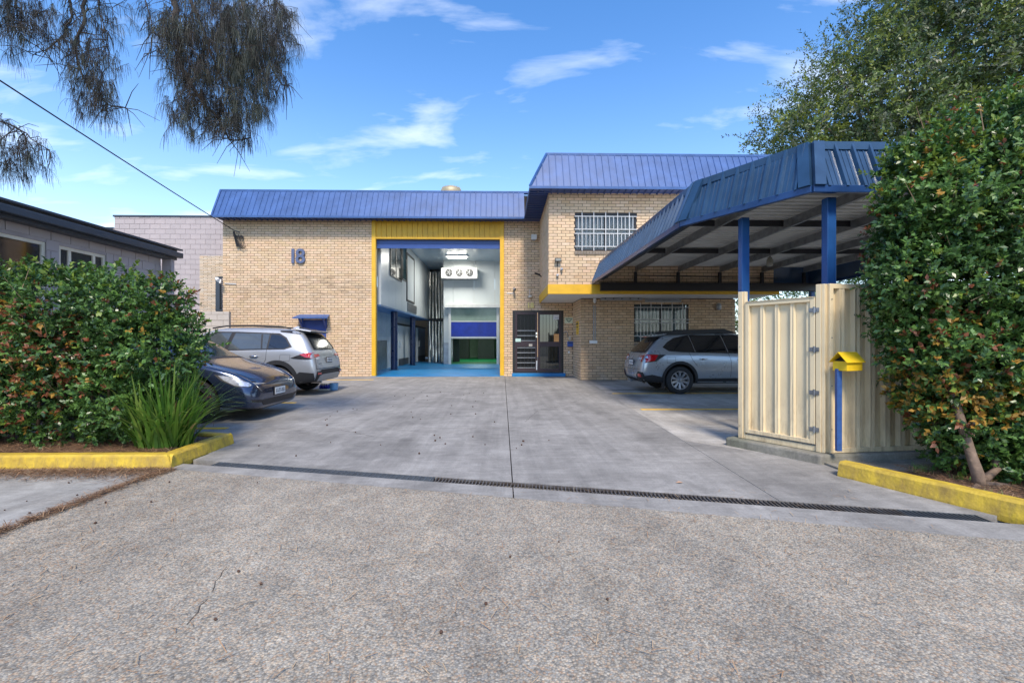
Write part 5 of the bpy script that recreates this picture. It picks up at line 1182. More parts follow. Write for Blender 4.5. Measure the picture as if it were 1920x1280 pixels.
    def ring(s, wx, r0, r1, side, m, name='arch_trim', off=0.012, zmin=0.30, seg=28):
        cz = s.wr+0.02; P = []; 
        for rad, rng_ in ((r1, range(seg+1)), (r0, range(seg, -1, -1))):
            a0 = math.asin(max(-1, (zmin-cz)/rad))
            for k in rng_:
                a = a0+(math.pi-2*a0)*k/seg; P.append((wx+rad*math.cos(a), cz+rad*math.sin(a)))
        return s.patch(name, P, 'y', m, off, 0.05, side=side)
    def wheel(s, wx, side, yh, nsp, rim_r, m_rim, m_dark=M_rubber, tw=0.22):
        r = s.wr; c = Vector((wx, side*yh, r)); w2 = tw/2
        t = obj('wheel', MB().lathe([(rim_r,side*yh-side*w2),(rim_r+0.02,side*yh-side*w2),(r-0.02,side*yh-side*w2),(r,side*yh-side*(w2-0.03)),(r,side*yh+side*(w2-0.03)),(r-0.02,side*yh+side*w2),(rim_r+0.012,side*yh+side*(w2+0.006)),(rim_r,side*yh+side*w2)], (wx,0,r), 40, 'y'), mat('tyre',(0.02,0.02,0.021),0.8,bump=0.2), s.root, smooth=True); fix(t)
        yo = side*(yh+w2-0.02)
        rm = obj('rim', MB().lathe([(rim_r,yo+side*0.022),(rim_r-0.018,yo+side*0.02),(rim_r-0.03,yo-side*0.02),(rim_r-0.03,yo-side*0.16)], (wx,0,r), 36, 'y'), m_rim, t, smooth=False)
        obj('rim_back', MB().lathe([(0,yo-side*0.07),(rim_r-0.02,yo-side*0.08)], (wx,0,r), 24, 'y'), M_black, t)
        for k in range(nsp):
            a = 2*math.pi*k/nsp+0.3; ca, sa = math.cos(a), math.sin(a); tx, tz = -sa, ca
            def pt(rad, wd, y): return (wx+ca*rad+tx*wd, y, r+sa*rad+tz*wd)
            w0, w1 = 0.022, 0.038*(10/nsp)**0.5; b = MB(); y0, y1 = yo-side*0.015, yo+side*0.012
            b.hexa([pt(0.04,-w0,y0-side*.03),pt(0.04,w0,y0-side*.03),pt(rim_r-0.015,w1,y0-side*.02),pt(rim_r-0.015,-w1,y0-side*.02),pt(0.04,-w0,y0),pt(0.04,w0,y0),pt(rim_r-0.015,w1*0.8,y1),pt(rim_r-0.015,-w1*0.8,y1)])
            fix(obj('spoke', b, m_rim, t))
        obj('hub_cap', MB().lathe([(0.055,yo-side*0.02),(0.05,yo+side*0.004),(0,yo+side*0.01)], (wx,0,r), 16, 'y'), m_rim, t)
    def gap(s, pts, side, name='panel_gap', w_=0.009):
        for i in range(len(pts)-1):
            a, c = Vector(pts[i]), Vector(pts[i+1]); d = (c-a).normalized(); n = Vector((-d.y, d.x))*w_/2
        L_ = []; Rr = []
        for i, p in enumerate(pts):
            a = Vector(pts[max(0,i-1)]); c = Vector(pts[min(len(pts)-1,i+1)]); d = (c-a).normalized(); n = Vector((-d.y, d.x))*w_/2
            L_.append(Vector(p)+n); Rr.append(Vector(p)-n)
        return s.patch(name, [tuple(v) for v in L_+Rr[::-1]], 'y', M_black, 0.0022, 0.06, side=side)
    def handle(s, x, z, side, m, L_=0.2):
        loc, nor, _, _ = s.bvh.ray_cast(Vector((x, side*3, z)), Vector((0,-side,0)))
        if loc is None: return
        y = loc.y; o = obj('door_handle', MB().tube([(x-L_/2,y,z),(x-L_/2+0.03,y+side*0.035,z),(x+L_/2-0.03,y+side*0.035,z),(x+L_/2,y,z)], [0.012,0.015,0.015,0.012], 8), m, s.root, smooth=True)
    def mirror(s, x, z, side, m, y=0.93):
        o = obj('wing_mirror', MB().hexa([(x-0.10,side*y,z),(x+0.08,side*y,z),(x+0.05,side*(y+0.22),z+0.01),(x-0.10,side*(y+0.22),z+0.01),(x-0.10,side*y,z+0.15),(x+0.04,side*y,z+0.15),(x+0.0,side*(y+0.21),z+0.14),(x-0.10,side*(y+0.21),z+0.14)]), m, s.root, bevel=0.03); fix(o)
    def plate(s, x, z, face, w_=0.37, h=0.13, tilt=0.0, y=0.0, surround=M_rubber):
        sg = 1 if face == '+' else -1
        o = obj('number_plate', MB().box(min(x,x+sg*0.012),max(x,x+sg*0.012),y-w_/2-0.02,y+w_/2+0.02,z-h/2-0.02,z+h/2+0.02), surround, s.root, bevel=0.004)
        f = obj('plate_face', MB().box(min(x+sg*0.0125,x+sg*0.018),max(x+sg*0.0125,x+sg*0.018),y-w_/2,y+w_/2,z-h/2,z+h/2), mat('plate_white',(0.72,0.73,0.72),0.45), o)
        ink = MB(); k = -w_/2+0.03
        while k < w_/2-0.05:      # unreadable characters
            e = k+0.028; X0, X1 = x+sg*0.0185, x+sg*0.0215; X0, X1 = min(X0,X1), max(X0,X1); c = random.random()
            ink.box(X0,X1,y+k,y+k+0.009,z-h*0.28,z+h*0.28); ink.box(X0,X1,y+k+0.009,y+e,z+h*0.18*(1 if c>0.4 else -1),z+h*0.28*(1 if c>0.4 else -1)+0.0 if c>0.4 else z-h*0.08)
            if c > 0.5: ink.box(X0,X1,y+e,y+e+0.008,z-h*0.28,z+h*0.1)
            k += 0.052
        obj('plate_characters', ink, mat('plate_ink',(0.06,0.06,0.07),0.6), o)
    def place(s, loc, rz, sc):
        s.root.location = loc; s.root.rotation_euler = (0,0,rz); s.root.scale = (sc,sc,sc)
M_red = mat('lamp_red', (0.50,0.006,0.01), 0.12, coat=1.0, var=0.3, scale=20)
M_clear = mat('lamp_clear', (0.62,0.60,0.60), 0.12, coat=1.0, var=0.2, scale=20)
M_tint = mat('car_glass', (0.010,0.011,0.013), 0.03, spec=1.0, var=0.1)
M_tint2 = mat('car_glass_pale', (0.10,0.115,0.12), 0.03, 0.3, spec=1.0, var=0.1)
M_satin = mat('satin_silver', (0.45,0.46,0.48), 0.3, 0.8)

# --- silver SUV (left) -------------------------------------------------
p_sil = car_paint('paint_silver', (0.47,0.48,0.49), 0.5, 0.36)
st = [(0.00,.50,.60,.66,.60,.70,.68,.56),(0.04,.40,.74,.80,.76,.86,.83,.70),(0.09,.34,.92,1.00,.82,.895,.87,.74),(0.16,.32,1.03,1.14,.85,.915,.885,.73),(0.30,.31,1.09,1.36,.87,.925,.895,.68),(0.44,.30,1.12,1.55,.88,.928,.90,.63),(0.60,.28,1.13,1.64,.88,.928,.90,.61),
      (0.95,.27,1.13,1.67,.88,.928,.90,.61),(1.6,.26,1.12,1.69,.88,.925,.90,.62),(2.3,.26,1.10,1.685,.88,.925,.90,.63),(2.75,.26,1.08,1.62,.88,.925,.895,.64),(3.10,.26,1.07,1.45,.88,.925,.89,.67),(3.42,.26,1.06,1.22,.88,.925,.89,.72),(3.62,.27,1.03,1.11,.88,.925,.885,.77),
      (4.10,.28,.98,1.05,.87,.915,.87,.77),(4.40,.30,.88,.95,.82,.87,.83,.72),(4.54,.34,.74,.80,.72,.78,.74,.64),(4.60,.42,.60,.64,.58,.64,.60,.50)]
c = Car('parked_car', 'silver SUV with black cladding and red tail lights parked beyond the grey sedan', st, p_sil, (0.93, 3.62), 0.36, 0.8)
for sd_ in (1, -1):
    rear_q = [(0.66,1.22),(0.80,1.165),(1.16,1.16),(1.16,1.50),(0.98,1.50),(0.80,1.40)]
    rear_d = [(1.20,1.16),(2.12,1.14),(2.02,1.54),(1.20,1.515)]
    front_d = [(2.20,1.135),(3.28,1.12),(3.12,1.23),(2.72,1.47),(2.45,1.54),(2.12,1.545)]
    c.patch('window_trim', [(0.60,1.20),(0.78,1.14),(2.2,1.115),(3.40,1.10),(3.15,1.25),(2.75,1.50),(2.45,1.575),(2.0,1.575),(0.97,1.535),(0.78,1.43)], 'y', M_black, 0.003, side=sd_)
    for pts, mm_ in ((rear_q, M_tint), (rear_d, M_tint2), (front_d, M_tint2)): c.patch('side_window', pts, 'y', mm_, 0.006, side=sd_)
    c.patch('window_pillar', [(1.30,1.165),(1.335,1.165),(1.40,1.51),(1.36,1.51)], 'y', M_black, 0.008, side=sd_)
    c.ring(0.93, 0.40, 0.505, sd_, M_rubber); c.ring(3.62, 0.40, 0.505, sd_, M_rubber)
    c.patch('sill_cladding', [(1.36,0.28),(3.18,0.28),(3.14,0.50),(1.40,0.46)], 'y', M_rubber, 0.010, side=sd_)
    c.patch('bumper_cladding', [(0.08,0.36),(0.50,0.36),(0.50,0.52),(0.40,0.60),(0.08,0.57)], 'y', M_rubber, 0.010, side=sd_)
    c.gap([(1.19,1.15),(1.20,0.9),(1.30,0.70),(1.37,0.62)], sd_); c.gap([(2.15,1.13),(2.17,0.52)], sd_); c.gap([(3.2,1.1),(3.25,0.5)], sd_); [c.gap(q_, sd_, 'fuel_flap_gap', 0.006) for q_ in ([(0.62,1.02),(0.86,1.02)],[(0.86,1.02),(0.88,0.86)],[(0.88,0.86),(0.64,0.86)],[(0.64,0.86),(0.62,1.02)])]
    c.handle(1.48, 0.98, sd_, M_chrome); c.handle(2.42, 0.96, sd_, M_chrome); c.mirror(3.05, 1.08, sd_, p_sil)
    c.patch('tail_light', [(0.06,1.02),(0.30,1.05),(0.62,0.93),(0.30,0.90),(0.10,0.90)], 'y', M_black, 0.010, side=sd_)
    c.patch('tail_lamp_lens', [(0.06,1.04),(0.14,1.07),(0.40,1.02),(0.26,0.95),(0.10,0.93)], 'y', M_red, 0.018, side=sd_)
    c.patch('tail_lamp_lens', [(sd_*0.50,1.02),(sd_*0.79,1.02),(sd_*0.79,0.94),(sd_*0.66,0.955),(sd_*0.5,0.97)], 'x-', M_red, 0.014)
    c.patch('reverse_lamp', [(sd_*0.54,0.955),(sd_*0.76,0.93),(sd_*0.74,0.885),(sd_*0.58,0.895)], 'x-', M_clear, 0.012)
    c.patch('reflector', [(sd_*0.60,0.565),(sd_*0.78,0.575),(sd_*0.78,0.535),(sd_*0.60,0.53)], 'x-', M_red, 0.026)
    for wx in (0.93, 3.62): c.wheel(wx, sd_, 0.80, 5, 0.235, M_satin)
    obj('roof_rail', MB().tube([(0.75,sd_*0.60,1.655),(0.95,sd_*0.61,1.70),(1.6,sd_*0.62,1.72),(2.3,sd_*0.63,1.715),(2.62,sd_*0.64,1.66)], 0.018, 8), M_rubber, c.root, smooth=True)
    c.patch('quarter_trim', [(0.40,1.50),(0.96,1.565),(0.98,1.60),(0.62,1.60),(0.46,1.56)], 'y', M_black, 0.005, side=sd_)
c.patch('rear_window', [(-0.64,1.13),(0.64,1.13),(0.66,1.20),(0.55,1.53),(-0.55,1.53),(-0.66,1.20)], 'x-', mat('rear_glass', (0.008,0.008,0.009), 0.12, spec=0.3), 0.022, 0.05)
c.patch('rear_bumper', [(-0.78,0.36),(0.78,0.36),(0.80,0.60),(0.62,0.60),(0.58,0.64),(-0.58,0.64),(-0.62,0.60),(-0.80,0.60)], 'x-', M_rubber, 0.012)
c.patch('bumper_insert', [(-0.70,0.37),(0.70,0.37),(0.66,0.50),(0.50,0.525),(-0.50,0.525),(-0.66,0.50)], 'x-', M_grey, 0.022)
c.patch('tailgate_bar', [(-0.50,0.985),(0.50,0.985),(0.58,1.04),(-0.58,1.04)], 'x-', M_satin, 0.016)
c.patch('tailgate_gap', [(-0.80,0.66),(0.80,0.66),(0.80,0.672),(-0.80,0.672)], 'x-', M_black, 0.003)
for s_ in (1,-1): c.patch('tailgate_gap', [(s_*0.80,0.66),(s_*0.815,0.66),(s_*0.80,0.92),(s_*0.785,0.92)], 'x-', M_black, 0.003)
c.patch('tailgate_recess', [(-0.34,0.80),(0.34,0.80),(0.40,0.96),(-0.40,0.96)], 'x-', p_sil, 0.004)
for k in (-0.035, 0.035): c.patch('badge', [(k-0.03,0.92),(k+0.03,0.92),(k+0.03,0.945),(k-0.03,0.945)], 'x-', M_chrome, 0.010)
c.patch('model_badge', [(0.50,0.78),(0.68,0.78),(0.68,0.80),(0.50,0.80)], 'x-', M_chrome, 0.008)
c.plate(0.035, 0.87, '-', 0.36, 0.11)
obj('spoiler', fix(obj('spoiler', MB().hexa([(0.26,-0.60,1.575),(0.26,0.60,1.575),(0.62,0.60,1.62),(0.62,-0.60,1.62),(0.25,-0.58,1.60),(0.25,0.58,1.60),(0.66,0.60,1.665),(0.66,-0.60,1.665)]), p_sil, c.root, bevel=0.015)) and MB().box(0.27,0.40,-0.56,0.56,1.555,1.572), M_black, c.root)
obj('antenna_fin', MB().hexa([(0.80,-0.03,1.66),(1.0,-0.03,1.66),(1.0,0.03,1.66),(0.80,0.03,1.66),(0.80,-0.008,1.725),(0.86,-0.008,1.73),(0.86,0.008,1.73),(0.80,0.008,1.725)]), p_sil, c.root)
obj('rear_wiper', MB().tube([(0.20,0.0,1.16),(0.27,0.30,1.24)],0.012,5), M_black, c.root)
for s_ in (1,): obj('exhaust', MB().tube([(0.02,s_*0.5,0.33),(0.28,s_*0.5,0.33)],0.035,10), M_chrome, c.root)
c.place((-4.28, 11.42, 0), R(180), 0.955)

# --- silver wagon (right) ----------------------------------------------
p_wag = car_paint('paint_wagon', (0.42,0.46,0.50), 0.6, 0.28)
st = [(0.00,.46,.56,.62,.58,.68,.66,.54),(0.04,.36,.70,.76,.74,.84,.81,.68),(0.09,.31,.86,.92,.80,.885,.86,.74),(0.17,.29,.96,1.06,.84,.905,.88,.74),(0.30,.28,1.01,1.20,.86,.915,.89,.70),(0.50,.27,1.03,1.40,.87,.92,.89,.63),(0.68,.26,1.04,1.52,.87,.92,.89,.60),
      (0.95,.25,1.04,1.575,.87,.92,.89,.60),(1.6,.25,1.03,1.60,.87,.92,.89,.61),(2.3,.25,1.01,1.60,.87,.92,.89,.62),(2.80,.25,.99,1.55,.87,.92,.885,.63),(3.20,.25,.98,1.38,.87,.92,.88,.66),(3.55,.25,.97,1.16,.87,.92,.88,.72),(3.80,.26,.94,1.02,.87,.915,.87,.77),
      (4.30,.27,.89,.95,.86,.90,.85,.76),(4.60,.30,.78,.84,.80,.85,.81,.70),(4.76,.34,.64,.69,.70,.75,.71,.62),(4.82,.42,.54,.57,.56,.62,.58,.48)]
c = Car('parked_car', 'silver grey station wagon with roof rails parked under the blue carport', st, p_wag, (1.02, 3.765), 0.355, 0.8)
for sd_ in (1, -1):
    c.patch('window_trim', [(0.60,1.20),(0.74,1.10),(1.1,1.07),(3.55,1.02),(3.2,1.30),(2.85,1.46),(2.5,1.52),(1.3,1.52),(0.92,1.44),(0.74,1.33)], 'y', M_black, 0.003, side=sd_)
    c.patch('side_window', [(0.64,1.20),(0.76,1.12),(1.40,1.085),(1.30,1.50),(0.94,1.42),(0.76,1.31)], 'y', M_tint, 0.006, side=sd_)
    c.patch('side_window', [(1.45,1.085),(2.24,1.065),(2.14,1.50),(1.36,1.50)], 'y', M_tint, 0.006, side=sd_)
    c.patch('side_window', [(2.31,1.06),(3.42,1.035),(3.15,1.28),(2.82,1.44),(2.5,1.50),(2.20,1.50)], 'y', M_tint, 0.006, side=sd_)
    for xx, xt in ((1.425,1.33), (2.275,2.17)): c.patch('pillar_trim', [(xx-0.008,1.08),(xx+0.008,1.08),(xt+0.008,1.505),(xt-0.008,1.505)], 'y', M_satin, 0.008, side=sd_)
    c.ring(1.02, 0.40, 0.47, sd_, M_rubber); c.ring(3.765, 0.40, 0.47, sd_, M_rubber)
    c.patch('sill_cladding', [(1.44,0.25),(3.34,0.25),(3.32,0.42),(1.46,0.40)], 'y', M_rubber, 0.010, side=sd_)
    c.patch('bumper_cladding', [(0.08,0.31),(0.60,0.30),(0.58,0.44),(0.30,0.50),(0.08,0.46)], 'y', M_rubber, 0.010, side=sd_)
    c.gap([(1.26,1.07),(1.34,0.88),(1.46,0.72)], sd_); c.gap([(2.28,1.05),(2.34,0.86),(2.33,0.44)], sd_); c.gap([(3.3,1.03),(3.35,0.45)], sd_); [c.gap(q_, sd_, 'fuel_flap_gap', 0.006) for q_ in ([(0.68,0.95),(0.90,0.95)],[(0.90,0.95),(0.90,0.80)],[(0.90,0.80),(0.68,0.80)],[(0.68,0.80),(0.68,0.95)])]
    c.handle(1.62, 0.90, sd_, M_chrome); c.handle(2.60, 0.88, sd_, M_chrome); c.mirror(3.05, 1.0, sd_, p_wag)
    c.patch('tail_light', [(0.05,0.96),(0.20,1.02),(0.66,1.01),(0.40,0.84),(0.12,0.80),(0.05,0.81)], 'y', M_black, 0.008, side=sd_)
    c.patch('tail_lamp_lens', [(0.04,0.955),(0.18,1.005),(0.46,1.00),(0.36,0.86),(0.14,0.815),(0.04,0.83)], 'y', M_red, 0.015, side=sd_)
    c.patch('tail_lamp_lens', [(sd_*0.52,0.97),(sd_*0.79,0.985),(sd_*0.79,0.82),(sd_*0.72,0.82),(sd_*0.70,0.87),(sd_*0.50,0.87)], 'x-', M_red, 0.012)
    c.patch('reverse_lamp', [(sd_*0.50,0.925),(sd_*0.72,0.94),(sd_*0.72,0.875),(sd_*0.47,0.875)], 'x-', M_clear, 0.017)
    c.patch('fog_surround', [(sd_*0.50,0.36),(sd_*0.84,0.36),(sd_*0.86,0.56),(sd_*0.66,0.58),(sd_*0.50,0.47)], 'x-', M_rubber, 0.014)
    c.patch('reflector', [(sd_*0.64,0.44),(sd_*0.80,0.44),(sd_*0.80,0.52),(sd_*0.64,0.515)], 'x-', M_red, 0.022)
    for wx in (1.02, 3.765): c.wheel(wx, sd_, 0.795, 10, 0.238, M_satin)
    rr_ = MB(); y = sd_*0.62
    for (xa, xb, za, zb, zc, zd) in [(0.72,1.15,1.54,1.60,1.57,1.67),(2.15,2.55,1.60,1.665,1.60,1.60)]: pass
    rr_.hexa([(0.72,y-0.03,1.53),(2.62,y-0.03,1.575),(2.62,y+0.03,1.565),(0.72,y+0.03,1.52),(1.0,y-0.02,1.655),(2.30,y-0.02,1.68),(2.30,y+0.02,1.68),(1.0,y+0.02,1.655)]); obj('roof_rail', rr_, M_rubber, c.root, bevel=0.015)
    c.patch('mud_flap', [(0.60,0.10),(0.62,0.30),(0.64,0.30),(0.62,0.10)], 'y', M_rubber, 0.0, side=sd_)
    obj('mud_flap', MB().box(0.60,0.615,min(sd_*0.70,sd_*0.90),max(sd_*0.70,sd_*0.90),0.14,0.42), M_rubber, c.root)
c.patch('rear_window', [(-0.66,1.055),(0.66,1.055),(0.68,1.12),(0.56,1.42),(0.50,1.46),(-0.50,1.46),(-0.56,1.42),(-0.68,1.12)], 'x-', M_tint, 0.018, 0.05)
c.patch('tailgate_gap', [(-0.76,0.62),(0.76,0.62),(0.76,0.632),(-0.76,0.632)], 'x-', M_black, 0.003)
c.patch('lower_bumper', [(-0.52,0.30),(0.52,0.30),(0.5,0.385),(-0.5,0.385)], 'x-', M_rubber, 0.012)
c.patch('tailgate_recess', [(-0.30,0.70),(0.30,0.70),(0.34,0.87),(-0.34,0.87)], 'x-', mat('recess_grey',(0.28,0.31,0.34),0.3,0.5), 0.004)
b = MB(); b.tube([(0.035,0.05*math.cos(a),0.925+0.028*math.sin(a)) for a in np.linspace(0,2*math.pi,14)], 0.006, 4); obj('badge', b, M_grey, c.root)
c.plate(0.025, 0.79, '-', 0.36, 0.12)
fix(obj('spoiler', MB().hexa([(0.40,-0.56,1.47),(0.40,0.56,1.47),(0.74,0.58,1.52),(0.74,-0.58,1.52),(0.39,-0.54,1.49),(0.39,0.54,1.49),(0.80,0.58,1.565),(0.80,-0.58,1.565)]), p_wag, c.root, bevel=0.015)); obj('brake_lamp', MB().box(0.385,0.40,-0.12,0.12,1.465,1.485), M_red, c.root)
obj('rear_wiper', MB().tube([(0.16,0.0,1.085),(0.22,-0.34,1.12)],0.012,5), M_black, c.root)
b = MB(); b.tube([(0.2,0.05,0.30),(-0.04,0.05,0.30),(-0.06,0.05,0.36)],0.022,8); b.box(-0.04,0.04,-0.06,0.16,0.26,0.29); obj('tow_bar', b, M_galv, c.root)
c.place((3.34, 11.78, 0), 0, 0.945)

# --- dark grey sedan nose (left front) ---------------------------------
p_dk = car_paint('paint_midnight', (0.038,0.056,0.105), 0.7, 0.2)
st = [(0.00,.46,.62,.70,.60,.68,.66,.5),(0.06,.36,.84,.92,.74,.84,.8,.62),(0.18,.31,1.00,1.10,.82,.90,.87,.68),(0.45,.27,1.06,1.26,.86,.925,.90,.66),(0.85,.25,1.07,1.42,.87,.93,.90,.62),(1.4,.23,1.06,1.55,.87,.93,.90,.60),(2.1,.23,1.03,1.62,.87,.925,.90,.60),(2.6,.23,1.0,1.59,.87,.925,.89,.60),
      (3.0,.23,.975,1.44,.87,.925,.885,.62),(3.35,.23,.955,1.24,.87,.925,.88,.66),(3.62,.23,.935,1.06,.87,.925,.88,.74),(3.85,.23,.90,.975,.87,.925,.885,.80),(4.15,.22,.85,.90,.87,.925,.87,.78),(4.40,.21,.775,.815,.85,.895,.83,.72),(4.58,.19,.69,.715,.83,.875,.80,.68),(4.69,.18,.60,.63,.78,.82,.76,.66),(4.74,.20,.50,.53,.68,.72,.68,.60),(4.755,.26,.40,.43,.52,.56,.54,.46)]
c = Car('parked_car', 'dark blue grey sedan with smooth nose half hidden behind the left hedge', st, p_dk, (0.93, 3.82), 0.35, 0.8)
for sd_ in (1, -1):
    c.patch('window_trim', [(0.75,1.12),(3.5,1.0),(3.1,1.26),(2.7,1.44),(2.1,1.50),(1.4,1.44),(0.95,1.30)], 'y', M_black, 0.003, side=sd_)
    c.patch('side_window', [(0.85,1.14),(1.95,1.08),(1.95,1.47),(1.4,1.41),(1.0,1.28)], 'y', M_tint, 0.006, side=sd_); c.patch('side_window', [(2.0,1.08),(3.38,1.02),(3.05,1.25),(2.68,1.41),(2.1,1.47),(2.0,1.47)], 'y', M_tint, 0.006, side=sd_)
    c.patch('head_light', [(4.14,0.785),(4.40,0.745),(4.64,0.655),(4.715,0.60),(4.66,0.572),(4.46,0.60),(4.26,0.69)], 'y', M_black, 0.004, 0.05, side=sd_)
    c.patch('head_lamp_lens', [(4.20,0.772),(4.42,0.732),(4.62,0.650),(4.70,0.602),(4.64,0.582),(4.46,0.612),(4.30,0.69)], 'y', mat('lens_clear',(0.62,0.64,0.68),0.06,0.5,coat=1.0,var=0.4,scale=12), 0.008, 0.05, side=sd_)
    c.gap([(3.45,0.95),(3.40,0.6),(3.38,0.3)], sd_); c.gap([(2.2,1.0),(2.22,0.3)], sd_)
    for wx in (0.93, 3.82): c.wheel(wx, sd_, 0.80, 5, 0.245, mat('rim_dark',(0.12,0.125,0.13),0.35,0.7))
    c.mirror(3.0, 0.98, sd_, p_dk); c.handle(1.7,0.9,sd_,p_dk); c.handle(2.6,0.88,sd_,p_dk)
    c.patch('side_scoop', [(sd_*0.56,0.30),(sd_*0.78,0.33),(sd_*0.80,0.37),(sd_*0.56,0.345)], 'x+', M_black, 0.004, 0.05)
    c.patch('hood_gap', [(3.70,sd_*0.80),(4.3,sd_*0.73),(4.55,sd_*0.62),(4.63,sd_*0.45),(4.64,sd_*0.44),(4.57,sd_*0.63),(4.31,sd_*0.745),(3.70,sd_*0.812)], 'z', M_black, 0.002, 0.05)
c.patch('windscreen', [(2.72,-0.52),(3.68,-0.68),(3.68,0.68),(2.72,0.52)], 'z', mat('screen_glass',(0.04,0.06,0.065),0.03,spec=1.0), 0.006, 0.09); c.patch('cowl', [(3.66,-0.74),(3.74,-0.72),(3.74,0.72),(3.66,0.74)], 'z', M_black, 0.004)
c.patch('roof_glass', [(1.0,-0.5),(2.62,-0.52),(2.62,0.52),(1.0,0.5)], 'z', M_tint, 0.004, 0.1)
c.patch('lower_grille', [(-0.52,0.25),(0.52,0.25),(0.60,0.33),(0.50,0.345),(-0.50,0.345),(-0.60,0.33)], 'x+', M_black, 0.006, 0.05)
c.plate(4.755, 0.455, '+', 0.36, 0.12)
c.place((-8.42, 7.95, 0), 0, 0.96)
# ------------------------------------------------------------------ vegetation
def quads(name, V, mi, mats, parent=None, kind=None, flat=True):
    """V: (n,4,3) array of quads"""
    n = len(V); me = bpy.data.meshes.new(name); off = np.array(topof(parent).location) if parent else np.zeros(3)
    me.vertices.add(n*4); me.vertices.foreach_set('co', (V - off).astype(np.float32).ravel())
    me.loops.add(n*4); me.loops.foreach_set('vertex_index', np.arange(n*4, dtype=np.int32))
    me.polygons.add(n); me.polygons.foreach_set('loop_start', np.arange(0, n*4, 4, dtype=np.int32))
    try: me.polygons.foreach_set('loop_total', np.full(n, 4, dtype=np.int32))
    except Exception: pass
    for m in mats: me.materials.append(m)
    me.polygons.foreach_set('material_index', np.asarray(mi, dtype=np.int32)); me.update(calc_edges=True)
    o = bpy.data.objects.new(name, me); C.objects.link(o)
    if parent: o.parent = parent
    if kind: o['kind'] = kind
    return o
def unit(a): return a / np.maximum(np.linalg.norm(a, axis=-1, keepdims=True), 1e-9)
def lump(p, f, s):
    return (np.sin(p[...,0]*f+s)*np.sin(p[...,1]*f*1.13+s*2.1)+np.sin(p[...,2]*f*0.91+s*3.3)*np.sin((p[...,0]+p[...,1])*f*0.7+s)+0.6*np.sin(p[...,0]*f*2.3+s*5)*np.sin(p[...,2]*f*2.1+s*1.7))
def crown(name, ells, nclump, K, tl, ll, lw, mats, parent, pick, spread=0.85, up=0.25, inner=0.30, seed=1, rough=0.13, sag=0.0, keep=None):
    rng = np.random.default_rng(seed); E = np.array(ells, float); c = E[:,:3]; r = E[:,3:6]
    wgt = (r.mean(1)**2); wgt /= wgt.sum(); out = []; dirs = []
    need = nclump
    while need > 0:
        k = rng.choice(len(E), need*2, p=wgt); d = unit(rng.normal(size=(len(k),3)))
        f = np.where(rng.random(len(k)) < inner, rng.uniform(0.45,0.9,len(k)), 1-np.abs(rng.normal(0,0.09,len(k))))
        p = c[k] + d*r[k]*f[:,None]; p += d*r[k]*(lump(p, 4.0/r.mean(), seed)*rough)[:,None]
        ok = np.ones(len(k), bool)
        for j in range(len(E)):
            q = np.linalg.norm((p-c[j])/r[j], axis=1); ok &= ~((k != j) & (q < 0.55))
        if keep is not None: ok &= keep(p)
        p, d = p[ok][:need], (d/r[k])[ok][:need]; out.append(p); dirs.append(unit(d)); need -= len(p)
    P = np.concatenate(out); Dn = np.concatenate(dirs); M = len(P)
    t = unit(Dn + rng.normal(size=(M,3))*0.55 + np.array([0,0,up]))
    Lt = tl*rng.uniform(0.6,1.5,M); s = (np.arange(K)+rng.random((M,K)))/K
    base = P[:,None,:] + t[:,None,:]*(s*Lt[:,None])[...,None] - np.array([0,0,1])*(sag*s**2*Lt[:,None])[...,None]
    a = rng.normal(size=(M,K,3)); a = unit(a - t[:,None,:]*np.sum(a*t[:,None,:],-1,keepdims=True))
    d = unit(t[:,None,:]*(0.5+0.6*s[...,None]) + a*spread)
    n = unit(t[:,None,:] + Dn[:,None,:]*0.6 + np.array([0,0,0.5]) + rng.normal(size=(M,K,3))*0.45); n = unit(n - d*np.sum(n*d,-1,keepdims=True))
    sd = np.cross(d, n); L = (ll*rng.uniform(0.6,1.25,(M,K)))[...,None]; Wd = (lw*rng.uniform(0.7,1.25,(M,K)))[...,None]
    fold = n*Wd*0.22
    V = np.stack([base, base+d*L*0.5+sd*Wd*0.5+fold, base+d*L-n*L*0.08, base+d*L*0.5-sd*Wd*0.5+fold], 2).reshape(-1,4,3)
    mi = pick(rng, P, M, K, s).reshape(-1)
    return quads(name, V, mi, mats, parent, kind='stuff'), P
def branches(parent, paths, m=None, name='branch'):
    for pts, r0, r1 in paths:
        n = len(pts); rad = [r0+(r1-r0)*i/(n-1) for i in range(n)]; obj(name, MB().tube(pts, rad, 8), m or M_bark, parent, smooth=True)
LG = [leafmat('leaf_dark', (0.058,0.125,0.035), rough=0.32, tr=0.22), leafmat('leaf_green', (0.115,0.225,0.050), rough=0.34, tr=0.2), leafmat('leaf_lime', (0.18,0.26,0.035), rough=0.4, tr=0.3), leafmat('leaf_rust', (0.24,0.082,0.034), rough=0.45, tr=0.25), leafmat('leaf_amber', (0.42,0.24,0.04), rough=0.45, tr=0.3)]
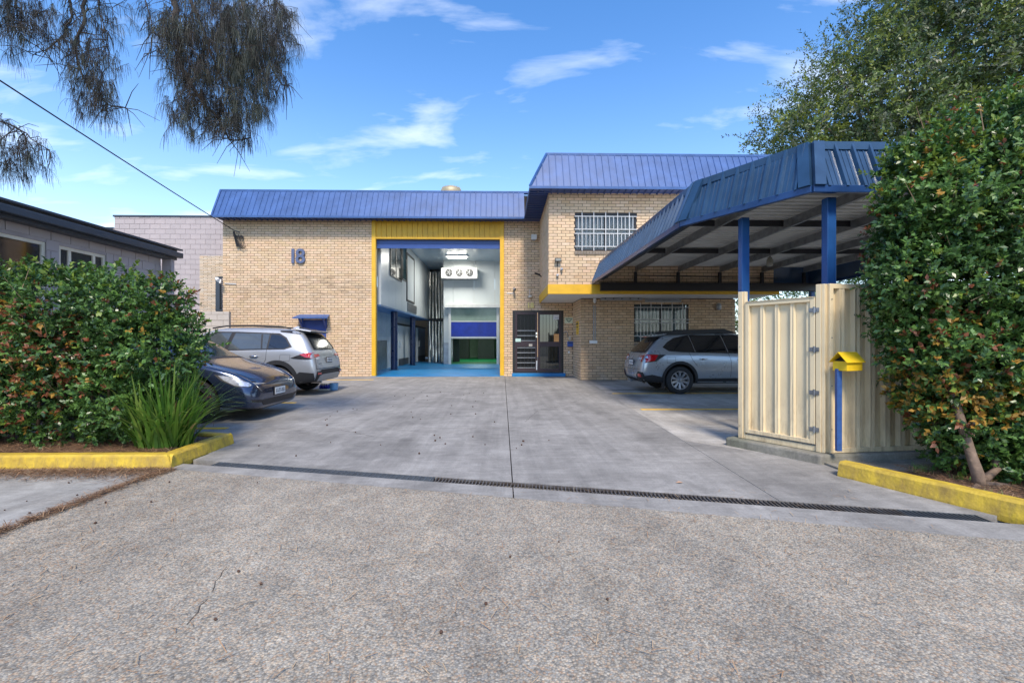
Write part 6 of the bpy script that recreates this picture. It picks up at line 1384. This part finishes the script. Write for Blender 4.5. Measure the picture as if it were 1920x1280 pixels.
def pick_hedge(topz, rust=0.22, lime=0.10, amber_zone=None):
    def f(rng, P, M, K, s):
        cl = lump(P, 5.5, 2.2); pr = np.clip(0.42+0.35*cl, 0.08, 0.92)
        base = np.where(rng.random((M,K)) < pr[:,None], 1, 0)
        nz = lump(P, 3.6, 4.2); kind = rng.random(M)
        rr = kind < np.where(nz > 0.35, rust*2.6, rust*0.30); tips = s > 0.55
        base[rr[:,None] & tips & (rng.random((M,K)) < 0.8)] = 3
        am = (rng.random(M) < np.where(nz > 0.35, 0.14, 0.015)); base[am[:,None] & (s > 0.6)] = 4
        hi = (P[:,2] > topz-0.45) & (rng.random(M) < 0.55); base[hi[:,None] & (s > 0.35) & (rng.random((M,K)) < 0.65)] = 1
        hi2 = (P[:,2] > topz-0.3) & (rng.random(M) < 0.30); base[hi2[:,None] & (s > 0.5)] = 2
        li = rng.random(M) < lime*0.4; base[li[:,None] & (s > 0.6)] = 2
        if amber_zone is not None:
            z = amber_zone(P) & (rng.random(M) < 0.75); base[z[:,None] & (s > 0.25) & (rng.random((M,K)) < 0.75)] = 4
            z2 = z & (rng.random(M) < 0.5); base[z2[:,None] & (rng.random((M,K)) < 0.5)] = 2
        return base
    return f
# left hedge
hd = thing('hedge', 'dense clipped hedge with dark green leaves and rusty tips behind the left kerb', 'hedge', (-5.6, 5.4, 0.08))
ells = []
rr = random.Random(3)
for i in range(9):
    x = -8.3 + i*0.54
    for z, ry in ((0.62,0.50), (1.15,0.58), (1.62,0.52)):
        ells.append((x+rr.uniform(-.08,.08), 5.42+rr.uniform(-.06,.06), z+rr.uniform(-.04,.04), 0.46, ry, 0.46 if z > 0.7 else 0.5))
ells = [e for e in ells if e[0] < -4.02 and not (e[0] > -4.2 and e[2] < 0.7)] + [(-4.25,5.3,0.60,0.36,0.42,0.46), (-4.0,5.4,1.25,0.32,0.42,0.40), (-4.05,5.45,1.70,0.30,0.40,0.24), (-3.9,5.4,0.85,0.25,0.36,0.38)]
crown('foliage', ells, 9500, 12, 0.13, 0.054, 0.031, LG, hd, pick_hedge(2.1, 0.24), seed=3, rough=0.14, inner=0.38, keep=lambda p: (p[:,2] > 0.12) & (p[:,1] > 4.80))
br = []
for i in range(14):
    x = -8.3+i*0.29; br.append(([(x,5.4,0.08),(x+rr.uniform(-.1,.1),5.4+rr.uniform(-.1,.1),0.7),(x+rr.uniform(-.25,.2),5.4+rr.uniform(-.1,.2),1.65)], 0.022, 0.006))
branches(hd, br, mat('twig', (0.16,0.11,0.07), 0.8))
sh = MB()
for i in range(26):
    x = rr.uniform(-8.2,-4.4); y = 5.42+rr.uniform(-.5,.4); z = rr.uniform(0.7,1.95); d = Vector((rr.uniform(-.3,.3), -0.5 if z < 1.7 else rr.uniform(-.4,.2), rr.uniform(0.3,0.8))).normalized()
    p = Vector((x, 4.98 if z < 1.75 else y, z)); sh.tube([p, p+d*0.12, p+d*0.25+Vector((0,0,0.02))], [0.004,0.003,0.0015], 4)
obj('shoot', sh, mat('twig_pale', (0.30,0.21,0.12), 0.7), hd, kind='stuff')
# strappy grass
gr_ = thing('grass_clump', 'tall strappy green grass clump at the corner of the left kerb', 'grass', (-3.72, 5.12, 0.1))
rng = np.random.default_rng(12); Q = []; MI = []
for i in range(440):
    a = rng.uniform(0, 2*math.pi); r0 = 0.22*math.sqrt(rng.random()); L = rng.uniform(0.45,1.02); lean = rng.uniform(0.05,0.75)**1.2; wd = rng.uniform(0.008,0.019)
    b0 = np.array([-3.74+r0*math.cos(a)*1.25, 5.12+r0*math.sin(a)*0.9, 0.09]); a2 = a+rng.normal(0,0.5) if rng.random() < 0.75 else rng.normal(-0.1,0.5); hz_ = np.array([math.cos(a2), math.sin(a2), 0]); side = np.array([-hz_[1], hz_[0], 0])
    pts = []; ang = lean*0.5; p = b0.copy(); n = 7
    for k in range(n+1):
        pts.append(p.copy()); ang += lean*1.9/n*(0.6+k/n); p = p + (hz_*math.sin(ang)+np.array([0,0,math.cos(ang)]))*L/n
        if p[2] < 0.06: p[2] = 0.06
    m_ = 0 if rng.random() < 0.62 else (1 if rng.random() < 0.7 else 2)
    if L < 0.55 and rng.random() < 0.4: m_ = 3
    for k in range(n):
        w0 = wd*(1-(k/n)**2.2)+0.0007; w1 = wd*(1-((k+1)/n)**2.2)+0.0004; Q.append([pts[k]-side*w0, pts[k]+side*w0, pts[k+1]+side*w1, pts[k+1]-side*w1]); MI.append(m_)
quads('blade', np.array(Q), MI, [leafmat('grass_green',(0.12,0.25,0.035),rough=0.4,tr=0.3), leafmat('grass_dark',(0.065,0.15,0.028),rough=0.4,tr=0.25), leafmat('grass_lime',(0.22,0.32,0.06),rough=0.4,tr=0.3), leafmat('grass_dry',(0.38,0.27,0.13),rough=0.7,tr=0.2)], gr_, kind='stuff')

# right bush
def el(px, py, d, rx, ry, rd): p = D(px, py, d); s = F/d; return (p.x, p.y, p.z, rx/s, rd, ry/s)
rb = thing('bush', 'big glossy green bush with rusty and yellow tips in front of the cream fence', 'bush', (4.22, 3.95, 0.05))
ells = [el(1894,330,4.35,130,150,0.55), el(1801,400,4.3,120,135,0.48), el(1726,400,4.35,55,110,0.36), el(1806,560,4.25,130,130,0.48), el(1716,520,4.3,72,90,0.36), el(1914,540,4.2,130,150,0.55), el(2024,420,4.3,140,220,0.6),
        el(1796,690,4.2,95,85,0.42), el(1874,680,4.1,130,90,0.48), el(1741,640,4.25,52,70,0.30), el(1814,785,4.1,85,48,0.34), el(2014,700,4.1,150,160,0.5), el(1919,840,3.9,52,45,0.26), el(1974,800,3.9,80,80,0.35), el(1814,845,4.15,50,26,0.25), el(1899,880,3.95,40,26,0.2), el(1944,900,3.7,40,40,0.2), el(1756,745,4.15,50,34,0.24), el(1914,230,4.5,80,50,0.4), el(1726,300,4.5,45,36,0.25)]
amber = lambda P: (P[:,2] < 0.98) & (P[:,2] > 0.55) & (P[:,0] < 4.35)
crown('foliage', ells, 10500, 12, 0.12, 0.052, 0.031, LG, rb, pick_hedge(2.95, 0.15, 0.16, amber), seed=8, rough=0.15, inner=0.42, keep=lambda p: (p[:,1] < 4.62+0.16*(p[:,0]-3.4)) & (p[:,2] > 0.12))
tb_ = G(1838, 912, 0.05)
M_bark2 = mat('bush_bark', (0.20,0.14,0.10), 0.9, var=0.35, scale=14, bump=0.8, bscale=30)
branches(rb, [([(tb_.x,tb_.y,0.02),(tb_.x-0.02,tb_.y,0.15),(tb_.x-0.06,tb_.y+0.02,0.32),(tb_.x-0.03,tb_.y+0.2,0.8),(tb_.x+0.1,tb_.y+0.45,1.6),(tb_.x+0.2,tb_.y+0.5,2.4)],0.05,0.015),
              ([(tb_.x+0.05,tb_.y+0.02,0.1),(tb_.x+0.20,tb_.y+0.05,0.18),(tb_.x+0.4,tb_.y+0.35,0.6),(tb_.x+0.7,tb_.y+0.45,1.6)],0.035,0.012),
              ([(tb_.x-0.02,tb_.y,0.06),(tb_.x-0.15,tb_.y-0.08,0.05),(tb_.x-0.3,tb_.y-0.12,0.03)],0.03,0.01), ([(tb_.x+0.02,tb_.y,0.06),(tb_.x+0.22,tb_.y-0.03,0.06),(tb_.x+0.42,tb_.y-0.0,0.03)],0.04,0.012)], M_bark2)
sh = MB(); rr = random.Random(5)
for i in range(22):
    px, py = rr.uniform(1700,1950), rr.uniform(240,700); p = D(px, py, 3.85+0.25*rr.random()); d = Vector((rr.uniform(-.6,.5), -0.2, rr.uniform(0.3,0.9))).normalized(); sh.tube([p, p+d*0.1, p+d*0.22], [0.004,0.003,0.0015], 4)
obj('shoot', sh, mat('twig_pale', (0,0,0)), rb, kind='stuff')

# tree behind the carport
tr = thing('tree', 'large feathery green tree rising behind the carport on the right', 'tree', (D(1720,640,16.5).x, D(1720,640,16.5).y, -0.1))
ells = [el(1490,262,15,55,30,1.2), el(1560,240,15.5,85,62,1.8), el(1640,190,16,110,95,2.2), el(1740,130,16.5,130,110,2.6), el(1840,60,16.5,150,120,2.8), el(1880,200,15.5,140,120,2.4), el(1690,260,15.5,120,70,2.0), el(1990,100,16,150,190,2.8), el(1620,95,16,40,50,1.2), el(1790,-30,16.5,110,90,2.4), el(1950,-80,17,190,140,3.0), el(1760,20,16,60,50,1.4), el(1550,330,15.8,80,60,1.5), el(1700,360,16,140,70,2)]
LT = [leafmat('tree_dark',(0.070,0.118,0.040),rough=0.4,tr=0.2), leafmat('tree_green',(0.14,0.20,0.045),rough=0.45,tr=0.3), leafmat('tree_lime',(0.22,0.27,0.045),rough=0.45,tr=0.4), leafmat('tree_grey',(0.12,0.145,0.085),rough=0.45,tr=0.25)]
def pick_tree(rng, P, M, K, s):
    base = rng.choice([0,1,3], size=(M,1), p=[0.36,0.34,0.30]) + np.zeros((M,K), int); lim = (rng.random(M) < 0.13+0.22*(P[:,0] < 11.2)); base[lim[:,None] & (s > 0.2)] = 2; return base
crown('crown', ells, 11000, 13, 0.60, 0.15, 0.058, LT, tr, pick_tree, spread=1.0, up=0.1, inner=0.42, seed=21, rough=0.16, sag=0.25)
# long sprays at the left outline
sprays = [el(1455,240,15,40,12,0.8), el(1500,190,15,40,18,0.8), el(1500,150,15.5,30,16,0.6), el(1560,105,15.5,40,20,0.8), el(1540,150,15.5,40,20,0.9), el(1640,20,16,40,16,0.8), el(1430,262,15,30,10,0.6), el(1600,50,16,30,18,0.8)]
crown('spray', sprays, 330, 16, 0.75, 0.11, 0.042, LT, tr, pick_tree, spread=0.9, up=0.2, inner=0.6, seed=22, rough=0.2, sag=0.2)
t0 = tr.location
bp = []
for (px, py, d) in [(1480,262,15),(1540,225,15.5),(1600,140,16),(1700,100,16.5),(1800,40,16.5),(1880,150,15.8),(1660,260,15.5),(1960,60,16),(1560,110,15.5)]:
    e = D(px, py, d); m0 = Vector((t0.x, t0.y, 4.0)); bp.append(([m0, m0.lerp(e, 0.35)+Vector((0,0,0.5)), m0.lerp(e, 0.7)+Vector((0,0,0.35)), e], 0.13, 0.015))
bp.append(([(t0.x,t0.y,-0.1),(t0.x+0.1,t0.y,2),(t0.x,t0.y,4.1)],0.30,0.2))
bp.append(([(t0.x-0.05,t0.y,2.0),(t0.x-1.4,t0.y-0.6,2.6),(t0.x-2.6,t0.y-1,2.9),(t0.x-4.2,t0.y-1,3.1)],0.10,0.03))
branches(tr, bp)
# shrubs at the back of the parking bays
def pick_sh(rng, P, M, K, s): return rng.choice([0,1,2], size=(M,K), p=[0.3,0.45,0.25])
s1 = thing('shrub', 'light green shrub glimpsed over the gate beyond the carport', 'shrub', (D(1490,640,17.5).x, D(1490,640,17.5).y, 0))
crown('foliage', [el(1495,570,17.3,55,26,0.8), el(1590,565,17.5,60,40,0.9), el(1470,610,17.3,50,40,0.8), el(1560,610,17.4,60,45,0.8)], 1700, 10, 0.25, 0.09, 0.045, LG, s1, pick_sh, seed=31)
branches(s1, [([(s1.location.x,s1.location.y,0),(s1.location.x,s1.location.y,2.2)],0.06,0.02)])
s2 = thing('shrub', 'narrow leafy shrub just beyond the right end of the brick wing', 'shrub', (D(1394,640,17.0).x, D(1394,640,17.0).y, 0))
crown('foliage', [el(1394,600,17,13,42,0.5), el(1392,670,17,14,40,0.5), el(1405,560,17,14,20,0.5)], 620, 10, 0.18, 0.075, 0.04, LG, s2, pick_sh, seed=33)
branches(s2, [([(s2.location.x,s2.location.y,0),(s2.location.x,s2.location.y,2.4)],0.05,0.02)])

# drooping she-oak, top left
so = thing('tree', 'dark drooping needle leaved tree with hanging boughs at top left', 'tree', (-7.3, 2.6, -0.1))
M_need = [leafmat('needle_dark',(0.016,0.016,0.012),rough=0.7,tr=0.1), leafmat('needle_grey',(0.040,0.050,0.034),rough=0.6,tr=0.15), leafmat('needle_brown',(0.028,0.020,0.014),rough=0.8,tr=0.1)]
M_sbark = mat('sheoak_bark', (0.045,0.036,0.030), 0.9, var=0.4, scale=14, bump=0.6)
rng = np.random.default_rng(44)
EL = [(400,70,110,90,1.5),(470,55,80,60,1.7),(515,70,38,60,1.4),(345,120,45,100,0.75),(430,170,85,75,1.7),(500,160,42,28,1.0),(450,225,42,34,1.1),(370,225,50,45,0.9),(310,60,38,70,0.45),(455,265,30,18,0.7),(330,190,35,40,0.7),(400,150,95,100,1.2),(480,110,60,60,1.4),(360,40,80,50,0.9),
      (165,90,42,95,1.05),(185,185,34,42,1.1),(205,55,26,60,0.6),(130,130,22,50,0.35),(150,200,30,30,0.6),(240,20,16,25,0.3),(180,150,36,60,0.8),
      (38,30,46,48,1.3),(12,20,25,50,0.9),(95,30,40,34,0.5),(70,60,35,35,0.7),(10,90,15,30,0.4),
      (22,275,34,34,1.2),(70,285,28,20,0.9),(8,240,16,24,0.8),(10,310,22,34,0.8),(45,310,34,24,0.9),(-60,60,60,90,1),(-50,280,50,60,1)]
A_ = np.array([e[2]*e[3]*e[4] for e in EL]); A_ = A_/A_.sum(); NT = 1650; Q = []; MI = []; tw = MB()
ks = rng.choice(len(EL), NT, p=A_)
for k in ks:
    e = EL[k]; a = rng.uniform(0,2*math.pi); r_ = math.sqrt(rng.random()); px = e[0]+e[2]*r_*math.cos(a); py = e[1]-8+e[3]*r_*math.sin(a); d = 5.6+rng.uniform(-0.5,0.5)
    if py < -60: continue
    p0 = np.array(D(px, py, d)); nst = rng.integers(16, 34); out_ = np.array([rng.normal(0.12,0.35), rng.normal(0,0.35), rng.normal(-0.05,0.2)]); out_ /= max(0.2,np.linalg.norm(out_)); tlw = rng.uniform(0.08,0.22)
    tw.tube([Vector(p0), Vector(p0+out_*tlw*0.5+np.array([0,0,0.01])), Vector(p0+out_*tlw)], [0.0035,0.0028,0.0015], 3)
    mm_ = rng.choice([0,1,2], p=[0.55,0.27,0.18]) if not (420 < px < 500 and py < 210) else rng.choice([0,1], p=[0.25,0.75])
    for j in range(nst):
        q = p0 + out_*tlw*rng.random(); L = rng.uniform(0.07,0.25); az = rng.uniform(0,2*math.pi); hdir = np.array([math.cos(az), math.sin(az), 0]); h0 = rng.uniform(0.1,0.75); wd = rng.uniform(0.0011,0.0019)
        az2 = rng.uniform(0,math.pi); sdv = np.array([math.cos(az2), math.sin(az2), 0])*wd
        prev = q; n = 3
        for i in range(n):
            hh = h0*(1-(i+0.7)/n)*1.1; v = hdir*hh + out_*0.25*(1-i/n) + np.array([0,0,-1])*(1-0.5*max(hh,0)); v /= np.linalg.norm(v); nx_ = prev+v*L/n
            Q.append([prev-sdv, prev+sdv, nx_+sdv*(0.9-0.2*i), nx_-sdv*(0.9-0.2*i)]); MI.append(mm_); prev = nx_
quads('needles', np.array(Q), MI, M_need, so, kind='stuff'); obj('twig', tw, M_sbark, so, kind='stuff')
def bough(pix, r0, r1, d=5.6): return ([Vector(so.location)+Vector((0.1,0,7.2)), (D(pix[0][0],pix[0][1],d)+Vector(so.location)+Vector((0,0,7.4)))/2+Vector((0,0,0.7))] + [D(x,y,d) for x, y in pix], r0, r1)
bl = [bough([(310,-60),(325,0),(330,60),(332,110),(350,140),(380,190),(410,225),(430,262),(470,258)],0.05,0.006), bough([(440,-60),(455,10),(470,60),(500,110),(530,160),(548,158)],0.03,0.004), bough([(345,-40),(370,30),(395,100),(420,160),(450,200)],0.03,0.004), bough([(500,-60),(515,0),(540,35)],0.02,0.004),
      bough([(120,-50),(132,5),(135,30),(122,62),(100,82),(85,95),(60,105)],0.022,0.003), bough([(150,-60),(160,0),(155,50),(140,90),(150,130),(175,170),(205,198),(240,204)],0.028,0.003), bough([(190,-50),(185,10),(195,50),(200,90)],0.018,0.003), bough([(20,-60),(30,0),(40,40),(35,80)],0.02,0.003),
      bough([(-120,180),(-40,205),(0,228),(40,245),(70,268),(95,282)],0.02,0.003), bough([(270,-40),(275,10),(285,60),(280,110)],0.014,0.003)]
def wig(pts):      # knobbly limbs: insert slightly offset points
    o = []
    for i in range(len(pts)-1):
        a, c = Vector(pts[i]), Vector(pts[i+1]); o.append(a)
        for f in (0.33, 0.66): o.append(a.lerp(c, f)+Vector((random.uniform(-1,1),random.uniform(-1,1),random.uniform(-1,1)))*min(0.025,(c-a).length*0.08))
    return o+[Vector(pts[-1])]
branches(so, [(wig(p), a, c) for p, a, c in bl], M_sbark)
branches(so, [([(-7.3,2.6,-0.1),(-7.2,2.6,3),(-7.25,2.6,5.5),(-7.2,2.6,7.4)],0.22,0.12)], M_sbark, 'trunk')
wood = MB()      # small side twigs
for p, a, c in bl:
    for i in range(2, len(p)-1):
        for _ in range(7):
            q = Vector(p[i]).lerp(Vector(p[i+1]), random.random()); d = Vector((random.gauss(0,0.6), random.gauss(0,0.5), random.gauss(-0.5,0.4))).normalized(); L = random.uniform(0.15,0.45)
            wood.tube([q, q+d*L*0.5+Vector((random.uniform(-.03,.03),0,0.02)), q+d*L+Vector((0,0,-0.06))], [0.006,0.004,0.002], 4)
obj('twig', wood, M_sbark, so, kind='stuff')

# litter: fallen needles in the beds and along the kerb
def litter(name, label, n, sample, z, cols, L=(0.04,0.13)):
    rng = np.random.default_rng(hash(name) % 1000 if False else n); P = []; 
    while len(P) < n:
        p = sample(rng)
        if p is not None: P.append(p)
    P = np.array(P); a = rng.uniform(0,2*math.pi,len(P)); l = rng.uniform(L[0],L[1],len(P)); d = np.stack([np.cos(a),np.sin(a),rng.normal(0,0.12,len(P))],1)*l[:,None]/2; s = np.stack([-np.sin(a),np.cos(a),np.zeros(len(P))],1)*rng.uniform(0.0008,0.0022,len(P))[:,None]
    c = np.stack([P[:,0],P[:,1],z+rng.uniform(0.002,0.02,len(P))],1); c[:,2] += np.abs(d[:,2])
    V = np.stack([c-d-s, c+d-s, c+d+s, c-d+s],1); o = quads(name, V, rng.integers(0,len(cols),len(P)), cols); o['kind'] = 'stuff'; o['label'] = label; o['category'] = 'litter'; return o
LC = [mat('litter_brown',(0.22,0.11,0.055),0.8), mat('litter_tan',(0.36,0.22,0.12),0.8), mat('litter_dark',(0.10,0.055,0.03),0.9)]
litter('fallen_needles', 'reddish brown fallen needles drifted along the foot of the left kerb', 8000, lambda r: (r.uniform(-7.5,-3.2), 4.56-abs(r.normal(0,0.17))) , 0.001, LC)
litter('fallen_needles', 'brown needle mulch under the left hedge', 9000, lambda r: (r.uniform(-7.5,-3.5), 4.78+abs(r.normal(0,0.35))), 0.105, LC)
litter('fallen_needles', 'brown needle mulch under the right bush', 9000, lambda r: (lambda x, y: (x, y) if y > 3.25-(x-3.75)*1.1 and x > 3.75 and y < 4.3 else None)(r.uniform(3.5,6), r.uniform(2.3,4.4)), 0.06, LC)
litter('fallen_needles', 'sparse pale needles scattered over the aggregate driveway', 1400, lambda r: (r.uniform(-3.3,3), r.uniform(1.0,3.8)) if r.random() < 0.6 else (r.uniform(-3.4,-2.2), r.uniform(1.5,4.3)), 0.001, [LC[1], mat('litter_pale',(0.42,0.30,0.18),0.8)], (0.03,0.08))
litter('fallen_needles', 'thin line of brown needles along the footpath joint at left', 1600, lambda r: (-3.31+r.normal(0,0.035), r.uniform(2.6,4.5)), 0.001, LC)
# sheoak cones
co = None; rr = random.Random(9)
spots = [(rr.uniform(-3.0,0.6), rr.uniform(5.0,11.5)) for _ in range(46)] + [(rr.uniform(-3.2,1.2), rr.uniform(1.5,4.2)) for _ in range(14)] + [(rr.uniform(-5.5,-3.2), rr.uniform(3.2,4.4)) for _ in range(22)]
for i, (x, y) in enumerate(spots):
    if dfront(x)-0.02 < y < dback(x)+0.02: continue
    if co is None:
        o = obj('seed_cone', MB().lathe([(0,0.0),(0.007,0.002),(0.010,0.008),(0.009,0.015),(0.004,0.019),(0,0.020)], (0,0,0), 8), mat('cone_brown',(0.085,0.045,0.03),0.9,bump=0.8), None); co = o
    else: o = co.copy(); C.objects.link(o)
    o.location = (x, y, 0.0005); o.rotation_euler = (rr.uniform(-.4,.4)*0, 0, rr.uniform(0,6)); s_ = rr.uniform(0.6,1.15)*(1 if y > 4.5 else 0.7); o.scale = (s_, s_*rr.uniform(1,1.5), s_)
    tag(o, 'tiny dark brown seed cone lying on the concrete driveway or aggregate', 'cone', 'seed cones scattered over the driveway')
lf_ = thing('leaf', 'single tan fallen leaf on the slab right of the drain', 'leaf', G(1274, 905)); p = G(1274, 905); obj('blade', MB().add([(p.x-0.035,p.y,0.004),(p.x,p.y-0.02,0.010),(p.x+0.035,p.y+0.005,0.004),(p.x,p.y+0.02,0.012)],[(0,1,2,3)]), mat('dead_leaf',(0.45,0.27,0.17),0.8), lf_)
# small green tufts by the right kerb
for i, (px, py, n, r_) in enumerate([(1728,884,90,0.07), (1800,900,40,0.05), (1868,935,50,0.06)]):
    c = G(px, py, 0.05); Q = []
    for j in range(n):
        a = rng.uniform(0,6.28); b0 = np.array([c.x+r_*rng.normal()*0.6, c.y+r_*rng.normal()*0.5, 0.05]); L = rng.uniform(0.03,0.08); v = np.array([math.cos(a)*0.5, math.sin(a)*0.5, 1.0])*L; s_ = np.array([-math.sin(a), math.cos(a), 0])*0.0022
        Q.append([b0-s_, b0+s_, b0+v+s_*0.2, b0+v-s_*0.2])
    o = quads('grass_tuft', np.array(Q), [0]*n, [leafmat('grass_bright',(0.13,0.28,0.04),tr=0.3)]); settle(o, (c.x, c.y, 0.05))
    tag(o, ['bright green grass tuft behind the right kerb nearest the fence', 'small faint grass tuft between the bright one and the bush trunk', 'grass tuft right of the bush trunk by the kerb'][i], 'grass')
